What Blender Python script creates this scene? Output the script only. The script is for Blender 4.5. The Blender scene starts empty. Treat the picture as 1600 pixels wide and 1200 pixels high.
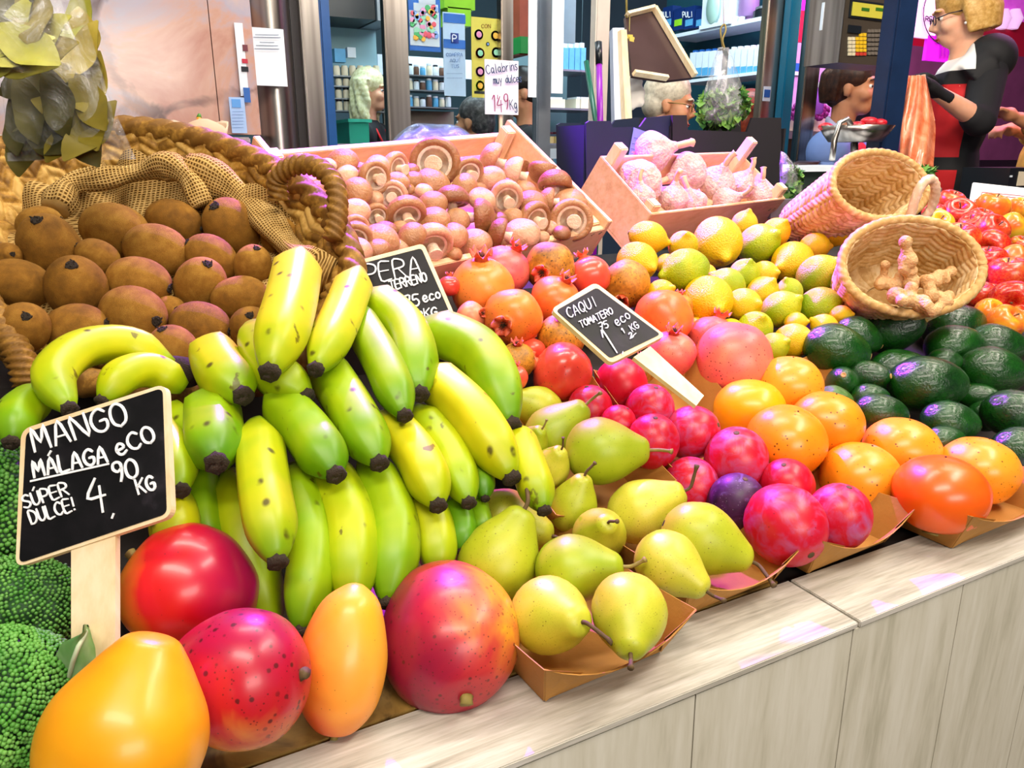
import bpy, bmesh, math, random
import numpy as np
from mathutils import Vector, Matrix
random.seed(7); RNG = np.random.default_rng(7)
SC = bpy.context.scene
COL = SC.collection
# ---------------------------------------------------------------- camera
F_PX = 1200.0; PITCH = math.radians(16.5); YAW = math.radians(61.8)
CAM = np.array([0.0, 0.0, 1.30])
FW = np.array([math.cos(YAW)*math.cos(PITCH), math.sin(YAW)*math.cos(PITCH), -math.sin(PITCH)])
RT = np.array([math.sin(YAW), -math.cos(YAW), 0.0]); UP = np.cross(RT, FW)
cd = bpy.data.cameras.new('camera'); cam = bpy.data.objects.new('camera', cd); COL.objects.link(cam)
cd.sensor_width = 36.0; cd.lens = 36.0*F_PX/1600.0; cd.clip_start = 0.02; cd.clip_end = 100
cam.matrix_world = Matrix([[RT[i], UP[i], -FW[i], CAM[i]] for i in range(3)]+[[0, 0, 0, 1]])
SC.camera = cam
SC.view_settings.view_transform = 'Standard'; SC.view_settings.look = 'None'
SC.view_settings.gamma = 1.0; SC.view_settings.use_curve_mapping = False
SC.view_settings.exposure = 0.05
# ---------------------------------------------------------------- market light
w = bpy.data.worlds.new('market_air'); SC.world = w; w.use_nodes = True
w.node_tree.nodes['Background'].inputs[0].default_value = (0.9, 0.92, 1.0, 1)
w.node_tree.nodes['Background'].inputs[1].default_value = 0.09
def area_lamp(name, loc, aim, sx, sy, watts, col):
    l = bpy.data.lights.new(name, 'AREA'); l.shape = 'RECTANGLE'; l.size = sx; l.size_y = sy
    l.energy = watts; l.color = col
    o = bpy.data.objects.new(name, l); COL.objects.link(o); o.location = loc
    o.rotation_euler = (Vector(aim)-Vector(loc)).to_track_quat('-Z', 'Y').to_euler(); return o
def spot_lamp(name, loc, aim, deg, watts, col, rad=0.05, blend=0.5):
    l = bpy.data.lights.new(name, 'SPOT'); l.spot_size = math.radians(deg); l.spot_blend = blend
    l.energy = watts; l.color = col; l.shadow_soft_size = rad
    o = bpy.data.objects.new(name, l); COL.objects.link(o); o.location = loc
    o.rotation_euler = (Vector(aim)-Vector(loc)).to_track_quat('-Z', 'Y').to_euler(); return o
area_lamp('market_ceiling_lamp', (-0.3, -0.5, 3.0), (0.4, 0.6, 1.0), 1.6, 0.35, 46, (1.0, 0.90, 0.78))
area_lamp('market_ceiling_lamp', (1.6, 0.0, 2.9), (1.0, 0.7, 1.0), 1.4, 0.3, 34, (1.0, 0.90, 0.78))
area_lamp('front_fill_lamp', (0.2, -2.2, 2.1), (0.5, 0.8, 1.0), 1.6, 0.7, 41, (1.0, 0.93, 0.84))  # fill lamp added behind the camera to brighten the faces turned to the viewer
area_lamp('stall_tube_lamp', (0.5, 1.0, 2.5), (0.45, 0.8, 1.1), 1.2, 0.12, 17, (1.0, 0.92, 0.82))
spot_lamp('violet_grow_lamp', (0.72, 1.85, 2.25), (0.58, 1.08, 1.2), 46, 380, (0.46, 0.02, 1.0), 0.03)
spot_lamp('violet_grow_lamp', (0.80, 1.85, 2.05), (1.16, 1.12, 1.22), 42, 400, (0.36, 0.03, 1.0), 0.03)
area_lamp('aisle_lamp', (1.2, 2.3, 3.2), (1.4, 3.2, 1.4), 1.6, 0.4, 42, (0.86, 0.95, 1.0))
area_lamp('back_stall_lamp', (1.8, 4.2, 3.0), (1.8, 4.8, 1.2), 2.2, 0.5, 60, (0.72, 0.93, 1.0))
area_lamp('back_stall_lamp', (3.4, 3.4, 3.0), (3.8, 4.0, 1.3), 1.4, 0.5, 45, (0.75, 0.93, 1.0))
area_lamp('aisle_lamp', (2.3, 0.9, 3.0), (3.1, 2.1, 1.3), 1.0, 0.4, 45, (1.0, 0.86, 0.72))
area_lamp('butcher_pink_lamp', (4.6, 2.4, 2.9), (5.0, 2.8, 1.4), 1.4, 0.5, 75, (1.0, 0.35, 0.85))
# ---------------------------------------------------------------- placing
def ray(u, v): return FW+RT*(u-800)/F_PX-UP*(v-600)/F_PX
def at(u, v, d): return CAM+ray(u, v)*d
class Plane:
    def __init__(s, p, n): s.p = np.array(p, float); s.n = np.array(n, float)
    def t(s, u, v): r = ray(u, v); return float(np.dot(s.p-CAM, s.n)/np.dot(r, s.n))
    def hit(s, u, v): return CAM+ray(u, v)*s.t(u, v)
    def lifted(s, h): n = s.n/np.linalg.norm(s.n); return Plane(s.p+n*h, s.n)
def plane3(a, b, c):
    n = np.cross(np.array(b)-a, np.array(c)-a); n = n/np.linalg.norm(n)
    if np.dot(n, CAM-np.array(a)) < 0: n = -n
    return Plane(a, n)
LEDGE = 0.90
FLAT = Plane((0, 0, 0.945), (0, 0, 1)); SLOPE = Plane((0, 0.55, 0.945), (0, -0.5, 1))
def surf_t(u, v): return min(t for t in (FLAT.t(u, v), SLOPE.t(u, v)) if t > 0)
def H(y): return 0.945+max(0.0, 0.5*(y-0.55))
def para(q, dC):      # four corners of a rectangle seen in perspective -> 3D points
    M = np.array([ray(*q[0]), -ray(*q[1]), ray(*q[2]), -ray(*q[3])]).T
    s = np.linalg.svd(M)[2][-1]; s = s/s[2]
    return [CAM+ray(*q[i])*s[i]*dC for i in range(4)]
def sdir(ang, tilt):  # direction: ang = degrees in the picture, tilt = degrees towards the viewer
    a = math.radians(ang); t = math.radians(tilt)
    return math.cos(t)*(math.cos(a)*RT+math.sin(a)*UP)-math.sin(t)*FW
def frame(z, roll=0.0, hint=None):
    z = Vector(z).normalized(); h = Vector(hint) if hint is not None else Vector((0, 0, 1))
    if abs(z.dot(h)) > 0.97: h = Vector((1, 0.2, 0))
    x = h.cross(z).normalized(); y = z.cross(x)
    m = Matrix((x, y, z)).transposed().to_4x4()
    return m @ Matrix.Rotation(roll, 4, 'Z')
# ---------------------------------------------------------------- mesh building
class MB:
    def __init__(s): s.V = []; s.F = []; s.I = []
    def add(s, V, F, mi=0):
        o = len(s.V); s.V += [tuple(map(float, v)) for v in V]
        s.F += [tuple(i+o for i in f) for f in F]; s.I += [mi]*len(F); return s
    def box(s, c, d, R=None, mi=0):
        V = []
        for z in (-1, 1):
            for y in (-1, 1):
                for x in (-1, 1): V.append(Vector((x*d[0]/2, y*d[1]/2, z*d[2]/2)))
        if R is not None: V = [R @ v for v in V]
        V = [v+Vector(c) for v in V]
        return s.add(V, [(0, 2, 3, 1), (4, 5, 7, 6), (0, 1, 5, 4), (2, 6, 7, 3), (0, 4, 6, 2), (1, 3, 7, 5)], mi)
    def hexa(s, lo, hi, mi=0):   # two quads
        return s.add(list(lo)+list(hi), [(3, 2, 1, 0), (4, 5, 6, 7)]+[(i, (i+1) % 4, 4+(i+1) % 4, 4+i) for i in range(4)], mi)
    def slab(s, q, th, mi=0):    # quad thickened away from its normal side
        q = [Vector(x) for x in q]; n = (q[1]-q[0]).cross(q[3]-q[0]).normalized()*th
        return s.hexa(q, [x+n for x in q], mi)
    def tube(s, P, R, n=10, cap=True, mi=0, flat=1.0, fn=None):
        P = [Vector(p) for p in P]; k = len(P)
        if not hasattr(R, '__len__'): R = [R]*k
        V = []; F = []; x = None
        for i in range(k):
            t = (P[min(i+1, k-1)]-P[max(i-1, 0)])
            t = t.normalized() if t.length > 1e-9 else Vector((0, 0, 1))
            if x is None:
                h = Vector((0, 0, 1)) if abs(t.z) < 0.9 else Vector((1, 0, 0)); x = h.cross(t).normalized()
            else: x = (x-t*x.dot(t)).normalized()
            y = t.cross(x)
            for j in range(n):
                a = 2*math.pi*j/n; r = R[i]*(fn(j, n, i) if fn else 1)
                V.append(P[i]+x*math.cos(a)*r+y*math.sin(a)*r*flat)
        for i in range(k-1):
            for j in range(n):
                F.append((i*n+j, i*n+(j+1) % n, (i+1)*n+(j+1) % n, (i+1)*n+j))
        if cap:
            F.append(tuple(range(n-1, -1, -1))); F.append(tuple((k-1)*n+j for j in range(n)))
        return s.add(V, F, mi)
    def lathe(s, prof, n=24, mi=0, fn=None, M=None):
        V = []; F = []; k = len(prof)
        for i, (r, z) in enumerate(prof):
            for j in range(n):
                a = 2*math.pi*j/n; p = Vector((r*math.cos(a), r*math.sin(a), z))
                if fn: p = Vector(fn(p, a))
                V.append(M @ p if M else p)
        for i in range(k-1):
            for j in range(n):
                F.append((i*n+j, i*n+(j+1) % n, (i+1)*n+(j+1) % n, (i+1)*n+j))
        if prof[0][0] > 1e-6: F.append(tuple(range(n-1, -1, -1)))
        if prof[-1][0] > 1e-6: F.append(tuple((k-1)*n+j for j in range(n)))
        return s.add(V, F, mi)
    def ell(s, c, r, R=None, n=16, m=10, mi=0):
        if not hasattr(r, '__len__'): r = (r, r, r)
        V = []; F = []
        for i in range(m+1):
            th = math.pi*i/m
            for j in range(n):
                a = 2*math.pi*j/n
                p = Vector((r[0]*math.sin(th)*math.cos(a), r[1]*math.sin(th)*math.sin(a), -r[2]*math.cos(th)))
                V.append((R @ p if R else p)+Vector(c))
        for i in range(m):
            for j in range(n): F.append((i*n+j, i*n+(j+1) % n, (i+1)*n+(j+1) % n, (i+1)*n+j))
        return s.add(V, F, mi)
    def grid(s, fn, nu, nv, closed=False, mi=0):
        V = [fn(i/(nu if closed else nu-1), j/(nv-1)) for j in range(nv) for i in range(nu)]
        F = []
        for j in range(nv-1):
            for i in range(nu if closed else nu-1):
                a = j*nu+i; b = j*nu+(i+1) % nu; F.append((a, b, b+nu, a+nu))
        return s.add(V, F, mi)
    def mesh(s, name, smooth=True, bevel=0.0, weld=True):
        me = bpy.data.meshes.new(name); me.from_pydata(s.V, [], s.F)
        if any(s.I): me.polygons.foreach_set('material_index', s.I)
        if weld or bevel:
            bm = bmesh.new(); bm.from_mesh(me)
            if weld: bmesh.ops.remove_doubles(bm, verts=bm.verts, dist=1e-6)
            bmesh.ops.recalc_face_normals(bm, faces=bm.faces)
            if bevel:
                es = [e for e in bm.edges if len(e.link_faces) == 2 and e.calc_face_angle(0) > 0.6]
                bmesh.ops.bevel(bm, geom=es, offset=bevel, segments=2, affect='EDGES', clamp_overlap=True)
            bm.to_mesh(me); bm.free()
        if smooth: me.polygons.foreach_set('use_smooth', [True]*len(me.polygons))
        me.update(); return me
    def obj(s, name, mat, parent=None, smooth=True, bevel=0.0, M=None, weld=True, sharp=None):
        me = s.mesh(name, smooth, bevel, weld)
        if sharp: me.set_sharp_from_angle(angle=math.radians(sharp))
        return link(name, me, mat, parent, M)
def link(name, me, mat=None, parent=None, M=None):
    if mat is not None and len(me.materials) == 0:
        for m in (mat if isinstance(mat, (list, tuple)) else [mat]): me.materials.append(m)
    o = bpy.data.objects.new(name, me); COL.objects.link(o)
    if parent is not None: o.parent = parent
    if M is not None: o.matrix_local = M
    return o
def empty(name, loc=(0, 0, 0)):
    o = bpy.data.objects.new(name, None); o.empty_display_size = 0.03; COL.objects.link(o); o.location = Vector(loc); return o
def tag(o, label, cat, group=None):
    o['label'] = label; o['category'] = cat
    if group: o['group'] = group
    return o
def struct(o): o['kind'] = 'structure'; return o
class Thing:   # an Empty at the base; parts are given in world coordinates and stored relative to it
    def __init__(s, name, loc, label, cat, group=None):
        s.o = empty(name, loc); s.M = Matrix.Translation(Vector(loc)).inverted(); tag(s.o, label, cat, group)
    def part(s, mb, name, mat, parent=None, **k):
        if parent is None:
            return mb.obj(name, mat, s.o, M=s.M, **k)
        return mb.obj(name, mat, parent, **k)
def remesh(mb, voxel, smooth=4, fac=0.5, name='blob'):
    me = mb.mesh(name, weld=False); o = bpy.data.objects.new('tmp', me); COL.objects.link(o)
    r = o.modifiers.new('r', 'REMESH'); r.mode = 'VOXEL'; r.voxel_size = voxel
    if smooth:
        m = o.modifiers.new('s', 'SMOOTH'); m.iterations = smooth; m.factor = fac
    dg = bpy.context.evaluated_depsgraph_get(); e = o.evaluated_get(dg)
    out = bpy.data.meshes.new_from_object(e); bpy.data.objects.remove(o); bpy.data.meshes.remove(me)
    out.name = name; out.polygons.foreach_set('use_smooth', [True]*len(out.polygons)); return out
def cr(P, n=6):   # Catmull-Rom curve
    P = [Vector(p) for p in P]; Q = [P[0]*2-P[1]]+P+[P[-1]*2-P[-2]]; out = []
    for i in range(1, len(Q)-2):
        a, b, c, d = Q[i-1:i+3]
        for k in range(n):
            t = k/n
            out.append(0.5*((2*b)+(c-a)*t+(2*a-5*b+4*c-d)*t*t+(3*b-a-3*c+d)*t**3))
    out.append(P[-1]); return out
def lerp(a, b, t): return a+(b-a)*t
# ---------------------------------------------------------------- writing
GL = {'A': '0,0 2,6 4,0|1,2 3,2', 'B': '0,0 0,6 2.6,6 3.4,5 2.6,3.3 0,3.2 3,3 4,1.6 3,0 0,0', 'C': '4,5 2.6,6 .8,5 0,3 .8,.8 2.6,0 4,1',
 'D': '0,0 0,6 2,6 3.8,4.4 3.8,1.8 2,0 0,0', 'E': '3.6,6 0,6 0,0 3.6,0|0,3.1 3,3.1', 'F': '3.6,6 0,6 0,0|0,3.1 3,3.1',
 'G': '4,5 2.6,6 .8,5 0,3 .8,.8 2.6,0 4,1 4,2.8 2.4,2.8', 'H': '0,0 0,6|4,0 4,6|0,3 4,3', 'I': '2,0 2,6', 'J': '3,6 3,1 2,0 .6,.6', 'K': '0,0 0,6|4,6 0,2.6|1.2,3.4 4,0',
 'L': '0,6 0,0 3.6,0', 'M': '0,0 .6,6 2.2,2 3.8,6 4.4,0', 'N': '0,0 0,6 3.8,0 3.8,6', 'O': '2,0 .5,1 0,3 .5,5 2,6 3.5,5 4,3 3.5,1 2,0',
 'P': '0,0 0,6 2.6,6 3.8,5 3.6,3.6 2.4,2.8 0,2.8', 'Q': '2,0 .5,1 0,3 .5,5 2,6 3.5,5 4,3 3.5,1 2,0|2.4,1.6 4.2,-.8', 'R': '0,0 0,6 2.6,6 3.8,5 3.4,3.5 0,3|1.6,3 4,0',
 'S': '3.8,5.2 2.4,6 .6,5.2 .6,3.8 3.4,2.4 3.6,1 2,0 0,.8', 'T': '0,6 4,6|2,6 2,0', 'U': '0,6 .2,1.4 1.6,0 3,.6 3.8,2 3.8,6', 'V': '0,6 2,0 4,6', 'Y': '0,6 2,3 4,6|2,3 2,0',
 'Z': '0,6 4,6 0,0 4,0', 'a': '3,3 1.5,3.8 .2,2 1.2,.2 3,1.6|3,3.6 3,.6 3.6,0', 'b': '0,6 0,0|0,2 1.8,3.8 3.2,2.4 2.4,.3 0,.4', 'c': '3,3.2 1.6,3.9 .2,2.4 .4,.6 1.8,0 3.2,.6',
 'd': '3,6 3,0|3,3 1.5,3.8 .2,2 1.2,.2 3,1', 'e': '.3,1.8 2.8,2.2 2.6,3.6 1.3,3.9 .2,2.2 .8,.4 2,0 3.4,.8', 'g': '3,3 1.5,3.8 .2,2 1.2,.4 3,1.6|3,3.6 3,-1.4 1.6,-2.2 .4,-1.4',
 'i': '.6,3.8 .6,0|.6,5.2 .6,5.4', 'l': '.6,6 .6,.4 1.2,0', 'm': '0,0 0,3.8|0,2.6 1,3.8 1.8,3 1.8,0|1.8,2.6 2.8,3.8 3.6,3 3.6,0', 'n': '0,0 0,3.8|0,2.4 1.4,3.8 2.6,3 2.6,0',
 'o': '1.6,0 .3,1 .3,2.8 1.6,3.9 2.9,2.8 2.9,1 1.6,0', 'r': '0,0 0,3.8|0,2.2 1,3.6 2.2,3.6', 's': '2.4,3.4 1.2,3.9 .3,3 2.2,1.2 1.4,0 .1,.5', 't': '1,5.4 1,.5 1.8,0 2.4,.4|0,3.8 2.2,3.8',
 'u': '0,3.8 0,1 1.2,0 2.6,1.2|2.6,3.8 2.6,0', 'y': '0,3.8 1.4,1|3,3.8 1,-2', 'v': '0,3.8 1.4,0 2.8,3.8', '0': '2,0 .5,1 0,3 .5,5 2,6 3.5,5 4,3 3.5,1 2,0', '1': '.6,4.6 2,6 2,0', '2': '.2,4.8 1.4,6 3.4,5.4 3.4,3.8 0,0 4,0',
 '3': '.2,5.4 2,6 3.4,4.8 1.6,3.3 3.6,2 2,0 0,.7', '4': '2.2,6 0,2.4 4,2.6|3,4.4 3,-.6', '5': '3.6,6 .6,6 .3,3.4 2.2,3.8 3.6,2 2.4,.2 .2,.4', '6': '3,6 .6,3.4 .2,1.4 1.6,0 3.4,.9 3,2.8 .5,2.4', '7': '0,6 3.8,6 1.6,0|.8,3 3,3',
 '9': '3.4,4 2,3 .5,4 .8,5.6 2.4,6 3.4,5 3.2,2 2.4,0', ',': '1,.8 .4,-1', "'": '.8,6 .6,4.6', '!': '.8,6 .6,2|.5,.4 .5,.2', '.': '.5,.2 .6,.2', '/': '0,0 2,6', '-': '.4,3 2.6,3', '`': '.4,7.2 2,8.4', ' ': ''}
def text_strokes(txt, h, gap=1.3, wide=1.0):
    x = 0.0; out = []
    for ch in txt:
        if ch in 'ÁÚÍ':
            base = {'Á': 'A', 'Ú': 'U', 'Í': 'I'}[ch]; g = GL[base]+'|1.8,7 3,8.2'; ch = base
        else: g = GL[ch]
        wmax = 3.0
        if g:
            pts = [[tuple(map(float, p.split(','))) for p in st.split()] for st in g.split('|')]
            wmax = max(p[0] for st in pts for p in st)
            for st in pts: out.append([((x+p[0])*h/6*wide, p[1]*h/6) for p in st])
        x += wmax+gap
    return out, x*h/6*wide
def write(th, pl, items, mat, name='writing', pen=3.0, lift=0.0012, label=None):
    """items: (text, u, v, height_px, slope_deg[, wide[, pen]]) with u,v the start of the baseline on the sign's plane"""
    mb = MB(); n = Vector(pl.n).normalized()
    for it in items:
        txt, u, v, h, sl = it[:5]; wide = it[5] if len(it) > 5 else 0.85; pn = it[6] if len(it) > 6 else pen
        lean = it[7] if len(it) > 7 else 0.0
        ca, sa = math.cos(math.radians(sl)), math.sin(math.radians(sl))
        if txt == 'LINE':   # a plain ruled line h pixels long
            stroke(mb, [Vector(pl.hit(u, v))+n*lift, Vector(pl.hit(u+h*ca, v-h*sa))+n*lift], n, pen/2*pl.t(u, v)/F_PX, lift); continue
        for st in text_strokes(txt, h, wide=wide)[0]:
            P = [Vector(pl.hit(u+(x+lean*y)*ca-y*sa, v-(x+lean*y)*sa-y*ca))+n*lift for x, y in st]
            if len(P) > 2: P = cr(P, 3)
            stroke(mb, P, n, pn/2*pl.t(u, v)/F_PX, lift)
    return th.part(mb, name, mat, smooth=False, weld=False)
def stroke(mb, P, n, hw, lift):
    V = []; k = len(P)
    for i in range(k):
        t = (P[min(i+1, k-1)]-P[max(i-1, 0)]); t = t.normalized() if t.length > 1e-9 else Vector((1, 0, 0))
        e = hw*0.7 if i in (0, k-1) else 0
        q = P[i]+(t*(-e if i == 0 else e))
        s = n.cross(t).normalized()*hw*(0.7 if i in (0, k-1) else 1)
        V += [q-s, q+s, q+s-n*lift*0.7, q-s-n*lift*0.7]
    F = [(0, 1, 2, 3), (4*k-1, 4*k-2, 4*k-3, 4*k-4)]
    for i in range(k-1):
        a = 4*i
        for j in range(4): F.append((a+j, a+4+j, a+4+(j+1) % 4, a+(j+1) % 4))
    mb.add(V, F)
# ---------------------------------------------------------------- materials
def hx(s):
    s = s.lstrip('#'); out = []
    for i in (0, 2, 4):
        c = int(s[i:i+2], 16)/255; out.append(c/12.92 if c <= 0.04045 else ((c+0.055)/1.055)**2.4)
    return (*out, 1.0)
class NT:
    def __init__(s, name):
        s.m = bpy.data.materials.new(name); s.m.use_nodes = True; s.t = s.m.node_tree
        s.b = s.t.nodes['Principled BSDF']
    def n(s, typ, **k):
        x = s.t.nodes.new(typ)
        for a, v in k.items(): setattr(x, a, v)
        return x
    def l(s, a, b): s.t.links.new(a, b)
    def set(s, sock, v):
        if hasattr(v, 'links') or hasattr(v, 'is_linked'): s.l(v, sock)
        else: sock.default_value = v
    def math(s, op, a, b=0.0, c=None):
        x = s.n('ShaderNodeMath', operation=op); s.set(x.inputs[0], a); s.set(x.inputs[1], b)
        if c is not None: s.set(x.inputs[2], c)
        return x.outputs[0]
    def mix(s, f, a, b, mode='MIX'):
        x = s.n('ShaderNodeMix', data_type='RGBA', blend_type=mode)
        s.set(x.inputs[0], f); s.set(x.inputs[6], a); s.set(x.inputs[7], b); return x.outputs[2]
    def obj(s): return s.n('ShaderNodeTexCoord').outputs['Object']
    def rand(s): return s.n('ShaderNodeObjectInfo').outputs['Random']
    def mapping(s, vec, scale=(1, 1, 1), rot=(0, 0, 0), loc=(0, 0, 0)):
        x = s.n('ShaderNodeMapping'); s.l(vec, x.inputs[0]); x.inputs['Scale'].default_value = scale
        x.inputs['Rotation'].default_value = rot; x.inputs['Location'].default_value = loc; return x.outputs[0]
    def noise(s, vec, scale, detail=3.0, w=None, rough=0.55, dist=0.0):
        x = s.n('ShaderNodeTexNoise', noise_dimensions='4D' if w is not None else '3D')
        s.l(vec, x.inputs['Vector']); x.inputs['Scale'].default_value = scale; x.inputs['Detail'].default_value = detail
        x.inputs['Roughness'].default_value = rough; x.inputs['Distortion'].default_value = dist
        if w is not None: s.set(x.inputs['W'], w)
        return x.outputs[0]
    def voro(s, vec, scale, feature='F1', out=0, w=None):
        x = s.n('ShaderNodeTexVoronoi', feature=feature)
        if w is not None:
            a = s.n('ShaderNodeVectorMath', operation='ADD'); s.l(vec, a.inputs[0]); s.l(w, a.inputs[1]); vec = a.outputs[0]
        s.l(vec, x.inputs['Vector']); x.inputs['Scale'].default_value = scale
        return x.outputs[out]
    def ramp(s, f, stops, interp='LINEAR'):
        x = s.n('ShaderNodeValToRGB'); s.l(f, x.inputs[0]); cr_ = x.color_ramp; cr_.interpolation = interp
        while len(cr_.elements) < len(stops): cr_.elements.new(0.5)
        for e, (p, c) in zip(cr_.elements, stops):
            e.position = p; e.color = hx(c) if isinstance(c, str) else (c, c, c, 1)
        return x.outputs[0]
    def bump(s, h, strength, dist=0.01):
        x = s.n('ShaderNodeBump'); x.inputs['Strength'].default_value = strength; x.inputs['Distance'].default_value = dist
        s.l(h, x.inputs['Height']); s.l(x.outputs[0], s.b.inputs['Normal'])
    def fin(s, col=None, rough=0.5, metal=0.0, spec=0.5, coat=0.0, sss=0.0, trans=0.0, emit=None, es=1.0, alpha=None, sheen=0.0):
        b = s.b.inputs
        if col is not None: s.set(b['Base Color'], hx(col) if isinstance(col, str) else col)
        s.set(b['Roughness'], rough); s.set(b['Metallic'], metal); b['Specular IOR Level'].default_value = spec
        b['Coat Weight'].default_value = coat; b['Coat Roughness'].default_value = 0.12
        if sss: b['Subsurface Weight'].default_value = sss; b['Subsurface Radius'].default_value = (1, .5, .25); b['Subsurface Scale'].default_value = 0.004
        b['Transmission Weight'].default_value = trans
        if sheen: b['Sheen Weight'].default_value = sheen
        if emit is not None: s.set(b['Emission Color'], hx(emit) if isinstance(emit, str) else emit); b['Emission Strength'].default_value = es
        if alpha is not None: s.set(b['Alpha'], alpha)
        return s.m
_pm = {}
def pm(name, col, rough=0.5, metal=0.0, var=0.08, vs=30.0, bump=0.0, bs=200.0, **k):
    """plain surface with a little procedural unevenness"""
    if name in _pm: return _pm[name]
    t = NT(name); o = t.obj(); f = t.noise(o, vs, 3)
    c = t.mix(f, tuple(list(x*(1-var) for x in hx(col)[:3])+[1]), tuple([min(1, x*(1+var)) for x in hx(col)[:3]]+[1]))
    if bump: t.bump(t.noise(o, bs, 2), bump, 0.003)
    _pm[name] = t.fin(c, rough, metal, **k); return _pm[name]
def fruit(name, stops, ns=1.2, wn=0.7, grad=(0, 0, 0), off=0.0, wr=0.2, specks=(), bump=(0, 0), rough=0.35, spec=0.5, coat=0.0, sss=0.12, fine=None, dist=0.3, sheen=0.0):
    """fruit skin: ramp over noise + axis gradient + per-fruit shift, then spots"""
    t = NT(name); o = t.obj(); r = t.rand(); w = t.math('MULTIPLY', r, 37.0)
    f = t.math('MULTIPLY', t.noise(o, ns, 3, w, dist=dist), wn)
    if any(grad):
        d = t.n('ShaderNodeVectorMath', operation='DOT_PRODUCT'); t.l(o, d.inputs[0]); d.inputs[1].default_value = grad
        f = t.math('ADD', f, d.outputs['Value'])
    f = t.math('ADD', f, t.math('MULTIPLY_ADD', r, wr, off-wr/2))
    c = t.ramp(f, stops)
    if fine:  # (scale, colour, amount)
        q = t.ramp(t.noise(o, fine[0], 4, w), [(0.42, 0.0), (0.72, 1.0)])
        c = t.mix(t.math('MULTIPLY', q, fine[2]), c, hx(fine[1]))
    for sc, thr, colr, amt in specks:
        v = t.voro(o, sc, w=w); q = t.ramp(v, [(thr*1.1, 1.0), (thr*1.7, 0.0)])
        gate = t.ramp(t.noise(o, 1.6, 2, t.math('ADD', w, sc)), [(0.38, 0.0), (0.5, 1.0)])
        c = t.mix(t.math('MULTIPLY', t.math('MULTIPLY', q, gate), amt), c, hx(colr))
    if bump[0]: t.bump(t.noise(o, bump[1], 3), bump[0], 0.02)
    return t.fin(c, rough, 0, spec, coat, sss, sheen=sheen)
# ================================================================ building shell and counters
def wood(name, c1, c2, c3, axis=0, fine=60, rough=.5, stretch=14, coat=0.0):
    t = NT(name); o = t.obj(); s = [1.0, 1.0, 1.0]; s = [stretch if i != axis else 1.0 for i in range(3)]
    m = t.mapping(o, s); f = t.noise(m, fine/14, 5, None, .65, .4); g = t.noise(m, fine/3, 3, None, .6)
    c = t.ramp(t.math('ADD', t.math('MULTIPLY', f, .7), t.math('MULTIPLY', g, .3)), [(.3, c1), (.48, c2), (.62, c3)])
    t.bump(g, .12, .002); return t.fin(c, rough, coat=coat)
ledge_m = wood('whitewashed_ledge', '#8a8678', '#b8b3a6', '#cec9c0', 0, 70, .38, 16)
panel_m = wood('whitewashed_panel', '#a5a18a', '#c8c3b0', '#d4d0c0', 2, 40, .5, 9)
crate_m = wood('poplar_crate', '#d0a070', '#e8bd8e', '#efcba2', 0, 40, .55, 10)
ply_m = wood('pale_plywood', '#d9b98a', '#ecd2a6', '#f3dfba', 2, 30, .55, 10)
dark_wood = pm('dark_board', '#1c1410', .8, var=.4, vs=20)
kraft = pm('kraft_paper', '#b57f36', .7, var=.12, vs=60, bump=.1, bs=300)
card_m = NT('stained_cardboard'); o_ = card_m.obj(); card_m = card_m.fin(card_m.ramp(card_m.noise(o_, 22, 4, None, .6, .6), [(.36, '#4a3410'), (.5, '#8a6a30'), (.7, '#a5843e')]), .6)
steel = NT('brushed_steel'); o_ = steel.obj(); f_ = steel.noise(steel.mapping(o_, (60, 60, 1.2)), 2, 3); g_ = steel.noise(steel.mapping(o_, (14, 14, .5)), 1.4, 2)
steel = steel.fin(steel.ramp(g_, [(.3, '#6a625c'), (.5, '#b0a8a0'), (.7, '#d8d2ca')]), .28, 1.0)
grey_metal = pm('grey_metal', '#8c929a', .4, .6, var=.1, vs=20)
blue_paint = pm('blue_paint', '#0c4a86', .35, var=.15, vs=20)
teal_paint = pm('teal_paint', '#0f6c8e', .35, var=.12, vs=20)
navy_paint = pm('navy_paint', '#142848', .3, var=.3, vs=18)
white_p = pm('white_paper', '#e8ecf2', .6, var=.03)
black_ink = pm('black_ink', '#1a1c22', .7)
floor = MB().box((2.5, 4, -.03), (14, 14, .06)).obj('floor', pm('market_floor', '#6a6058', .35, var=.2, vs=3), smooth=False); struct(floor)
ceil = MB().box((2.5, 4, 4.53), (14, 14, .06)).obj('ceiling', pm('market_ceiling', '#b8b4b0', .8), smooth=False); struct(ceil)
wb = MB().box((2.5, 8.0, 2.2), (14, .1, 4.6)).obj('wall_back', pm('market_back_wall', '#42666e', .6, var=.2, vs=2), smooth=False); struct(wb)
wr = MB().box((9.0, 4, 2.2), (.1, 14, 4.6)).obj('wall_right', pm('market_right_wall', '#7a5a70', .6, var=.2, vs=2), smooth=False); struct(wr)
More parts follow.
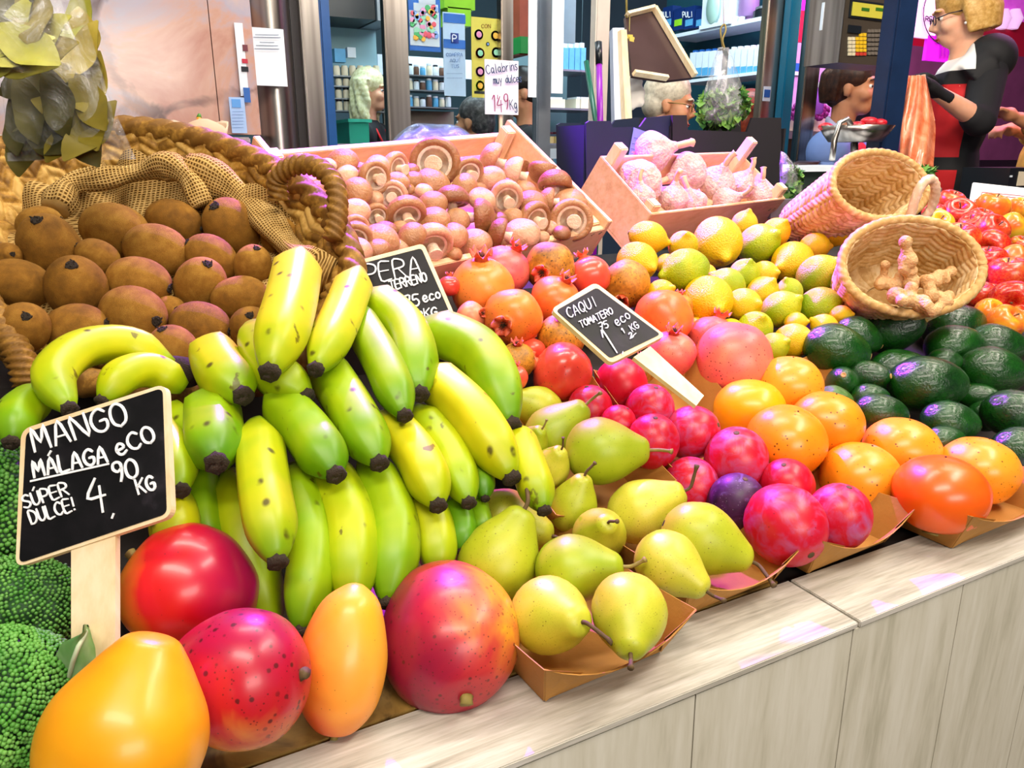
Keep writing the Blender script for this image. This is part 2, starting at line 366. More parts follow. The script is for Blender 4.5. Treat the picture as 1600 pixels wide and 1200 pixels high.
# the stall counter
X0, X1 = -1.3, 2.6
ct = Thing('market_counter', (.6, .42, 0), 'whitewashed wooden market counter with planked front under the fruit', 'counter')
def seam(u, v, z=LEDGE): r = ray(u, v); t = (z-CAM[2])/r[2]; return float((CAM+r*t)[0])
xs = seam(1290, 940)
ct.part(MB().box(((X0+xs)/2-.0008, .4215, LEDGE-.003), (xs-X0-.0016, .081, .006)), 'ledge_board', ledge_m, smooth=False, bevel=.0008)
ct.part(MB().box(((X1+xs)/2+.0008, .4215, LEDGE-.0033), (X1-xs-.0016, .081, .0066)), 'ledge_board', ledge_m, smooth=False, bevel=.0008)
cuts = [X0, -.95, -.6, -.22, seam(1092, 1078), seam(1338, 976), seam(1510, 905), seam(1600, 868)+.06, 1.3, 1.75, 2.2, X1]
for a, b in zip(cuts[:-1], cuts[1:]):
    n = 14; f = []; off = .004
    mbp = MB()
    def fr(i, j, a=a, b=b): return Vector((lerp(a+.0007, b-.0007, i)+.006*math.sin(j*3.0)*(1 if .02 < i < .98 else 1), .3825, .0+j*(LEDGE-.0078)))
    V = [fr(i/3, j/n) for j in range(n+1) for i in range(4)]; m = len(V); W = [v+Vector((0, .018, 0)) for v in V]
    F = []
    for j in range(n):
        for i in range(3): q = j*4+i; F += [(q, q+1, q+5, q+4), (m+q+4, m+q+5, m+q+1, m+q)]
        F += [(j*4, j*4+4, m+j*4+4, m+j*4), (j*4+3, m+j*4+3, m+j*4+7, j*4+7)]
    F += [(0, m, m+1, 1), (1, m+1, m+2, 2), (2, m+2, m+3, 3)]; e = n*4; F += [(e, e+1, m+e+1, m+e), (e+1, e+2, m+e+2, m+e+1), (e+2, e+3, m+e+3, m+e+2)]
    mbp.add(V+W, F); ct.part(mbp, 'front_plank', panel_m, smooth=False)
ct.part(MB().box(((X0+X1)/2, .593, LEDGE-.03), (X1-X0, .256, .05)), 'tray_floor', dark_wood, smooth=False)
for xa, xb, dr in ((X0, .40, .16), (.40, X1, .06)): ct.part(MB().hexa([(xa, .72, .76), (xb, .72, .76), (xb, 1.0, H(1.0)-.26), (xa, 1.0, H(1.0)-.26)], [(xa, .72, H(.72)-dr), (xb, .72, H(.72)-dr), (xb, 1.0, H(1.0)-dr), (xa, 1.0, H(1.0)-dr)]), 'sloping_shelf', dark_wood, smooth=False)
ct.part(MB().box(((X0+X1)/2, 1.35, 1.03), (X1-X0, .7, .04)), 'back_shelf', dark_wood, smooth=False)
ct.part(MB().box(((X0+X1)/2, 1.66, .51), (X1-X0, .06, 1.0)), 'back_board', dark_wood, smooth=False)
cl = MB().box((.02, .565, LEDGE-.002), (1.05, .2, .004)).obj('cardboard_sheet', card_m, smooth=False)
tag(cl, 'stained brown cardboard sheet lying under the mangos', 'cardboard')
# ---------------------------------------------------------------- the stalls across the aisle
FP = Plane((0, 3.1, 0), (0, -1, 0))      # glass front of the stall opposite
IP = Plane((0, 4.5, 0), (0, -1, 0))      # its shelves
SP = Plane((3.95, 0, 0), (-1, 0, 0))     # the shelf wall at its right end
def yplane(y): return Plane((0, y, 0), (0, -1, 0))
def ext(pl, u0, v0, u1, v1):
    uc, vc = (u0+u1)/2, (v0+v1)/2; a = pl.hit(u0, vc); b = pl.hit(u1, vc); return a, b, pl.hit(uc, v1)[2], pl.hit(uc, v0)[2]
def slabq(pl, u0, v0, u1, v1, zlo=None, zhi=None, out=0.0):
    a, b, z0, z1 = ext(pl, u0, v0, u1, v1); n = pl.n*out
    if zlo is not None: z0 = zlo
    if zhi is not None: z1 = zhi
    return [Vector((a[0], a[1], z0))+Vector(n), Vector((b[0], b[1], z0))+Vector(n), Vector((b[0], b[1], z1))+Vector(n), Vector((a[0], a[1], z1))+Vector(n)]
def pbox(mb, pl, u0, v0, u1, v1, th, out=0.0, zlo=None, zhi=None):
    q = slabq(pl, u0, v0, u1, v1, zlo, zhi, out); n = Vector(-pl.n)*th
    return mb.hexa(q, [x+n for x in q])
def base(pl, u, v): p = pl.hit(u, v); return (p[0], p[1], 0)
# marble pier
t = NT('pink_marble'); o_ = t.obj()
f_ = t.noise(o_, 2.2, 6, None, .6, .8); c_ = t.ramp(f_, [(.32, '#965a50'), (.42, '#b87c6a'), (.52, '#cc9c88'), (.6, '#b4a8b4'), (.72, '#d0b0a2')])
v_ = t.voro(t.mapping(o_, (1, 1, 1), (.3, .2, .5)), 2.2, 'DISTANCE_TO_EDGE'); wv = t.noise(o_, 5, 4, None, .6, 1.0)
k_ = t.ramp(t.math('ADD', v_, t.math('MULTIPLY', t.math('SUBTRACT', wv, .5), .3)), [(.0, 1.0), (.02, .7), (.05, .0)])
gate = t.ramp(t.noise(o_, 1.7, 2), [(.44, 0), (.54, 1)])
c_ = t.mix(t.math('MULTIPLY', t.math('MULTIPLY', k_, gate), .9), c_, hx('#4a2428'))
marble = t.fin(c_, .18, coat=.3)
MPl = yplane(2.95)
mw = Thing('wall_marble', base(MPl, 250, 100), 'pink veined marble', 'wall'); struct(mw.o); del mw.o['label']; del mw.o['category']
mw.part(pbox(MB(), MPl, -330, -250, 321, 210, .12, zhi=3.4), 'marble_slab', marble, smooth=False)
mw.part(pbox(MB(), MPl, 322.5, -250, 388, 210, .12, zhi=3.4), 'marble_slab', marble, smooth=False)
mw.part(pbox(MB(), MPl, -330, 211, 388, 222, .16, out=.04), 'metal_sill', steel, smooth=False, bevel=.004)
mw.part(pbox(MB(), MPl, -330, 224, 388, 300, .12, zlo=0), 'base_panel', pm('pale_base', '#c8c0c4', .5), smooth=False)
# stainless pier, posts and frames of the stall front
pier = Thing('door_1', base(FP, 440, 100), '-', '-'); struct(pier.o); pier.o.name = 'trim_1'; del pier.o['label']; del pier.o['category']
a, b, z0, z1 = ext(FP, 390, 0, 458, 200)
mb = MB(); n = 14; P = []
for i in range(n+1):
    th = math.pi*i/n; P.append((lerp(a[0], b[0], i/n), 3.1-.09*math.sin(th)**.6))
V = [(x, y, 0) for x, y in P]+[(x, y, 3.4) for x, y in P]; mb.add(V, [(i, i+1, n+2+i, n+1+i) for i in range(n)]); pier.part(mb, 'steel_cladding', steel)
pier.part(pbox(MB(), FP, 458, -100, 470, 225, .05, zlo=0, zhi=3.4, out=-.02), 'dark_joint', pm('dark_joint', '#241c1c', .5), smooth=False)
pier.part(pbox(MB(), FP, 470, -100, 505, 225, .06, zlo=0, zhi=3.4, out=.02), 'steel_frame', steel, smooth=False, bevel=.006)
def post(u0, u1, v, mat, nm, y=3.1, th=.05, zlo=0, bev=.006, idx=None):
    return struct(pbox(MB(), yplane(y), u0, v-40, u1, v+40, th, zlo=zlo, zhi=3.4).obj(nm, mat, smooth=False, bevel=bev))
post(505, 521, 110, blue_paint, 'trim_2', y=3.07)
post(604, 640, 110, steel, 'trim_3'); post(784, 803, 110, steel, 'trim_4'); post(840, 862, 110, grey_metal, 'trim_5')
post(931, 953, 60, pm('cream_post', '#d8c8b8', .4), 'trim_6', y=3.0)
post(1192, 1221, 120, steel, 'trim_7', y=3.0); post(1227, 1243, 120, teal_paint, 'trim_8', y=2.95); post(1258, 1281, 120, steel, 'trim_9', y=2.9)
# navy pole in front of the butcher
NP = yplane(1.75)
np_ = pbox(MB(), NP, 1390, 60, 1421, 180, .06, zlo=0, zhi=3.4).obj('trim_10', navy_paint, smooth=False, bevel=.006); struct(np_)
# glazing
glass = NT('window_glass'); glass = glass.fin('#eef6f8', .02, 0, .5, trans=1.0)
glass.node_tree.nodes['Principled BSDF'].inputs['IOR'].default_value = 1.02
for i, (u0, u1) in enumerate(((521, 604), (640, 784), (803, 840), (862, 915))):
    o = pbox(MB(), FP, u0, -60, u1, 232, .006, out=-.03).obj('window_%d' % (i+1), glass, smooth=False); struct(o)
fr_ = pbox(MB(), FP, 521, 226, 915, 244, .12, zlo=.2, out=.02).obj('trim_11', grey_metal, smooth=False); struct(fr_)
# ================================================================ fruit kinds (unit half-width, axis +Z)
def smooth_prof(P, n=4): return [(max(0.0, p.x), p.z) for p in cr([(r, 0, z) for r, z in P], n)]
def centre(prof):
    zs = [z for r, z in prof]; c = (max(zs)+min(zs))/2; return [(r, z-c) for r, z in prof], (max(zs)-min(zs))/2, c
def wob(amp, k=0.0):
    def fn(p, a):
        s = 1+amp*(math.sin(2*a+1+p.z*1.3)+0.6*math.sin(3*a+p.z*2.1+k)); return (p.x*s, p.y*s, p.z)
    return fn
KIND = {}
def kind(key, mesh, mat, rz, parts=(), name=None):
    mesh.materials.clear(); mesh.materials.append(mat)
    for n, m, mt in parts:
        if len(m.materials) == 0: m.materials.append(mt)
    KIND[key] = dict(me=mesh, rz=rz, parts=parts, name=name or key)
def variant(key, src, mat, name=None):
    k = KIND[src]; me = k['me'].copy(); me.materials.clear(); me.materials.append(mat)
    KIND[key] = dict(me=me, rz=k['rz'], parts=k['parts'], name=name or k['name'])
def ellprof(rz, n=12, p=1.0): return [(math.sin(math.pi*i/n)**p, -rz*math.cos(math.pi*i/n)) for i in range(n+1)]
stem_brown = pm('stem_brown', '#5a4526', 0.8, var=0.35, vs=8)
stem_green = pm('stem_olive', '#8a7a3a', 0.7, var=0.35, vs=6)
tip_dark = pm('dried_tip', '#2c2013', 0.9, var=0.5, vs=220, bump=0.6, bs=600)
# kiwi
mb = MB(); mb.lathe(ellprof(1.26, 16, 0.93), 28, fn=wob(0.012))
pb = MB()
for i in range(9):
    a = i*0.7; r = 0.07+0.05*(i % 3)
    pb.tube([(r*math.cos(a), r*math.sin(a), 1.20), (1.25*r*math.cos(a+.4), 1.25*r*math.sin(a+.4), 1.30+0.03*(i % 2))], [0.05, 0.02], 5)
pb.lathe([(0.0, 1.2), (0.2, 1.21), (0.17, 1.275), (0.09, 1.265), (0, 1.29)], 12)
cb = MB(); cb.lathe([(0.0, -1.29), (0.05, -1.33), (0.1, -1.27), (0.13, -1.22)], 8)
kiwi_m = fruit('kiwi_skin', [(0.15, '#644212'), (0.45, '#90631f'), (0.75, '#b08232')], 2.2, 0.9, wr=0.25, fine=(38, '#63390f', 0.5), bump=(0.35, 45), rough=0.75, spec=0.2, sss=0.0)
kind('kiwi', mb.mesh('kiwi'), kiwi_m, 1.26, [('stem_end', pb.mesh('kiwi_stem'), tip_dark), ('blossom_end', cb.mesh('kiwi_blossom'), tip_dark)])
# lemon
lp = smooth_prof([(0, -1.2), (.16, -1.16), (.5, -.98), (.86, -.55), (1, 0), (.9, .5), (.62, .88), (.34, 1.1), (.22, 1.24), (.12, 1.36), (0, 1.4)], 3)
lp, lz, _ = centre(lp)
mb = MB(); mb.lathe(lp, 26, fn=wob(0.014))
pb = MB(); pb.lathe([(0, -lz+.01), (.1, -lz-.03), (.13, -lz+.02), (.15, -lz+.05)], 8)
lem_y = fruit('lemon_yellow_skin', [(0.1, '#c9b400'), (0.4, '#ecc100'), (0.8, '#f6b800')], 1.1, 0.8, wr=0.3, bump=(0.35, 16), rough=0.42, specks=((7, .12, '#7a5a20', .5),))
lem_g = fruit('lemon_green_skin', [(0.15, '#86a800'), (0.5, '#b0c200'), (0.85, '#e0c800')], 1.0, 0.8, (0, 0, .12), wr=0.3, bump=(0.35, 16), rough=0.4, specks=((6, .12, '#5a5a20', .5),))
kind('lemon', mb.mesh('lemon'), lem_y, lz, [('stem_end', pb.mesh('lemon_stem'), stem_green)]); variant('lemon_green', 'lemon', lem_g)
# avocado
ap = smooth_prof([(0, -1.18), (.3, -1.13), (.7, -.85), (.96, -.35), (1, .05), (.92, .5), (.74, .95), (.5, 1.3), (.27, 1.48), (.12, 1.52), (0, 1.52)], 3)
ap, az, c_ = centre(ap)
mb = MB(); mb.lathe(ap, 30, fn=wob(0.012))
pb = MB(); pb.lathe([(.17, az-.05), (.16, az+.03), (.11, az+.05), (.09, az+.02), (0, az+.03)], 10)
avo_m = fruit('avocado_skin', [(0.2, '#072a0c'), (0.5, '#10480f'), (0.8, '#2a6a18')], 1.4, 0.8, wr=0.2, bump=(0.22, 13), rough=0.22, spec=0.55, coat=0.3, fine=(7, '#1f5a12', 0.3))
kind('avocado', mb.mesh('avocado'), avo_m, az, [('stem_button', pb.mesh('avocado_stem'), pm('avocado_button', '#b08a4a', 0.7, var=0.3, vs=8))])
variant('avocado_light', 'avocado', fruit('avocado_light_skin', [(0.2, '#1c4a10'), (0.6, '#3f7a1c'), (0.9, '#5d9426')], 1.4, 0.8, bump=(0.25, 13), rough=0.3, fine=(14, '#8aa050', 0.4)))
# plum
mb = MB(); mb.lathe(ellprof(1.08, 16), 28, fn=lambda p, a: (p.x*(1-.05*math.exp(-((a-3.14)/.22)**2)), p.y*(1-.05*math.exp(-((a-3.14)/.22)**2)), p.z*(1-.03*math.exp(-(p.x**2+p.y**2)/.03))))
pb = MB(); pb.lathe([(.1, 1.03), (.09, 1.07), (0.03, 1.05), (0, 1.06)], 8)
plum_m = fruit('plum_skin', [(0.2, '#c2001c'), (0.45, '#c8102e'), (0.55, '#c23055'), (0.68, '#b84a78'), (0.85, '#b060a0')], 1.7, 0.95, wr=0.12, dist=1.6, specks=((11, .05, '#e8a0a0', .4), (5, .06, '#3a1020', .6)), rough=0.36, sss=0.15)
plum_p = fruit('plum_purple_skin', [(0.25, '#2c0a34'), (0.5, '#4a1a52'), (0.62, '#6a4a8c'), (0.85, '#8a78b4')], 1.6, 0.95, dist=1.6, specks=((9, .1, '#b0a0c0', .4),), rough=0.45)
kind('plum', mb.mesh('plum'), plum_m, 1.08, [('stem_scar', pb.mesh('plum_scar'), stem_brown)]); variant('plum_purple', 'plum', plum_p)
# persimmon
mb = MB(); mb.lathe(smooth_prof([(0, -.8), (.4, -.8), (.8, -.6), (1, -.1), (.95, .32), (.66, .68), (.3, .83), (.06, .87), (0, .9)], 4), 32, fn=lambda p, a: (p.x*(1+.022*math.cos(4*a)), p.y*(1+.022*math.cos(4*a)), p.z))
pb = MB(); pb.lathe([(.028, .86), (.022, .905), (0, .91)], 6)
cb = MB()
for i in range(4):
    a = i*math.pi/2
    cb.slab([(0.1*math.cos(a-.6), 0.1*math.sin(a-.6), -.84), (.5*math.cos(a-.35), .5*math.sin(a-.35), -.85), (.5*math.cos(a+.35), .5*math.sin(a+.35), -.85), (0.1*math.cos(a+.6), 0.1*math.sin(a+.6), -.84)], .04)
per_m = fruit('persimmon_skin', [(0.1, '#f07a08'), (0.5, '#f39a1e'), (0.85, '#f2a638')], 1.0, 0.7, (0, 0, .1), off=.12, wr=0.35, specks=((6, .1, '#3a2010', .9), (11, .08, '#2a1810', .8)), rough=0.3, sss=0.2)
per_r = fruit('persimmon_ripe_skin', [(0.1, '#ee4a06'), (0.5, '#f36a12'), (0.85, '#f58a20')], 1.0, 0.7, rough=0.3, sss=0.2, coat=.08)
per_y = fruit('persimmon_yellow_skin', [(0.1, '#eea200'), (0.5, '#f4b010'), (0.85, '#f6b820')], 1.0, 0.7, rough=0.32, sss=0.2, coat=.06)
kind('persimmon', mb.mesh('persimmon'), per_m, .87, [('blossom_tip', pb.mesh('persimmon_tip'), tip_dark), ('calyx', cb.mesh('persimmon_calyx'), stem_green)])
variant('persimmon_ripe', 'persimmon', per_r); variant('persimmon_yellow', 'persimmon', per_y)
# pomegranate
mb = MB(); mb.lathe(smooth_prof([(0, -.9), (.3, -.9), (.75, -.65), (1, -.05), (.93, .4), (.65, .74), (.36, .88), (.28, .93), (0.2, .93), (0, .9)], 3), 30, fn=lambda p, a: (p.x*(1+.025*math.cos(5*a+.5)), p.y*(1+.025*math.cos(5*a+.5)), p.z))
pb = MB(); pb.lathe([(.24, .88), (.2, 1.0), (.25, 1.14), (.36, 1.32), (.31, 1.3), (.2, 1.14), (.13, 1.0), (.0, .96)], 24, fn=lambda p, a: (p.x, p.y, p.z-(max(0, p.z-1.08)*1.0)*(abs(math.sin(3*a))**1.2)))
kb = MB()
for i in range(16):
    a = i*.9; r = .03+.06*(i % 3)/2; kb.tube([(r*math.cos(a), r*math.sin(a), .95), (1.4*r*math.cos(a), 1.4*r*math.sin(a), 1.16)], [.02, .012], 4)
stam = pm('dry_stamens', '#40280c', 0.9, var=.4, vs=5)
pom_o = fruit('pomegranate_orange_skin', [(0.1, '#e8642c'), (0.45, '#f08a34'), (0.75, '#f2a24c')], 1.0, 0.85, wr=0.4, specks=((8, .1, '#5a2a10', .8), (14, .09, '#6a3010', .7)), rough=0.33, sss=.1)
pom_r = fruit('pomegranate_red_skin', [(0.1, '#d42a24'), (0.5, '#e85a40'), (0.85, '#f0785c')], 1.0, 0.85, wr=0.3, specks=((8, .1, '#5a1a10', .8),), rough=0.28, sss=.1, coat=.2)
pom_p = fruit('pomegranate_pink_skin', [(0.15, '#e0505a'), (0.45, '#ef7a62'), (0.7, '#f3a070'), (.9, '#f0a890')], 1.0, 0.9, wr=0.3, specks=((9, .11, '#4a1a20', .9), (16, .09, '#4a1a20', .8)), rough=0.35, sss=.1)
pom_b = fruit('pomegranate_brown_skin', [(0.2, '#7a4a10'), (0.42, '#c08420'), (0.6, '#dc9a28'), (0.85, '#e8a844')], 1.5, 0.95, wr=0.2, specks=((7, .14, '#3a2008', .9), (13, .12, '#3a2008', .8)), rough=0.5, fine=(9, '#6a4410', .6))
crown_m = fruit('pomegranate_crown', [(.2, '#c83a28'), (.6, '#d8683a'), (.9, '#a87030')], 2, .9, rough=.5)
kind('pomegranate', mb.mesh('pomegranate'), pom_o, .92, [('crown', pb.mesh('pom_crown'), crown_m), ('stamens', kb.mesh('pom_stamens'), stam)])
variant('pom_red', 'pomegranate', pom_r); variant('pom_pink', 'pomegranate', pom_p); variant('pom_brown', 'pomegranate', pom_b)
# apple
mb = MB(); mb.lathe(smooth_prof([(0, -.62), (.14, -.72), (.3, -.8), (.62, -.74), (.9, -.35), (1, .12), (.88, .6), (.6, .84), (.34, .82), (.14, .62), (0, .52)], 4), 28, fn=lambda p, a: (p.x*(1+.02*math.cos(5*a)), p.y*(1+.02*math.cos(5*a)), p.z))
pb = MB(); pb.tube([(0, 0, .5), (.02, 0, .75), (.09, .03, .98)], [.035, .03, .05], 6)
cb = MB(); cb.lathe([(0, -.66), (.1, -.72), (.13, -.68), (.1, -.62)], 7)
apple_m = fruit('apple_red_skin', [(0.15, '#98000a'), (0.42, '#bc0f14'), (0.58, '#cc3418'), (0.75, '#e09a2c')], 1.0, 0.95, wr=0.25, fine=(9, '#e88a3a', .35), specks=((16, .09, '#f0c890', .6),), rough=0.27, sss=.08, coat=.15)
apple_y = fruit('apple_yellow_skin', [(0.2, '#d02018'), (0.42, '#ea7a24'), (0.6, '#f0b428'), (0.85, '#ecd23a')], 0.9, 0.95, wr=0.25, specks=((16, .09, '#8a5a20', .5),), rough=0.27, sss=.08, coat=.15)
kind('apple', mb.mesh('apple'), apple_m, .85, [('stem', pb.mesh('apple_stem'), stem_brown), ('calyx', cb.mesh('apple_calyx'), tip_dark)]); variant('apple_yellow', 'apple', apple_y)
# pear
PP = smooth_prof([(0, -.93), (.14, -.96), (.4, -.9), (.78, -.62), (1, -.05), (.95, .38), (.79, .76), (.6, 1.06), (.46, 1.30), (.36, 1.46), (.2, 1.56), (0, 1.57)], 3)
PP, pz, pc = centre(PP)
mb = MB(); mb.lathe(PP, 28, fn=lambda p, a: ((lambda s: (p.x*s+.10*max(0, p.z)**2*.5, p.y*s, p.z))(1+.014*math.sin(2*a+p.z)+.01*math.sin(3*a+2*p.z))))
sx = .05*pz*pz
pear_stems = []
for bend in (.1, .45, -.3):
    pb = MB(); pb.tube(cr([(sx, 0, pz-.06), (sx+.03, 0, pz+.2), (sx+.1+bend*.5, .03, pz+.45), (sx+.15+bend, .06, pz+.66)], 4), [.085]+[.055]*8+[.05, .055, .075, .09], 8); pear_stems.append(pb.mesh('pear_stem'))
cb = MB(); cb.lathe([(0, -pz+.02), (.09, -pz-.01), (.13, -pz+.05), (.16, -pz+.04)], 8)
pear_m = fruit('pear_skin', [(0.1, '#909c0c'), (0.4, '#acb322'), (0.65, '#c4c036'), (0.9, '#d8c856')], 0.9, 0.8, (0, 0, -.08), off=.1, wr=0.35, specks=((8, .09, '#5a4a10', .85), (17, .1, '#7a7010', .7), (30, .16, '#94961a', .5)), rough=0.42, sss=.1)
pear_g = fruit('pear_green_skin', [(0.1, '#809a08'), (0.45, '#9eb01a'), (0.85, '#bac234')], 0.9, 0.8, (0, 0, -.05), off=.08, wr=0.3, specks=((8, .08, '#3a3a10', .85), (20, .12, '#7a8410', .6)), rough=0.42, sss=.1)
for i in range(3):
    if i == 0: kind('pear', mb.mesh('pear'), pear_m, pz, [('stem', pear_stems[0], stem_brown), ('calyx', cb.mesh('pear_calyx'), tip_dark)])
    else:
        kind('pear%d' % i, KIND['pear']['me'].copy(), pear_m if i == 1 else pear_g, pz, [('stem', pear_stems[i], stem_brown if i == 1 else stem_green), KIND['pear']['parts'][1]], name='pear')
# mushroom
mb = MB(); mb.lathe(smooth_prof([(0, .72), (.3, .69), (.66, .54), (.92, .24), (1.0, -.06), (.95, -.26), (.82, -.34), (.7, -.3), (.66, -.2)], 3), 26, fn=wob(.02))
gb = MB(); gb.lathe(smooth_prof([(.72, -.24), (.6, -.27), (.48, -.2), (.3, -.22), (.2, -.26)], 3), 26)
sb = MB(); sb.lathe(smooth_prof([(.24, -.12), (.25, -.35), (.28, -.6), (.33, -.78), (.3, -.82), (0, -.82)], 3), 16, fn=wob(.04))
mush_cap = fruit('mushroom_cap', [(0.2, '#84502c'), (0.5, '#b07c50'), (0.8, '#d0a07a')], 1.2, 0.8, wr=0.35, fine=(14, '#8a5224', .4), specks=((7, .1, '#5a3818', .6),), rough=0.4, spec=0.5, bump=(.2, 8))
mush_gill = fruit('mushroom_veil', [(0.2, '#dcb090'), (0.6, '#f0d8c0'), (.9, '#f6e6d4')], 4, 0.9, rough=0.6, bump=(.3, 20))
mush_stem = fruit('mushroom_stem', [(0.2, '#e0bc98'), (0.6, '#f0d8bc'), (.9, '#f4e4d0')], 3, 0.9, rough=0.6, bump=(.3, 14))
kind('mushroom', mb.mesh('mushroom_cap'), mush_cap, 1.0, [('veil', gb.mesh('veil'), mush_gill), ('stem', sb.mesh('mush_stem'), mush_stem)])
variant('mushroom_pale', 'mushroom', fruit('mushroom_pale_cap', [(0.2, '#b07a50'), (0.5, '#d8a888'), (0.8, '#e8c4a4')], 1.2, 0.8, wr=0.35, specks=((7, .1, '#6a4020', .6),), rough=0.42, bump=(.2, 8)))
# garlic
mb = MB(); mb.lathe(smooth_prof([(0, -.72), (.3, -.74), (.7, -.6), (1, -.1), (.95, .3), (.62, .72), (.32, 1.0), (.2, 1.25)], 4), 40, fn=lambda p, a: ((lambda s: (p.x*s, p.y*s, p.z))(1+(.085*abs(math.cos(4.5*a))-.05)*min(1, math.hypot(p.x, p.y)*1.3))))
pb = MB(); pb.tube(cr([(0, 0, 1.15), (.03, 0, 1.5), (.14, .03, 1.8), (.3, .05, 2.0)], 4), [.21]+[.16]*10+[.19, .21], 10, fn=lambda j, n, i: 1+.1*math.cos(j*2.5))
kb = MB()
for i in range(26):
    a = i*2.4; r = .22*math.sqrt(i/26); kb.tube([(r*math.cos(a), r*math.sin(a), -.7), (1.5*r*math.cos(a), 1.5*r*math.sin(a), -.86-.1*random.random())], [.022, .01], 4)
gar_m = fruit('garlic_skin', [(0.2, '#c89090'), (0.45, '#e6c4bc'), (0.75, '#f0dcd0')], 1.8, 0.9, wr=0.2, fine=(7, '#b8708c', .5), rough=0.4, bump=(.5, 7))
kind('garlic_bulb', mb.mesh('garlic'), gar_m, 1.0, [('stem', pb.mesh('garlic_stem'), pm('garlic_straw', '#d8b890', .7, var=.2, vs=6)), ('roots', kb.mesh('garlic_roots'), pm('garlic_roots', '#a88a5a', .9, var=.3, vs=10))])
# mango
def mango_mesh(rz, beak, name):
    mb = MB(); mb.lathe(smooth_prof([(0, -rz), (.25, -rz*.95), (.66, -rz*.72), (.95, -rz*.22), (1, rz*.18), (.86, rz*.62), (.5, rz*.92), (.2, rz*1.0), (0, rz*.985)], 5), 36,
        fn=lambda p, a: (p.x*(1+.015*math.sin(2*a))+beak*max(0, -p.z/rz)**2*.5, p.y*.93, p.z))
    return mb.mesh(name)
def mango_stem(rz):
    pb = MB(); pb.tube([(0, 0, rz*.96), (.01, 0, rz*1.03), (.03, .01, rz*1.08)], [.11, .08, .09], 9, fn=lambda j, n, i: 1+.15*math.cos(j*2.1)); return pb.mesh('mango_stem')
def facing(ang, tilt, roll, v):   # a world direction seen from the fruit's own axes: which cheek ripened
    d = frame(sdir(ang, tilt), roll).to_3x3().transposed() @ Vector(v); return tuple(d)
mg1 = fruit('mango_red_skin', [(0.0, '#eca024'), (0.2, '#ea801e'), (0.33, '#d42018'), (0.6, '#c40c1c'), (.9, '#a01048')], 0.8, 0.35, facing(146, 10, 2.4, RT*.42+UP*.16), off=.30, wr=0, rough=0.32, coat=.15, specks=((6, .05, '#7a2010', .6),))
mg2 = fruit('mango_crimson_skin', [(0.05, '#dc9c30'), (0.22, '#d06a2c'), (0.36, '#bc1a22'), (0.6, '#b01032'), (.9, '#8c1444')], 1.1, 0.6, facing(8, 12, 1.2, UP*.3+RT*.06), off=.12, wr=0, rough=0.33, coat=.1, specks=((5, .13, '#4a1010', .85), (12, .12, '#5a1414', .8)), dist=.8)
mg3 = fruit('mango_orange_skin', [(0.05, '#c8301c'), (0.22, '#e26420'), (0.42, '#ee9432'), (0.62, '#f2a63a'), (0.9, '#eeb028')], 0.8, 0.5, facing(-95, 8, .6, RT*.22+UP*.16), off=.24, wr=0, rough=0.36, coat=.08, specks=((7, .05, '#5a2a10', .8),))
mg4 = fruit('mango_blotched_skin', [(0.05, '#8a1034'), (0.3, '#aa1830'), (0.44, '#c03430'), (0.54, '#cc6a30'), (0.66, '#e0a01c'), (.9, '#e4b010')], 1.0, 0.6, facing(-63, 52, 3.6, RT*.36+UP*.12), off=-.02, wr=0, rough=0.36, coat=.08, specks=((7, .13, '#5a1a18', .85), (14, .12, '#5a1a18', .8)), dist=.9)
mg5 = fruit('mango_golden_skin', [(0.1, '#e08a10'), (0.5, '#eca410'), (0.85, '#f4b400')], 0.8, 0.8, wr=0, rough=0.36, coat=.1)
kind('mango1', mango_mesh(1.05, .12, 'mango'), mg1, 1.05, [('stem', mango_stem(1.05), stem_green)], 'mango')
kind('mango2', mango_mesh(1.08, .1, 'mango'), mg2, 1.08, [('stem', mango_stem(1.08), stem_brown)], 'mango')
kind('mango3', mango_mesh(1.55, .35, 'mango'), mg3, 1.55, [('stem', mango_stem(1.55), stem_green)], 'mango')
kind('mango4', mango_mesh(1.15, .15, 'mango'), mg4, 1.15, [('stem', mango_stem(1.15), stem_green)], 'mango')
mb = MB(); GP = smooth_prof([(0, -1.0), (.4, -.97), (.85, -.6), (1, -.1), (.93, .35), (.66, .8), (.46, 1.08), (.3, 1.24), (0, 1.3)], 5); mb.lathe(GP, 36, fn=wob(.015))
kind('mango5', mb.mesh('mango'), mg5, 1.15, [], 'mango')

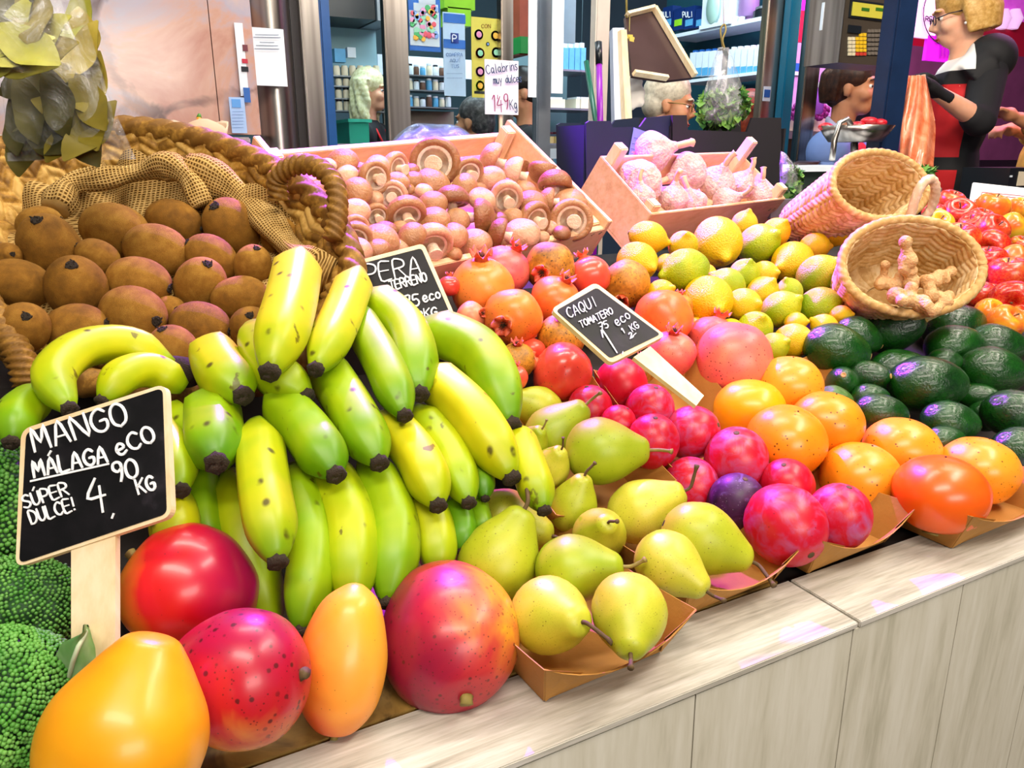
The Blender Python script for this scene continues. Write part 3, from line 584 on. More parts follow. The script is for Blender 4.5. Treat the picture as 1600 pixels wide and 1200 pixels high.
# ================================================================ the fruit laid out: (u, v, w, h, angle of the axis, tilt or None, kind, label, extra)
ORD = ['first', 'second', 'third', 'fourth', 'fifth', 'sixth', 'seventh', 'eighth', 'ninth', 'tenth', 'eleventh', 'twelfth', 'thirteenth', 'fourteenth', 'fifteenth', 'sixteenth', 'seventeenth', 'eighteenth', 'nineteenth', 'twentieth']
FR = []
def lay(key, rows, cat, group, plane=None, lift=0.0, nest='', adj='', nrows=4, where=''):
    batch = []
    for it in rows:
        u, v, w, h = it[:4]; ang = it[4] if len(it) > 4 else random.uniform(0, 360); tilt = it[5] if len(it) > 5 else None
        kk = it[6] if len(it) > 6 and it[6] else key; lab = it[7] if len(it) > 7 else None; lf = it[8] if len(it) > 8 else 0.0
        K = KIND[kk]; rz = K['rz']
        if rz > 1.12:
            r = min(w, h)/2
            if tilt is None:
                q = max(0.0, (max(w, h)/min(w, h))**2-1)/(rz*rz-1); tilt = math.degrees(math.acos(min(1.0, math.sqrt(q))))
            if max(w, h)/min(w, h) > rz: r = r*(max(w, h)/min(w, h)/rz)**0.6
        else:
            r = w/2
            if tilt is None: tilt = 35
        r *= {'lemon': 1.09, 'kiwi': 1.05, 'avocado': 1.08, 'apple': 1.05, 'garlic': 1.06}.get(cat, 1.0)
        t = plane.t(u, v) if plane else surf_t(u, v)
        t = t*(1-(lift+lf)/t)
        e = dict(key=kk, u=u, v=v, r=r, R=(r if rz < 1.12 else math.sqrt(r*max(w, h)/2))*0.93, ang=ang, tilt=tilt, t=t, t0=t, lab=lab, cat=cat, group=group, nest=nest, adj=adj, roll=(it[9] if len(it) > 9 else random.uniform(0, 6.28)))
        FR.append(e); batch.append(e)
    # where a fruit has no description of its own, its place in the heap tells it apart
    auto = [e for e in batch if not e['lab']]
    if auto:
        vs = sorted(e['v'] for e in batch); cuts = [vs[int(len(vs)*k/nrows)] for k in range(1, nrows)]
        for e in batch: e['row'] = sum(e['v'] >= c for c in cuts)
        for rr in range(nrows):
            L = sorted([e for e in batch if e['row'] == rr], key=lambda e: e['u'])
            for i, e in enumerate(L):
                if e['lab']: continue
                rn = 'back' if rr == 0 else 'front' if rr == nrows-1 else ORD[rr]
                o = 'leftmost' if i == 0 else 'rightmost' if i == len(L)-1 else ORD[i]+' from left'
                e['lab'] = '%s, %s in the %s row of %s' % (ADJ.get(e['key'], e['key']), o, rn, where)
ADJ = {'kiwi': 'fuzzy brown kiwi', 'lemon': 'yellow lemon', 'lemon_green': 'greenish lemon', 'avocado': 'glossy dark avocado', 'avocado_light': 'lighter green avocado', 'apple': 'red apple', 'apple_yellow': 'yellow-red apple', 'mushroom': 'brown mushroom', 'mushroom_pale': 'pale mushroom'}
PXN = 550/1600.0
kiwis = [(62,350,70,50,10),(79,388,97,88,80),(12,400,46,40,0),(180,360,107,78,165),(272,346,84,64,165),(364,357,86,80,115),(445,368,79,68,280,75),(244,391,103,70,165),
 (153,402,64,52,150),(330,403,76,64,145),(395,415,62,54,60,40),(31,443,78,72,160),(120,451,95,86,60),(217,441,103,64,-12),(313,446,88,76,50),(375,466,85,66,10),(208,492,104,86,-14),
 (38,512,80,72,30),(119,514,94,72,10),(313,509,100,62,-10),(392,513,66,62,60,60),(273,553,86,74,100),(497,430,72,70,40),(265,486,52,46,0,None,None,None,-.02)]
lay('kiwi', kiwis, 'kiwi', 'kiwis in the wicker basket', nest='kiwi', nrows=5, where='the basket')
lem = [(1015,372,68,42,-15),(997,410,72,58,-35,50),(1068,383,42,42,90,60),(1068,422,80,62,195),(1122,380,80,70,-85),(1163,350,45,38,80),(1187,380,64,58,30,None,'lemon_green'),(1213,362,44,40,60),
 (1107,470,76,72,-70),(1135,443,60,46,150,None,'lemon_green'),(1163,428,46,44,80,50,'lemon_green'),(1163,477,50,52,0,60),(1192,457,50,46,60,50),(1237,410,70,58,200),(1275,385,50,38,0),
 (1280,428,60,58,40,40,'lemon_green'),(1305,353,60,54,100,None,None,'yellow lemon on top of the heap against the tall straw basket',.03),(1270,356,46,40,150),(1233,455,46,38,120,None,'lemon_green'),(1222,482,62,52,35,None,'lemon_green'),(1283,477,66,54,22,None,'lemon_green','green lemon with a long nipple, beside the ginger basket'),
 (1180,513,52,50,80,60,'lemon_green'),(1210,542,44,42,30,50,'lemon_green'),(1240,532,58,52,20),(1287,510,50,34,150),(1315,492,34,28,0),(1033,457,44,38,20),(1087,513,40,32,0),(1143,516,42,34,0),(1245,503,34,28,0),(1041,413,30,30,0),(1103,428,34,30,0,50,None,None,-.02),(1195,428,42,38,0,50,None,None,-.02)]
lem = [tuple(x) for x in lem]
lem[3] = (1068,422,80,62,195,None,'lemon_green')
lay('lemon', lem, 'lemon', 'lemons heaped beside the garlic crate', nrows=5, where='the lemon heap')
avo = [(1307,546,108,62,-12,None,None,None,.012),(1342,525,72,50,-25),(1396,515,82,66,22,None,None,None,.01),(1490,510,110,50,12),(1491,540,100,46,8),(1557,540,98,52,-5),(1405,580,96,60,6),(1478,565,58,32,-10),(1450,601,122,74,0,None,None,'large glossy avocado lying level in the middle, topmost of the heap',.03),
 (1552,580,100,68,-8,None,None,None,.02),(1590,647,92,72,-10,None,None,None,.02),(1316,600,70,46,130,60,None),(1360,622,62,36,0),(1377,645,90,46,-8),(1485,660,96,50,-8),(1307,622,48,36,-20,None,'avocado_light'),(1475,690,64,42,10),(1597,702,90,62,0),(1355,588,46,46,0,40,None,None,-.02),(1545,650,50,44,0,40,None,None,-.02),(1530,620,46,40,0,40,None,None,-.03)]
lay('avocado', avo, 'avocado', 'avocados heaped beside the persimmons', nrows=4, where='the avocado heap')
app = [(1484,319,42,34,80),(1459,336,34,30,100),(1463,354,48,45,100,60,'apple_yellow'),(1497,337,50,42,110,50),(1531,347,42,34,80),(1549,327,50,42,80,30,'apple_yellow'),(1594,328,38,36,90,30,'apple_yellow'),(1581,356,44,40,40,40,'apple_yellow'),(1547,362,50,36,60,60),(1499,377,56,48,100,30),
 (1549,386,54,42,200,40),(1541,414,58,50,100,20),(1583,407,46,36,30,30,'apple_yellow'),(1574,434,62,50,100,20),(1510,410,40,36,120),(1475,397,34,30,90),(1580,472,64,52,200,60),(1530,462,44,42,90),(1544,490,44,36,60,60,'apple_yellow'),(1568,506,54,38,60,50,'apple_yellow'),(1596,497,40,40,90),(1549,461,34,34,90),(1593,386,34,32,90),(1518,352,36,34,120,30)]
lay('apple', app, 'apple', 'apples heaped behind the avocados', nrows=5, where='the apple heap')
# ---------------------------------------------------------------- fruit described one by one
poms = [(753,451,100,86,90,30,'pomegranate','large orange pomegranate right beside the pear sign board'),(788,424,80,62,60,20,'pom_pink','pink pomegranate touching the mushroom crate, behind the large orange one'),(802,496,92,94,225,62,'pomegranate','orange pomegranate with its dark star crown facing the viewer',.02),
 (860,417,78,68,225,58,'pom_brown','yellow-brown pomegranate with dark crown, leaning on the mushroom crate'),(867,469,78,64,60,30,'pomegranate','orange pomegranate half hidden behind the persimmon sign board'),(877,527,76,62,90,40,'pom_brown','olive-brown pomegranate under the left corner of the persimmon sign'),(922,432,66,50,110,0,'pom_red','small red pomegranate with its red crown pointing up'),
 (977,444,78,66,250,40,'pom_brown','speckled brown pomegranate above the persimmon sign board'),(1037,498,92,60,200,20,'pomegranate','orange pomegranate right of the persimmon sign, under the lemons'),(1049,553,76,68,90,30,'pom_pink','pinkish pomegranate right of the persimmon sign handle'),(808,563,58,54,90,30,'pom_brown','dark speckled pomegranate behind the outermost banana'),
 (879,584,98,80,160,10,'pom_red','shiny red-orange pomegranate above the plums, crown pointing left'),(1146,566,128,96,190,-20,'pom_pink','biggest pink pomegranate above the yellow persimmon'),(1112,532,80,58,70,5,'pom_pink','pink pomegranate with crown upright, behind the biggest pink one'),(736,494,46,40,10,40,'pom_pink','small pomegranate crown-first beside the pear sign edge'),
 (702,447,34,32,90,0,'pom_red','red pomegranate peeping out behind the pear sign'),(832,548,40,36,90,0,'pom_red','dark red pomegranate deep in the gap over the plums',-.02),(1062,478,40,32,90,20,'pom_brown','brown pomegranate wedged under the big yellow lemon'),(806,590,40,36,90,20,'pom_red','red-orange pomegranate just above the topmost pear',-.01),(1003,578,44,40,90,20,'pom_brown','yellowish pomegranate hidden under the persimmon sign',-.02),(925,500,70,60,90,20,'pom_red','red pomegranate hidden behind the persimmon sign board',-.03)]
lay('pomegranate', poms, 'pomegranate', 'pomegranates heaped in front of the mushroom crate')
plums = [(970,603,84,80,100,20,'plum','reddish plum on top, right below the persimmon sign'),(922,640,72,66,100,20,'plum','plum behind the thin stem of the upright pear'),(1015,640,76,66,80,30,'plum','plum beneath the topmost plum, to its right'),(965,662,56,44,60,20,'plum','small plum half hidden behind the horizontal pear'),(1020,690,84,76,90,30,'plum','plum at the stem tip of the horizontal pear'),(1080,676,86,78,20,30,'plum','plum with pale bloom at the right end of the rear plum tray'),
 (1080,757,84,80,-60,40,'plum','plum at the left end of the front plum tray, behind a pear stem'),(1151,721,104,90,100,30,'plum','large round plum at the back of the front plum tray'),(1150,786,88,82,80,30,'plum_purple','dark purple plum among the red ones'),(1230,760,86,62,110,30,'plum','plum wedged between the front plums and the scarred persimmon'),(1227,820,124,114,-60,50,'plum','biggest plum, at the front of its tray, stem scar showing'),(1310,808,100,106,80,20,'plum','plum at the front right corner of its tray')]
lay('plum', plums, 'plum', 'plums in paper trays')
pers = [(1171,641,110,86,90,10,'persimmon_yellow','yellow persimmon at the left of the rear tray'),(1234,602,102,82,90,20,'persimmon','pale orange persimmon at the very back of the rear tray'),(1229,688,122,90,80,30,'persimmon','persimmon with black scars at the front of the rear tray'),(1292,661,112,88,80,20,'persimmon','persimmon at the right of the rear tray, leaning on its wall'),
 (1345,747,124,114,80,20,'persimmon','persimmon at the left of the front tray'),(1409,702,112,98,85,20,'persimmon','persimmon at the back of the front tray'),(1469,771,137,116,90,15,'persimmon_ripe','deepest orange shiny persimmon at the front of its tray'),(1529,734,114,122,80,15,'persimmon','tall persimmon at the right of the front tray')]
lay('persimmon', pers, 'persimmon', 'persimmons in paper trays')
pears = [(983,966,150,120,255,62,'pear','pear at the tray front, its stem end pointing at the viewer',.012),(865,962,140,120,20,58,'pear1','pear at the front left corner of the front tray'),(784,868,165,126,62,None,'pear1','big pear standing upright beside the blotched mango',.02),(800,818,150,84,-12,20,'pear1','pear behind the big upright one, stem pointing right'),
 (905,888,160,86,8,12,'pear2','pear lying crosswise in the tray middle, stem to the right',.012),(938,832,112,78,80,60,'pear','small pear with its stub stem facing up, in the second row'),(897,785,90,78,75,20,'pear','pale pear standing at the back left of the second tray'),(1012,795,148,84,25,10,'pear1','pear with its stem crossing the red plum behind'),(1105,846,158,98,-22,8,'pear1','pear with reddish blush, stem against the biggest plum'),(1052,886,130,98,-35,30,'pear1','greenish pear with a curved stem hanging over the tray edge',.01),
 (949,705,148,88,0,8,'pear2','smooth green pear lying horizontally in the rear tray',.012),(873,672,128,78,42,10,'pear2','slim pear with a long thin stem pointing up right'),(836,636,84,70,160,20,'pear','pear with dark blemish beside the outermost banana'),(862,728,72,62,60,40,'pear','pale pear half hidden below the slim pear'),(832,690,60,54,60,40,'pear2','pear tucked deep behind the two rear pears',-.02)]
lay('pear', pears, 'pear', 'pears in paper trays')
mangos = [(300,921,196,172,146,10,'mango1','red mango with orange cheek, right of the mango sign',.05,2.4),(370,1060,206,196,8,12,'mango2','crimson streaked mango with its stem pointing right',.02,1.2),(536,1026,146,232,-95,8,'mango3','orange mango standing upright with its stem end down',.0,0.6),(700,985,212,226,-63,52,'mango4','big blotched red and yellow mango at the ledge',.0,3.6),(196,1150,262,240,78,-10,'mango5','golden yellow mango at the lower left corner',.03,0)]
lay('mango1', mangos, 'mango', 'mangos lying at the front of the counter', plane=Plane((0, 0, .952), (0, 0, 1)))
FR[-1]['r'] = 124; FR[-3]['r'] = 73; FR[-5]['R'] *= .6
garl = [(1018,238,60,50,12,10,'garlic_bulb','garlic bulb on top of the heap, stem pointing right',.02),(1000,284,68,50,235,20,'garlic_bulb','garlic bulb at the crate left wall, roots showing',.01),(1077,268,58,60,200,10,'garlic_bulb','garlic bulb with violet shine, second from the top',.02),(1120,287,54,54,75,50,'garlic_bulb','garlic bulb with its roots and stem facing the viewer',.01),(1053,312,44,38,90,30,'garlic_bulb','small garlic bulb behind the front crate board'),(1083,318,42,34,120,30,'garlic_bulb','garlic bulb low at the middle of the front board'),(1157,290,42,38,60,30,'garlic_bulb','garlic bulb right of the root-side bulb'),(1186,304,40,36,90,40,'garlic_bulb','garlic bulb in the right corner of its crate'),(1133,316,42,34,20,30,'garlic_bulb','garlic bulb low by the right of the front board'),(1003,310,40,36,100,20,'garlic_bulb','garlic bulb low in the left front corner of its crate')]
def rect3(FLp, FRp, BLp):
    a, b, c = at(*FLp), at(*FRp), at(*BLp); return [c, b+c-a, b, a]
GC = rect3((1018, 335, 1.33), (1228, 310, 1.66), (938, 243, 1.40))
MC = rect3((573, 426, .99), (958, 345, 1.32), (395, 212, 1.075))
GP_ = plane3(GC[0], GC[1], GC[2]); MP_ = plane3(MC[0], MC[1], MC[2])
lay('garlic_bulb', garl, 'garlic', 'garlic bulbs in the wooden crate', plane=GP_.lifted(-.02))
def Z1(x, y): return 450+x*.3125, 180+y*.3125
mu = [(55,222,60,'c'),(270,238,130,'c'),(190,258,80,'c'),(365,285,90,'c'),(290,302,95,'c'),(340,385,128,'C'),(450,248,90,'c'),(535,268,125,'gl'),(430,312,130,'gr'),(545,335,95,'c'),(615,278,66,'c'),(735,240,190,'g'),(850,248,56,'c'),(1020,220,125,'sr'),(900,288,122,'gu'),(630,325,82,'c'),(720,342,140,'c'),(880,352,102,'C'),(1015,318,112,'C'),(1130,292,122,'sr'),(1225,242,106,'c'),(1280,285,122,'su'),(1100,348,60,'c'),(1335,338,130,'sd'),(1090,412,132,'gu'),(1185,378,92,'c'),(430,418,72,'C'),(525,408,118,'g'),(590,490,150,'gd'),(725,442,112,'C'),(820,418,132,'sd'),(970,424,112,'c'),(970,510,136,'sl'),(725,527,126,'c'),(845,522,104,'c'),(335,482,114,'C'),(440,502,98,'gr'),(1220,442,122,'c'),(1300,428,98,'sr'),(1410,432,122,'c'),(1415,525,158,'g'),(1230,522,140,'gr'),(1125,508,82,'c'),(1055,592,116,'sr'),(1170,592,142,'c'),(930,642,140,'c'),(825,607,118,'C'),(715,640,168,'gd'),(620,602,112,'C'),(490,582,104,'sd'),(465,622,140,'c'),(335,612,130,'gu'),(340,560,100,'gu'),(350,675,112,'c'),(445,672,98,'c'),(1270,612,60,'c'),(1310,562,66,'c'),(400,572,56,'c'),(160,468,102,'c'),(150,392,92,'sl'),(70,362,66,'c'),(830,692,64,'c'),(1060,522,66,'c'),(600,372,56,'c'),(930,244,56,'c'),(560,562,66,'c'),(250,420,80,'c'),(215,520,80,'c'),(230,600,90,'c'),(60,430,70,'c'),(1370,590,70,'c'),(560,660,80,'c'),(780,560,70,'c'),(680,380,70,'c'),(1350,470,70,'c'),(960,370,60,'c')]
TY = {'c': (None, 40), 'C': (None, 55), 'g': (100, -72), 'gl': (170, -30), 'gr': (140, -45), 'gu': (120, -50), 'gd': (110, -35), 'sr': (165, 5), 'sl': (10, 5), 'su': (265, 5), 'sd': (95, 0)}
SAY = {'g': 'mushroom with its white underside facing the viewer', 'gl': 'mushroom tipped left showing its pale veil', 'gr': 'mushroom tipped to show stem and veil', 'gu': 'mushroom lying half over, veil visible', 'gd': 'mushroom on its side, thick stem pointing down', 'sr': 'mushroom on its side with stem to the right', 'sl': 'mushroom on its side with stem to the left', 'su': 'upside-down mushroom with stem on top', 'sd': 'upright mushroom with cut stem below'}
rows = []
for x, y, wd, ty in mu:
    u, v = Z1(x, y); a, t = TY[ty]; big = wd*.3125*1.36
    rows.append((u, v, big, big*.9, (random.uniform(60, 120) if a is None else a+random.uniform(-12, 12)), t, 'mushroom' if random.random() < .7 else 'mushroom_pale', None, .008 if wd > 110 else -.008 if wd < 80 else 0))
n0 = len(FR)
lay('mushroom', rows, 'mushroom', 'brown mushrooms in the wooden crate', plane=MP_.lifted(-.012), nrows=8, where='the crate')
for e, m in zip(FR[n0:], mu):
    if m[3] in SAY:
        s = e['lab'].split(', ', 1)[1].replace('in the ', '').replace(' row of the crate', ' row'); e['lab'] = SAY[m[3]]+', '+s
# fruit that would cut into each other is pushed apart a little, nearer or farther
def settle(n=170):
    D = np.array([ray(e['u'], e['v']) for e in FR]); dl = np.linalg.norm(D, axis=1); t = np.array([e['t'] for e in FR]); t0 = t.copy()
    rp = np.array([e['R'] for e in FR])/F_PX
    for _ in range(n):
        P = D*t[:, None]; r = rp*t
        d = np.linalg.norm(P[:, None]-P[None], axis=2); pen = r[:, None]+r[None]-d; np.fill_diagonal(pen, 0); pen = np.clip(pen, 0, None)
        s = np.sign(t[:, None]-t[None]+1e-9); t = t+0.22*(pen*s).sum(1)/dl+0.02*(t0-t)
        t = np.clip(t, t0-.07, t0+.06)
    for e, x in zip(FR, t): e['t'] = float(x)
settle()
for e in FR:
    K = KIND[e['key']]; r = e['r']*e['t']/F_PX
    o = link(K['name'], K['me']); z = sdir(e['ang'], e['tilt'])
    s = [r*random.uniform(.97, 1.03), r*random.uniform(.97, 1.03), r*random.uniform(.98, 1.02)]
    o.matrix_world = Matrix.Translation(Vector(at(e['u'], e['v'], e['t']))) @ frame(z, e['roll']) @ Matrix.Diagonal((*s, 1))
    tag(o, e['lab'], e['cat'], e['group'])
    for n, m, mt in K['parts']: link(n, m, None, o)
# ---------------------------------------------------------------- bananas
def banana_mat(name, stops, off):
    t = NT(name); o = t.obj(); r = t.rand(); w_ = t.math('MULTIPLY', r, 31.0)
    al = t.n('ShaderNodeAttribute', attribute_name='along').outputs['Fac']
    f = t.math('ADD', t.math('MULTIPLY', t.noise(o, 28, 2, w_), .5), t.math('MULTIPLY_ADD', r, .3, off))
    e = t.ramp(al, [(0.0, .0), (.12, .25), (.6, .28), (.86, .12), (.97, -0.0)])
    f = t.math('ADD', f, e); c = t.ramp(f, stops)
    mp = t.mapping(o, (1, 1, .45))
    v = t.voro(mp, 55, w=w_); q = t.ramp(v, [(.10, 1.0), (.22, 0.0)]); g = t.ramp(t.noise(o, 26, 3, w_), [(.48, 0), (.54, 1)])
    c = t.mix(t.math('MULTIPLY', t.math('MULTIPLY', q, g), .85), c, hx('#3a2608'))
    sc = t.n('ShaderNodeTexNoise', noise_dimensions='4D'); t.l(t.mapping(o, (1, 1, .6)), sc.inputs['Vector']); sc.inputs['Scale'].default_value = 60; sc.inputs['Detail'].default_value = 4; t.l(w_, sc.inputs['W'])
    q2 = t.ramp(sc.outputs[0], [(.67, 0), (.70, 1)]); c = t.mix(t.math('MULTIPLY', q2, .75), c, hx('#4a3208'))
    return t.fin(c, 0.42, 0, .45, 0, .08)
ban_g = banana_mat('banana_green_skin', [(.15, '#427c02'), (.45, '#74a002'), (.7, '#9db404'), (.95, '#c0c40c')], .02)
ban_y = banana_mat('banana_ripening_skin', [(.15, '#5c9204'), (.4, '#8fac04'), (.65, '#bcbe06'), (.95, '#dccc18')], .04)
ban_d = banana_mat('banana_deep_green_skin', [(.15, '#356e04'), (.45, '#5c9204'), (.7, '#86a806'), (.95, '#a8b80c')], .0)
class Ban: Y0, Z0, S = .55, .955, .66
BPL = Plane((0, .57, .96), (0, -.62, 1))
def banana(root, pts, wpx, mat, lifts=(0, 0, 0), tip=True, blunt=False, label=None):
    P = []
    for (u, v), lf in zip(pts, lifts):
        t = min(x for x in (BPL.t(u, v), Plane((0, 0, .93), (0, 0, 1)).t(u, v)) if x > 0); P.append(Vector(at(u, v, t-lf)))
    mid = P[len(P)//2]; tm = float(np.dot(np.array(mid)-CAM, FW)); R = wpx/2*tm/F_PX
    C = cr([p-mid for p in P], 24//(len(P)-1)); k = len(C); mb = MB(); rad = []
    for i in range(k):
        s = i/(k-1)
        a = min(1, .42+s/.16*.58) if s < .16 else 1.0
        if s > .70: q = (s-.70)/.30; a = 1-.68*q**2.0
        rad.append(R*a)
    mb.tube(C, rad, 20, fn=lambda j, n, i: 1+.05*math.cos(5*2*math.pi*j/n)+.012*math.cos(10*2*math.pi*j/n))
    me = mb.mesh('banana', weld=False); at_ = me.attributes.new('along', 'FLOAT', 'POINT')
    at_.data.foreach_set('value', [i/(k-1) for i in range(k) for j in range(20)])
    o = link('banana', me, mat, root.o, root.M @ Matrix.Translation(mid))
    if label: o['label'] = label
    if tip:
        d = (C[-1]-C[-3]).normalized(); tb = MB(); r0 = rad[-1]
        tb.tube([C[-1]-d*r0*.7, C[-1]+d*r0*.35, C[-1]+d*r0*.75, C[-1]+d*r0*.7], [r0*1.06, r0*1.24, r0*1.05, r0*.5], 12, fn=lambda j, n, i: 1+.1*math.sin(j*2.7+i))
        tb.obj('blossom_tip', tip_dark, o)
    return o
def hand(label, loc, items):
    p = at(*loc); th = Thing('banana_bunch', p, label, 'bananas', 'bunches of bananas stacked on the counter')
    for it in items: banana(th, *it[:3], **(it[3] if len(it) > 3 else {}))
    return th
G, Y, D = ban_g, ban_y, ban_d
L3 = lambda a: dict(lifts=(a*.6, a, a*.8))
top = hand('topmost green banana bunch, fanned out in front of the pear sign', (520, 480, .86), [
 ([(468,398),(452,480),(422,580)], 80, Y, dict(lifts=(.10,.13,.125))), ([(560,425),(532,500),(494,576)], 64, Y, dict(lifts=(.085,.11,.115))),
 ([(548,480),(596,560),(632,648)], 62, G, dict(lifts=(.06,.095,.10))), ([(572,462),(636,515),(656,614)], 70, G, dict(lifts=(.05,.08,.085))),
 ([(655,510),(752,555),(798,662)], 78, G, dict(lifts=(.055,.08,.07)))])
mid_ = hand('middle banana bunch, its dark tips pointing down right', (560, 620, .80), [
 ([(395,510),(425,575),(478,618)], 70, G, dict(lifts=(.06,.08,.085))), ([(330,545),(345,578),(379,617)], 80, Y, dict(lifts=(.03,.06,.085))),
 ([(500,560),(550,640),(592,722)], 74, G, dict(lifts=(.05,.075,.085))), ([(425,615),(482,675),(524,740)], 78, G, dict(lifts=(.05,.072,.085))),
 ([(330,630),(332,668),(338,722)], 88, G, dict(lifts=(.03,.055,.08))), ([(665,580),(740,648),(799,745)], 76, Y, dict(lifts=(.05,.075,.065))),
 ([(598,650),(652,710),(684,788)], 70, Y, dict(lifts=(.045,.06,.065))), ([(648,640),(702,705),(732,784)], 60, G, dict(lifts=(.035,.045,.05))), ([(740,690),(752,735),(758,778)], 36, D, dict(lifts=(.03,.035,.035))),
 ([(806,672),(826,728),(850,796)], 58, Y, dict(lifts=(.045,.055,.05)))])
low = hand('lowest banana bunch, long green fruit hanging down behind the mangos', (520, 850, .68), [
 ([(402,662),(412,765),(433,876)], 80, Y, dict(lifts=(.05,.075,.07))), ([(360,740),(385,850),(425,985)], 74, G, dict(lifts=(.0,.005,-.02))),
 ([(462,730),(487,850),(470,985)], 76, G, dict(lifts=(.02,.035,.02))), ([(505,720),(546,815),(548,950)], 82, G, dict(lifts=(.02,.04,.025))),
 ([(572,715),(615,815),(606,940)], 76, G, dict(lifts=(.02,.035,.02))), ([(650,765),(677,820),(684,900)], 64, G, dict(lifts=(.01,.02,.01))), ([(708,780),(722,815),(722,860)], 44, D, dict(lifts=(.01,.015,.01))), ([(745,780),(752,808),(758,835)], 32, D, dict(lifts=(.01,.015,.01))),
 ([(310,720),(318,800),(335,880)], 54, D, dict(lifts=(.0,.01,.0)))])
left = hand('left banana bunch behind the mango sign, one fruit arched over', (200, 600, .78), [
 ([(268,572),(200,538),(128,545),(84,590),(108,638)], 62, Y, dict(lifts=(.03,.05,.065,.07,.075))), ([(288,606),(240,578),(196,585),(160,625)], 56, Y, dict(lifts=(.03,.05,.06,.055))),
 ([(60,620),(32,645),(18,690)], 64, G, dict(lifts=(.03,.045,.05))), ([(225,650),(262,700),(283,765)], 66, G, dict(lifts=(.02,.045,.06))), ([(240,750),(268,800),(272,860)], 74, Y, dict(lifts=(.01,.03,.03))), ([(262,640),(290,662),(320,690)], 46, G, dict(lifts=(.0,.02,.03)))])
sb = MB(); q = [Vector(at(265, 572, .76)), Vector(at(288, 580, .755)), Vector(at(300, 592, .75))]; sb.tube(q, [.012, .016, .012], 9, fn=lambda j, n, i: 1+.12*math.sin(j*2.3+i)); left.part(sb, 'stem', tip_dark)
# ---------------------------------------------------------------- paper trays
def tray(label, c, w, l, rot, h, zb, slope=0.0, flare=.015, dip=.45, name='paper_tray'):
    """kraft boat: flat bottom w x l, flared walls, peaked corners, each end dips in the middle"""
    th = Thing(name, (c[0], c[1], zb), label, 'tray', 'kraft paper fruit trays')
    M = Matrix.Translation((c[0], c[1], zb)) @ Matrix.Rotation(math.atan(slope), 4, 'X') @ Matrix.Rotation(math.radians(rot), 4, 'Z')
    N = 10; loop_b = []; loop_t = []
    def side(p, q, end):
        for i in range(N):
            s = i/N; x = lerp(p[0], q[0], s); y = lerp(p[1], q[1], s); k = 4*s*(1-s)
            bulge = 1+(.25*k if end else .0)
            px, py = x, y
            dx = flare*(1 if x > 0 else -1)*(abs(x)/(w/2)) ; dy = flare*(1 if y > 0 else -1)*(abs(y)/(l/2))
            loop_b.append(Vector((px, py, 0))); loop_t.append(Vector((x+dx*(1.0 if not end else 1.0), y+dy*bulge*1.5, h*(1-dip*k if end else 1-.12*k))))
    a, b, d, e = (-w/2, -l/2), (w/2, -l/2), (w/2, l/2), (-w/2, l/2)
    side(a, b, True); side(b, d, False); side(d, e, True); side(e, a, False)
    K = len(loop_b); t = .0012
    inn_t = [Vector((v.x*(1-t*9), v.y*(1-t*9), v.z)) for v in loop_t]; inn_b = [Vector((v.x*(1-t*9), v.y*(1-t*9), t)) for v in loop_b]
    V = [M @ v for v in loop_b+loop_t+inn_t+inn_b]; F = []
    for i in range(K):
        j = (i+1) % K
        F += [(i, j, K+j, K+i), (K+i, K+j, 2*K+j, 2*K+i), (2*K+i, 2*K+j, 3*K+j, 3*K+i)]
    F += [tuple(range(K-1, -1, -1)), tuple(range(3*K, 4*K))]
    th.part(MB().add(V, F), 'tray_body', kraft, smooth=False)
    for s, y in ((-1, -l/2), (1, -l/2)):   # the folded corner flaps
        cb = MB()
        p0 = Vector((s*w/2*1.0, y*1.0, .0)); p1 = Vector((s*(w/2+flare), y-flare*1.5, h)); n = Vector((-s, -1, 0)).normalized()*.0012
        p2 = p1+Vector((-s*w*.28, 0, -h*.3)); q = [M @ (x+n) for x in (p0, p1, p2)]; r = [M @ (x+n*1.6) for x in (p0, p1, p2)]
        cb.add(q+r, [(0, 1, 2), (5, 4, 3), (0, 3, 4, 1), (1, 4, 5, 2), (2, 5, 3, 0)])
        th.part(cb, 'corner_flap', kraft, smooth=False)
    return th
def onz(u, v, z): r = ray(u, v); return CAM+r*((z-CAM[2])/r[2])
tray('kraft paper tray of pears nearest the ledge edge', (.309, .512), .118, .17, 3, .048, LEDGE+.001)
tray('kraft paper tray holding the second row of pears', (.478, .545), .120, .16, 3, .05, LEDGE+.001)
tray('kraft paper tray with the biggest plum at its front', (.640, .545), .125, .16, 3, .05, LEDGE+.001)
tray('kraft paper tray with the ripest persimmon at its front', (.835, .520), .165, .18, 3, .05, LEDGE+.001)
tray('kraft paper tray of rear pears, beside the outermost banana', (.435, .685), .125, .13, 2, .05, H(.66)-.04, .5)
tray('kraft paper tray of rear plums under the persimmon sign handle', (.600, .70), .13, .13, 2, .05, H(.67)-.038, .5)
tray('kraft paper tray of rear persimmons, beside the avocados', (.790, .672), .165, .13, 2, .05, H(.645)-.045, .5)
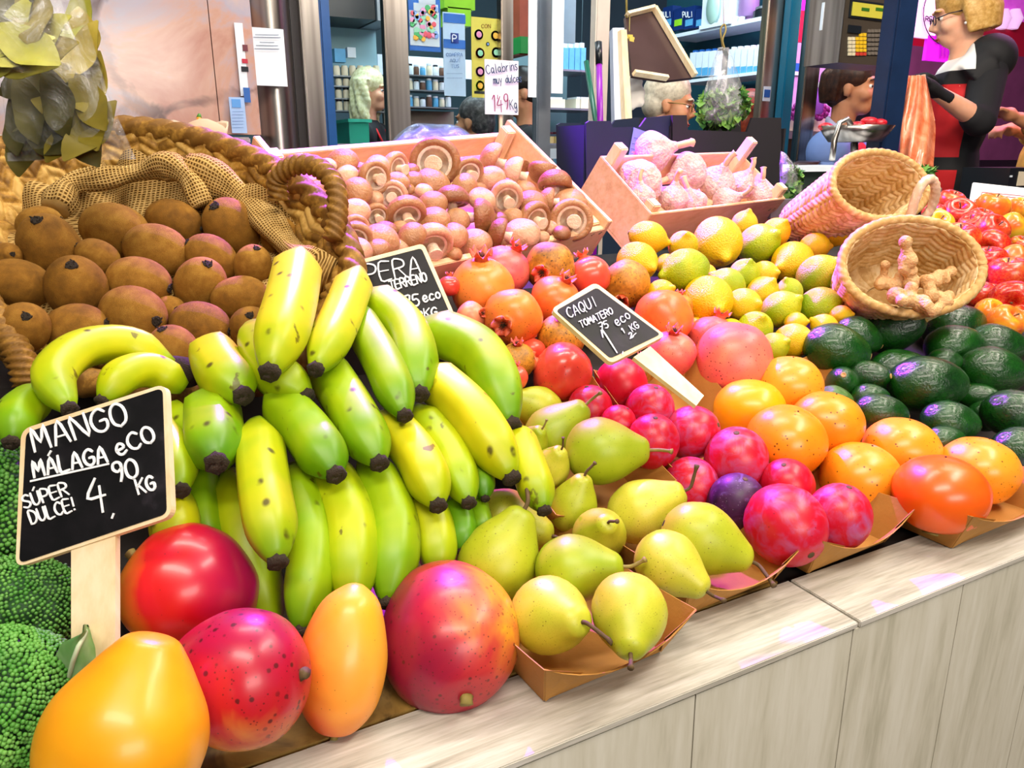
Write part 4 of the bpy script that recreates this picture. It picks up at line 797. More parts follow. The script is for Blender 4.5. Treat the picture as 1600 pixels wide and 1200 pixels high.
# ---------------------------------------------------------------- wooden crates
def crate(label, C, depth, wall, name, boards=(), lower=(0, 0)):
    BL, BR, FR_, FL = [Vector(x) for x in C]; ex = (BR-BL).normalized(); n = (FR_-FL).cross(BL-FL).normalized()
    th = Thing(name, (FL+FR_+BL+BR)/4-n*depth, label, 'crate', 'wooden produce crates'); dn = -n*depth
    def wl(p, q, inward, d=1.0, nm='side_wall', m=crate_m, o=0):
        i = (Vector(inward)-(p+q)/2); t = (q-p).normalized(); i = (i-t*i.dot(t)).normalized()*wall
        a = [p+dn*o, q+dn*o, q+dn*d, p+dn*d]; return th.part(MB().hexa(a, [x+i for x in a]), nm, m, smooth=False, bevel=.0012)
    cen = (BL+FR_)/2
    wl(FL, FR_, cen, .9, 'front_wall', o=lower[0]); wl(BL, BR, cen, .9, 'back_wall', o=lower[1]); wl(BR, FR_, cen, 1, 'side_wall'); wl(BL, FL, cen, 1, 'side_wall')
    q = [BL+dn, BR+dn, FR_+dn, FL+dn]; th.part(MB().hexa(q, [x-n*.004 for x in q]), 'bottom', crate_m, smooth=False)
    def cpost(p, inw, h, s=.022):
        d = (inw-p); a = (d-ex*d.dot(ex)).normalized(); b = ex*(1 if d.dot(ex) > 0 else -1)
        o = p+a*wall*1.1+b*wall*1.1; q = [o+dn*.98, o+a*s+dn*.98, o+a*s+b*s+dn*.98, o+b*s+dn*.98]; top = -dn*.98+n*h
        th.part(MB().hexa(q, [x+top for x in q]), 'corner_post', ply_m, smooth=False, bevel=.002)
    for p, h in boards: cpost([BL, BR, FR_, FL][p], cen, h)
    sb = MB()
    for k, (p, q) in enumerate(((FL, FR_),)):
        for s in (.04, .08, .92, .96): 
            c_ = p.lerp(q, s)+dn*.35+(FL-BL).normalized()*.0006; sb.tube([c_, c_+ex*.006+n*.004], .0007, 5)
    th.part(sb, 'staples', pm('staple_wire', '#6a6058', .4, .8))
    return th
crate('shallow poplar crate tilted forward and full of brown mushrooms', MC, .075, .011, 'mushroom_crate', [(1, -.002), (2, -.012), (0, -.012)], (.22, .36))
crate('small poplar crate full of garlic with raised corner posts', GC, .085, .006, 'garlic_crate', [(0, .035), (1, .045), (2, .022), (3, .012)])
# black cardboard crates behind the garlic
BP = yplane(1.48); blk = pm('black_cardboard', '#17141a', .7, var=.2, vs=20); nvy = pm('navy_cardboard', '#0c1b38', .65, var=.2, vs=20)
def blackbox(label, prof, dep, mat, pl, inner):
    p0 = pl.hit(prof[0][0], prof[0][1]); th = Thing('cardboard_crate', tuple(p0), label, 'crate', 'dark cardboard crates')
    P = [Vector(pl.hit(u, v)) for u, v in prof]; t = Vector((0, .006, 0)); k = len(P)
    F = [tuple(range(k)), tuple(range(2*k-1, k-1, -1))]+[(i, k+i, k+(i+1) % k, (i+1) % k) for i in range(k)]
    th.part(MB().add(P+[x+t for x in P], F), 'front_wall', mat, smooth=False)
    D = Vector((0, dep, 0)); P2 = [x+D for x in P]
    th.part(MB().add(P2+[x+t for x in P2], F), 'back_wall', inner, smooth=False)
    lo = min(p.z for p in P); xa = min(p.x for p in P); xb = max(p.x for p in P); y = P[0].y; hi = sorted(p.z for p in P)[-1]
    for x in (xa, xb-.006):
        th.part(MB().box((x+.003, y+dep/2+.003, (lo+hi)/2-.01), (.006, dep-.007, hi-lo-.03)), 'end_wall', mat, smooth=False)
    th.part(MB().box(((xa+xb)/2, y+dep/2, lo+.004), (xb-xa-.01, dep-.01, .006)), 'bottom', mat, smooth=False); return th
bb = blackbox('navy cardboard produce crate with cut-out rim, left of the black one', [(916, 330), (916, 192), (921, 189), (954, 189), (957, 199), (1000, 198), (1010, 184), (1049, 180), (1049, 330)], .12, nvy, BP, nvy)
blackbox('black cardboard produce crate behind the garlic crate', [(1051, 330), (1051, 180), (1073, 180), (1075, 203), (1167, 206), (1175, 184), (1221, 184), (1219, 330)], .14, blk, yplane(1.47), blk)
bl = Thing('paper_slip', BP.hit(998, 223), 'lilac paper slip stuck on the navy cardboard crate', 'paper')
bl.part(MB().slab([Vector(BP.lifted(.0015).hit(*p)) for p in ((982, 242), (1000, 246), (1015, 208), (990, 199))], .001), 'paper', pm('lilac_paper', '#7f88d8', .6), smooth=False)
write(bl, BP.lifted(.0035), [('---', 990, 217, 4, -14), ('----', 987, 226, 4, -14), ('---', 985, 234, 4, -14)], pm('slip_ink', '#3c4480', .6), pen=.9)
# ---------------------------------------------------------------- chalkboard signs
slate = NT('slate'); o_ = slate.obj(); slate = slate.fin(slate.ramp(slate.noise(o_, 26, 5, None, .6, .5), [(.45, '#08080b'), (.62, '#121014'), (.75, '#2a262c')]), .5, spec=.3)
chalk = pm('chalk_white', '#eef0f2', .8, var=.08, vs=90)
def rounded(pl, q, r_px, inset=0):
    """rounded outline through picture corners q (TL,TR,BR,BL) on the plane"""
    Q = [np.array(x, float) for x in q]; c = sum(Q)/4; Q = [x+(c-x)/np.linalg.norm(c-x)*inset*1.4 for x in Q]; out = []
    for i in range(4):
        p, a, b = Q[i], Q[i-1], Q[(i+1) % 4]; da = (a-p)/np.linalg.norm(a-p); db = (b-p)/np.linalg.norm(b-p)
        s, e = p+da*r_px, p+db*r_px
        for k in range(7):
            t = k/6; x = (1-t)**2*s+2*t*(1-t)*p+t*t*e; out.append(Vector(pl.hit(*x)))
    return out
def plate(P, n, th):
    k = len(P); n = Vector(n).normalized()
    return MB().add(P+[x-n*th for x in P], [tuple(range(k)), tuple(range(2*k-1, k-1, -1))]+[(i, k+i, k+(i+1) % k, (i+1) % k) for i in range(k)])
def sign(label, pl, q, handle, r, border, lines, pen, cat='price sign'):
    th = Thing('chalkboard_sign', pl.hit(*handle[-1]) if handle else pl.hit(*q[2]), label, cat, 'chalkboard price signs on wooden paddles')
    fr = th.part(plate(rounded(pl, q, r), pl.n, .0055), 'wooden_frame', ply_m, smooth=False)
    th.part(plate(rounded(pl.lifted(.0007), q, r*.6, border), pl.n, .0006), 'slate_panel', slate, smooth=False)
    if handle:
        P = [Vector(pl.lifted(-.0012).hit(*x)) for x in handle]; th.part(plate(P, pl.n, .005), 'handle', ply_m, smooth=False)
    write(th, pl.lifted(.0009), lines, chalk, pen=pen); return th
c0 = at(150, 740, .545); PM_ = plane3(c0, at(250, 735, .535), at(150, 850, .530))
sign('chalkboard reading MANGO MALAGA eco 4,90, on a wooden paddle at the left', PM_, [(33, 671), (259, 599), (268, 807), (24, 887)], [(111, 845), (180, 822), (180, 1030), (111, 1042)], 17, 6.5, [
 ('MANGO', 56, 706, 36, 16.5, 1.0), ('MÁLAGA', 55, 746, 25, 12, .92), ('eCO', 186, 713, 26, 22, 1.05), ('SÚPER', 40, 795, 20, 18, .9, 3.0), ('DULCE!', 51, 819, 20, 18, .82, 3.0), ('4', 141, 798, 48, 8, .85, 4.6), (',', 175, 806, 18, 0, 1.2), ('90', 180, 754, 30, 12, .9), ('KG', 218, 772, 22, 16, .8), ('LINE', 50, 752, 123, 12.5)], 4.3)
cq = [(930, 443), (1038, 524), (953, 566), (863, 482)]; Cc = para(cq, .80); PC_ = plane3(Cc[0], Cc[1], Cc[2])
c0 = at(950, 505, .80); PC_ = plane3(c0, at(1040, 520, .815), at(945, 566, .765))
sign('chalkboard reading CAQUI TOMATERO 1,75 eco, lying back on pomegranates', PC_, [(930, 441), (1040, 524), (955, 568), (861, 483)], [(990, 558), (1016, 541), (1100, 618), (1088, 634)], 9, 6, [
 ('CAQUI', 889, 498, 16, 24, .74), ('TOMATERO', 908, 513, 10.5, 24, .76), ('1', 957, 556, 42, 33, .55, 2.6), (',', 971, 552, 13, 0, .9), ('75', 938, 517, 11, 20, .85), ('eco', 964, 511, 15, 33, .82), ('1', 973, 522, 8, 28, .9), ('2', 985, 529, 8, 28, .9), ('KG', 988, 519, 11, 33, .72), ('/', 984, 530, 12, -30, .9)], 1.8)
c0 = at(620, 450, .93); PS_ = plane3(c0, at(700, 450, .93), at(620, 500, .915))
sign('chalkboard reading PERA TERRENO eco, standing behind the top bananas', PS_, [(540, 412), (662, 380), (716, 505), (585, 545)], [(640, 520), (672, 512), (690, 620), (660, 626)], 9, 6, [
 ('PERA', 574, 443, 28, 10, .95), ('TERRENO', 611, 454, 14, 14, .72), ('75', 633, 482, 18, 10, .9), ('eco', 662, 473, 15, 15, .9), ('1/2', 640, 504, 14, 10, .9), ('KG', 664, 497, 14, 8, .9)], 2.6)
# ---------------------------------------------------------------- woven baskets
def straw_mat(name, a, b, c, rough=.65, sc=90):
    t = NT(name); o = t.obj(); f = t.noise(o, sc, 4, None, .65); g = t.n('ShaderNodeAttribute', attribute_name='strand').outputs['Fac']
    col = t.ramp(t.math('ADD', t.math('MULTIPLY', f, .75), t.math('MULTIPLY_ADD', g, .26, .0)), [(.36, a), (.5, b), (.64, c)]); return t.fin(col, rough, spec=.3)
straw_pale = straw_mat('pale_palm_straw', '#c49a5c', '#e0be86', '#ecd2a2')
straw_gold = straw_mat('golden_esparto', '#75501a', '#a87c30', '#cca458', .6, 60)
rope_m = straw_mat('pale_rope', '#d8b090', '#ecccb4', '#f2dccc')
def weave(u, v, nu, nv):      # chevron strands: height of one strand over its neighbours
    a = u*nu; b = v*nv; col = math.floor(a); fr = a-col; s = 1 if int(col) % 2 == 0 else -1
    ph = (b+s*(fr-.5)*.9) % 1.0; h = math.sin(math.pi*ph)**.6
    edge = min(1.0, 6*min(fr, 1-fr)); return h*(.35+.65*edge)
def woven(fn, nu, nv, amp, ru, rv, closed=True, thick=.006, n_out=None):
    """fn(u,v)->point; returns outer+inner displaced skins joined at the rim"""
    mb = MB(); P = [[Vector(fn(i/ru, j/(rv-1))) for i in range(ru)] for j in range(rv)]; out = []; inn = []
    for j in range(rv):
        for i in range(ru):
            a = P[j][(i+1) % ru]-P[j][i-1]; b = P[min(j+1, rv-1)][i]-P[max(j-1, 0)][i]; n = a.cross(b); n = n.normalized() if n.length > 1e-12 else Vector((0, 0, 1))
            h = weave(i/ru, j/(rv-1), nu, nv)*amp
            out.append(P[j][i]+n*h); inn.append(P[j][i]-n*(thick+h*.8))
    def faces(o, flip):
        F = []
        for j in range(rv-1):
            for i in range(ru):
                q = (o+j*ru+i, o+j*ru+(i+1) % ru, o+(j+1)*ru+(i+1) % ru, o+(j+1)*ru+i); F.append(q[::-1] if flip else q)
        return F
    N = ru*rv; F = faces(0, False)+faces(N, True)
    for i in range(ru): k = (i+1) % ru; F.append((N-ru+i, N-ru+k, 2*N-ru+k, 2*N-ru+i))
    mb.add(out+inn, F); sv = []
    for j in range(rv):
        for i in range(ru):
            a = i/ru*nu; col = math.floor(a); sg = 1 if int(col) % 2 == 0 else -1; b = math.floor(j/(rv-1)*nv+sg*(a-col-.5)*.9); sv.append(abs(math.sin(col*12.9898+b*78.233)*43758.5453) % 1.0)
    mb.strand = sv+sv; return mb
def strands(o, mb):
    a = o.data.attributes.new('strand', 'FLOAT', 'POINT'); a.data.foreach_set('value', mb.strand)
def rope(P, r, turns, n=10, lobes=3, amp=.22, closed=False):
    mb = MB(); P = [Vector(p) for p in P]; mb_ = MB(); k = len(P)
    return mb.tube(P, r, n, fn=lambda j, nn, i: 1+amp*abs(math.sin(lobes*math.pi*(j/nn+turns*i/k)))-amp*.5)
def tub(name, label, mouth, bottom, rm, rb, depth_fn, rows, cols, mat, group, handle=None, amp=.0022, squash=1.0, lip=0.0):
    """basket lying on its side: mouth centre, bottom centre, radii; squash flattens across the second axis"""
    m, b = Vector(mouth), Vector(bottom); ax = (m-b).normalized(); L = (m-b).length
    M = frame(ax, 0, hint=(0, 0, 1)); ex = M.col[0].xyz; ey = M.col[1].xyz
    th = Thing(name, b, label, 'basket', group)
    def fn(u, v):
        a = 2*math.pi*u; r = lerp(rb, rm, v**.75)*(1+.03*math.sin(2*a+1)); 
        if v < .06: r = r*math.sqrt(max(.0, 1-(1-v/.06)**2)*.9+.1)
        return b+ax*(L*v+lip*v*v*math.cos(a-1.2)*rm)+ex*math.cos(a)*r+ey*math.sin(a)*r*squash
    mb = woven(fn, cols, rows, amp, cols*8, rows*9); strands(th.part(mb, 'woven_wall', mat, weld=False), mb)
    R = [fn(i/240, 1.0) for i in range(241)]; th.part(rope(R, .0065, 22, 14, 2), 'rim', mat, weld=False)
    db = MB(); db.lathe([(0, 0), (rb*.99, .002), (rb*.9, .006), (0, .004)], 40, M=Matrix.Translation(b) @ M @ Matrix.Diagonal((1, squash, 1, 1))); th.part(db, 'bottom', mat)
    return th, fn, (ex, ey, ax)
gA = 'small pale straw baskets beside the lemons'
ta, fA, axA = tub('straw_basket', 'tall pale straw basket tipped over, mouth to the right, empty', at(1376, 290, 1.30), at(1268, 350, 1.46), .100, .075, None, 15, 26, straw_pale, gA, squash=.62, amp=.0036)
ta.part(rope(cr([at(1418, 352, 1.30), at(1436, 296, 1.28), at(1454, 280, 1.29), at(1462, 296, 1.30), at(1455, 325, 1.32), at(1436, 350, 1.33)], 12), .0075, 5, 14, 3), 'handle', rope_m, weld=False)
tb_, fB, axB = tub('straw_basket', 'low pale straw basket lying tilted, holding ginger roots', at(1424, 415, 1.14), at(1374, 466, 1.26), .098, .075, None, 12, 24, straw_pale, gA, squash=.80, amp=.0036)
# ginger
gin = fruit('ginger_skin', [(.2, '#b8824a'), (.5, '#dcb07a'), (.8, '#eccca0')], 40, .9, wr=.2, rough=.6, bump=(.4, 160))
def ginger(label, segs, lobes):
    mb = MB()
    for (u, v, d), (u2, v2, d2), r in segs:
        a, b = Vector(at(u, v, d)), Vector(at(u2, v2, d2)); rr = r*1.3*d/F_PX; k = 7
        mb.tube([a.lerp(b, i/k) for i in range(k+1)], [rr*(.75+.25*math.sin(i*2.2)) for i in range(k+1)], 10)
        for p in (a, b): mb.ell(p, rr*1.02, n=12, m=8)
    for u, v, d, r in lobes: mb.ell(at(u, v, d), r*1.3*d/F_PX, n=12, m=8)
    c = Vector(at(*segs[0][0])); mb.V = [tuple(Vector(v)-c) for v in mb.V]
    me = remesh(mb, .0022, 5, .5, 'ginger_root'); o = link('ginger_root', me, gin, None, Matrix.Translation(c)); return tag(o, label, 'ginger', 'ginger roots in the low straw basket')
ginger('tall ginger finger standing upright against the basket wall', [((1424, 442, 1.145), (1418, 406, 1.13), 11), ((1418, 406, 1.13), (1415, 378, 1.12), 8)], [(1424, 408, 1.125, 8), (1412, 420, 1.13, 7)])
ginger('knobbly ginger root lying at the basket left side', [((1380, 440, 1.17), (1398, 448, 1.155), 9), ((1380, 436, 1.17), (1383, 414, 1.16), 6), ((1398, 448, 1.155), (1407, 432, 1.15), 7)], [(1376, 444, 1.16, 8)])
ginger('ginger root lying low across the basket mouth', [((1400, 462, 1.12), (1440, 474, 1.11), 11), ((1420, 468, 1.12), (1424, 450, 1.12), 8), ((1440, 472, 1.11), (1456, 486, 1.10), 8)], [(1410, 470, 1.105, 8), (1448, 478, 1.10, 8)])
ginger('ginger root with short lobes at the right of the basket', [((1446, 440, 1.14), (1468, 432, 1.15), 9), ((1468, 432, 1.15), (1486, 424, 1.16), 7), ((1450, 440, 1.13), (1455, 462, 1.12), 9)], [(1462, 440, 1.14, 8), (1476, 436, 1.15, 7)])
ginger('small pile of ginger pieces by the basket right rim', [((1466, 464, 1.13), (1480, 474, 1.12), 8), ((1470, 474, 1.12), (1462, 484, 1.11), 7), ((1482, 462, 1.13), (1476, 482, 1.12), 7)], [(1472, 468, 1.12, 7), (1484, 478, 1.12, 6)])
# the big kiwi basket: part of a wide esparto tub tilted to the viewer
KB = Thing('wicker_basket', (.06, .95, 1.0), 'big golden esparto basket tilted forward, heaped with kiwis', 'basket')
kc = Vector(at(205, 395, .98)); kn = Vector((-.05, -.55, 1)).normalized(); kx = Vector((1, .42, .12)); kx = (kx-kn*kx.dot(kn)).normalized(); ky = kn.cross(kx)
rB, rF, rR = [Vector(at(*x)) for x in ((215, 200, 1.09), (215, 612, .79), (548, 402, .92))]
kc = (rB+rF)/2; ky = (rB-rF)/2; kx = rR-kc; kn = kx.cross(ky).normalized()
KB.o.location = kc-kn*.08; KB.M = Matrix.Translation(kc-kn*.08).inverted()
def kfn(u, v):
    a = 2*math.pi*u; r = .62+.38*v**.8
    return kc+(kx*math.cos(a)+ky*math.sin(a))*r-kn*(.10*(1-v)**1.2)
mb = woven(kfn, 56, 8, .0065, 56*9, 80); strands(KB.part(mb, 'woven_wall', straw_gold, weld=False), mb)
KB.part(MB().lathe([(0, 0), (.63, 0), (.6, .03), (0, .03)], 40, M=Matrix.Translation(kc-kn*.10) @ Matrix((kx, ky, kn*.1)).transposed().to_4x4()), 'bottom', straw_gold)
R_ = [kc+(kx*math.cos(2*math.pi*i/460)+ky*math.sin(2*math.pi*i/460))*1.0 for i in range(461)]
KB.part(rope(R_, .014, 20, 20, 3, .42), 'braided_rim', straw_gold, weld=False)
def loop(pts, r, turns): KB.part(rope(cr([at(*p) for p in pts], 18), r, turns, 20, 3, .34), 'handle', straw_gold, weld=False)
loop([(436, 312, .975), (434, 278, .965), (462, 258, .955), (498, 262, .945), (524, 292, .935), (527, 335, .925), (520, 375, .92)], .0115, 7)
loop([(-60, 430, .80), (-25, 468, .77), (8, 520, .755), (32, 560, .75), (44, 600, .75)], .0125, 5)
# burlap lining
t = NT('burlap'); o_ = t.obj()
jit = t.math('MULTIPLY', t.noise(o_, 50, 2), 4.0)
def wave(nm): return t.math('MULTIPLY_ADD', t.math('SINE', t.math('ADD', t.math('MULTIPLY', t.n('ShaderNodeAttribute', attribute_name=nm).outputs['Fac'], 6.283/.0045), jit)), .5, .5)
wx, wy = wave('thread_u'), wave('thread_v')
def threads(o, U, V):
    for nm, vals in (('thread_u', U), ('thread_v', V)):
        a = o.data.attributes.new(nm, 'FLOAT', 'POINT'); a.data.foreach_set('value', [float(x) for x in vals])
hgt = t.math('MAXIMUM', wx, wy); lo_ = t.math('MULTIPLY', t.math('ADD', wx, wy), .5)
c_ = t.ramp(t.math('ADD', t.math('MULTIPLY', hgt, .6), t.math('MULTIPLY', t.noise(o_, 60, 4), .5)), [(.25, '#4a3210'), (.5, '#8e6a34'), (.72, '#c09a58'), (.95, '#d0ae70')])
t.bump(hgt, .7, .003); burlap = t.fin(c_, .9, spec=.1)
BU = Thing('burlap_sack', kc-kn*.07, 'crumpled burlap sack cloth lining the kiwi basket', 'sack')
def bfn(u, v):
    a = 2*math.pi*u; r = .02+(.66+.16*max(0, math.cos(a+.1)))*v; w_ = .035*math.sin(7*a+3*v)*v+.02*math.sin(13*a+1+5*v)*v
    back = max(0, math.sin(a+.35)); lift = -.075+.05*v**2+.015*back*v**2
    return kc+(kx*math.cos(a)+ky*math.sin(a))*r*(1+.04*math.sin(5*a))+kn*(lift+w_*.45)
mb = MB(); mb.grid(bfn, 140, 26, closed=True); o = BU.part(mb, 'lining', burlap, weld=False)
_x, _y = kx.normalized(), ky.normalized(); threads(o, [(Vector(p)-kc).dot(_x) for p in mb.V], [(Vector(p)-kc).dot(_y)+(Vector(p)-kc).dot(kn)*1.1 for p in mb.V])
def roll(pts, r, nm='rolled_hem'):
    C = cr([at(*p) for p in pts], 8); k = len(C)
    mb = MB(); n = 22; mb.tube(C, [r*(.8+.18*math.sin(i*.45)+.15*math.sin(i*.21+1)) for i in range(k)], n, fn=lambda j, n, i: 1+.13*math.sin(3*6.283*j/n+i*.25)+.05*math.sin(7*6.283*j/n-i*.4))
    o = BU.part(mb, nm, burlap, weld=False); ln = [0.0]
    for i in range(1, k): ln.append(ln[-1]+(C[i]-C[i-1]).length)
    threads(o, [ln[i] for i in range(k) for j in range(n)], [2*r*abs(2*j/n-1)*1.5 for i in range(k) for j in range(n)])
roll([(88, 325, .97), (110, 292, .99), (160, 282, 1.0), (215, 270, 1.01), (262, 258, 1.01), (296, 280, 1.0), (318, 322, 1.0)], .0175)
roll([(300, 262, 1.03), (360, 292, 1.02), (412, 340, 1.0), (455, 390, .96), (505, 430, .91)], .024, 'rolled_hem')
roll([(92, 300, 1.02), (130, 275, 1.03), (165, 262, 1.03)], .012, 'rolled_hem')
# ---------------------------------------------------------------- clear plastic bags
def film(name, tint, alpha, rough=.12):
    t = NT(name); o = t.obj(); f = t.noise(o, 22, 4, None, .6, 1.5); a = t.ramp(f, [(.42, alpha*.35), (.58, alpha), (.68, min(1, alpha*2.4))])
    t.bump(f, .5, .02); return t.fin(tint, rough, 0, .8, .3, alpha=a)
clear_f = film('clear_film', '#f4f6fc', .15); blue_f = film('bluish_film', '#8faaf0', .5); veil_f = film('carrier_film', '#eef2f4', .26)
leaf_ms = [fruit('bay_leaf_%d' % i, s, 9, .9, wr=.5, rough=.6, fine=(60, '#5a5010', .3)) for i, s in enumerate(([(.2, '#6a5e10'), (.5, '#93831c'), (.8, '#b8a43c')], [(.2, '#3c3a10'), (.5, '#5c5618'), (.8, '#7a7024')], [(.2, '#9a9a30'), (.5, '#c0bc50'), (.8, '#d8d070')]))]
def leafmesh(l, wd, bend):
    mb = MB(); n = 12
    def fn(u, v):
        s = v; wv = wd*math.sin(math.pi*min(1, s*.98+.01))**.8*(1-.25*s); x = (u-.5)*2*wv
        return (x, (s-.5)*l, bend*l*(s-.5)**2+.10*abs(x)+.003*math.sin(9*s))
    mb.grid(fn, 5, n); V = list(mb.V); F = list(mb.F); k = len(V)
    mb.add([(x, y, z-.0006) for x, y, z in V], [f[::-1] for f in F]); return mb.mesh('bay_leaf', weld=False)
LM = [leafmesh(.075, .018, .12), leafmesh(.068, .021, -.1), leafmesh(.080, .019, .05)]
def bag_sheet(pts, d, bulge, back, nu=22, nv=26):
    """pts: picture outline as (left edge, right edge) pairs from top to bottom; a flattened sleeve of film"""
    mb = MB()
    def fn(u, v):
        k = v*(len(pts)-1); i = min(int(k), len(pts)-2); f = k-i
        l = np.array(pts[i][0])*(1-f)+np.array(pts[i+1][0])*f; r = np.array(pts[i][1])*(1-f)+np.array(pts[i+1][1])*f
        a = 2*math.pi*u; s = .5-.5*math.cos(a); p = l*(1-s)+r*s
        dep = math.sin(a)*bulge*math.sin(math.pi*min(1, v*.93+.05))**.6+.004*math.sin(9*u*6.28+7*v)*math.sin(5*v+2)
        return at(p[0], p[1], d-dep)
    mb.grid(fn, nu*2, nv, closed=True); return mb
bag = Thing('clear_plastic_bag', at(110, 250, .80), 'clear plastic bag of dried bay leaves hanging at the top left', 'bag', 'bags of bay leaves')
bag.part(bag_sheet([((-40, -60), (112, -60)), ((-30, 0), (132, 0)), ((-10, 80), (150, 80)), ((4, 150), (170, 150)), ((10, 215), (196, 210)), ((11, 252), (213, 249))], .80, .03, 0), 'film', clear_f)
bag2 = Thing('clear_plastic_bag', at(30, 110, .70), 'clear plastic bag in front of the other, cut by the frame corner', 'bag', 'bags of bay leaves')
bag2.part(bag_sheet([((-120, -80), (58, -80)), ((-120, -20), (92, -10)), ((-110, 40), (112, 45)), ((-90, 80), (130, 90)), ((-60, 112), (143, 116))], .70, .022, 0), 'film', clear_f)
def leaves(spots, d, label, grp, mats):
    for i, (u, v, ang, dd, mi) in enumerate(spots):
        me = LM[i % 3].copy(); o = link('bay_leaf', me, leaf_ms[mi]); z = Vector(sdir(90+random.uniform(-40, 40), 80+random.uniform(-8, 8)))
        m = frame(z); o.matrix_world = Matrix.Translation(Vector(at(u, v, d+dd))) @ m; 
        y = Vector(sdir(ang, 0)); y = (y-z*y.dot(z)).normalized(); x = y.cross(z); o.matrix_world = Matrix.Translation(Vector(at(u, v, d+dd))) @ Matrix((x, y, z)).transposed().to_4x4() @ Matrix.Scale(1.05, 4); tag(o, label, 'leaf', grp)
leaves([(60,205,35,.0,1),(95,180,70,.005,1),(45,170,110,-.006,1),(112,210,60,-.008,0),(140,190,110,-.012,0),(140,160,125,-.016,0),(118,140,130,-.008,0),(80,140,60,.008,1),(142,205,60,-.016,0),(100,215,40,.006,1),(40,225,80,.01,1),(30,190,100,.0,1),(135,110,110,.006,0),(128,60,100,.004,0),(118,30,80,.008,2),(125,85,60,-.004,0),(75,215,150,-.014,1),(110,180,160,-.002,0),(60,165,45,.012,1),(130,215,120,-.006,1),(90,160,110,-.016,1),(130,190,75,.012,1),(50,130,20,.006,1),(140,135,80,.012,0)], .80,
       'dried bay leaf inside the rear hanging clear bag', 'bay leaves in the rear bag', None)
leaves([(20,80,20,-.006,2),(40,70,150,-.01,2),(10,55,60,.0,2),(55,60,30,.004,2),(-10,90,10,.0,2),(30,25,70,.006,0),(10,10,30,.004,1),(50,20,100,.0,0),(25,95,170,.004,2),(60,85,15,.006,0),(0,30,120,.01,1),(-20,60,80,.004,2)], .70,
       'pale bay leaf inside the front clear bag at the corner', 'bay leaves in the front bag', None)
# ---------------------------------------------------------------- broccoli
broc = fruit('broccoli_beads', [(.2, '#2c6a1e'), (.5, '#4a8f2c'), (.8, '#7ab44e')], 30, .9, wr=0, rough=.55, fine=(90, '#8cc466', .5))
broc_s = fruit('broccoli_stalk', [(.2, '#2c5a30'), (.6, '#4a7a48'), (.9, '#7a9a60')], 10, .9, rough=.6)
bm_ = bmesh.new(); bmesh.ops.create_icosphere(bm_, subdivisions=1, radius=1); bm_.verts.ensure_lookup_table(); ICO_V = np.array([v.co[:] for v in bm_.verts]); ICO_F = [tuple(v.index for v in f.verts) for f in bm_.faces]; bm_.free()
def broccoli(label, u, v, d, rpx, n, up, seed):
    rs = np.random.default_rng(seed); c = Vector(at(u, v, d)); R = rpx*d/F_PX; th = Thing('broccoli', c-Vector((0, 0, R*.8)), label, 'broccoli', 'broccoli heads at the left end')
    lobes = []
    for i in range(17):
        ph = math.acos(1-1.15*(i+.5)/17); a = i*2.4; lobes.append(Vector((math.sin(ph)*math.cos(a), math.sin(ph)*math.sin(a), math.cos(ph))))
    z = Vector(up).normalized(); M = frame(z).to_3x3(); V = []; F = []; mb = MB()
    for i in range(n):
        ph = math.acos(1-1.35*(i+.5)/n); a = i*2.399963; q = Vector((math.sin(ph)*math.cos(a), math.sin(ph)*math.sin(a), math.cos(ph)))
        k = max(q.dot(l) for l in lobes); r = R*(.80+.22*((k-.86)/.14 if k > .86 else 0)**.5)
        p = M @ (q*r)+Vector(rs.normal(0, R*.008, 3)); s = R*rs.uniform(.026, .042); o = len(V)
        V += list(ICO_V*s+np.array(p+c)); F += [tuple(x+o for x in f) for f in ICO_F]
    mb.V = [tuple(x) for x in V]; mb.F = F; mb.I = [0]*len(F); th.part(mb, 'florets', broc, weld=False)['kind'] = 'stuff'
    mb = MB(); 
    for l in lobes: mb.tube([c-z*R*.75, c+M @ (l*R*.35)-z*R*.1, c+M @ (l*R*.78)], [R*.12, R*.14, R*.3], 8)
    mb.tube([c-z*R*1.15, c-z*R*.2], [R*.3, R*.36], 12); th.part(mb, 'stalk', broc_s); return th
broccoli('bright green broccoli head at the bottom left corner beside the golden mango', -8, 1105, .50, 122, 2600, Vector(sdir(60, 35)), 3)
broccoli('darker broccoli head behind the left edge of the mango sign', -22, 800, .66, 118, 2200, Vector(sdir(40, 25)), 5)
broccoli('broccoli head in shade under the mango sign', 30, 962, .60, 92, 1600, Vector(sdir(70, 10)), 8)
lf = Thing('broccoli_leaf', at(120, 1040, .497), 'torn pale green broccoli leaf poking up in front of the sign handle', 'leaf')
lg = fruit('torn_leaf', [(.2, '#3c6a34'), (.5, '#6a9a58'), (.8, '#b0c8a0')], 30, .9, rough=.5)
def lfn(u, v):
    P = [((92, 1100), (112, 1095)), ((88, 1060), (128, 1062)), ((84, 1030), (146, 1035)), ((96, 1005), (152, 1012)), ((128, 990), (142, 985)), ((130, 976), (136, 977))]
    k = v*5; i = min(int(k), 4); f = k-i; l = np.array(P[i][0])*(1-f)+np.array(P[i+1][0])*f; r = np.array(P[i][1])*(1-f)+np.array(P[i+1][1])*f
    q = l*(1-u)+r*u; return at(q[0], q[1], .495+.010*math.sin(4*u+5*v)+.012*u)
mb = MB(); mb.grid(lfn, 12, 22); V = list(mb.V); F = list(mb.F); mb.add([tuple(Vector(p)+Vector(FW)*.0012) for p in V], [f[::-1] for f in F]); lf.part(mb, 'blade', lg, weld=False)
mb = MB(); mb.tube([lfn(.5, i/12)-FW*.001 for i in range(12)], [.0016]*11+[.0006], 6); lf.part(mb, 'midrib', pm('leaf_rib', '#c4d4b0', .6))
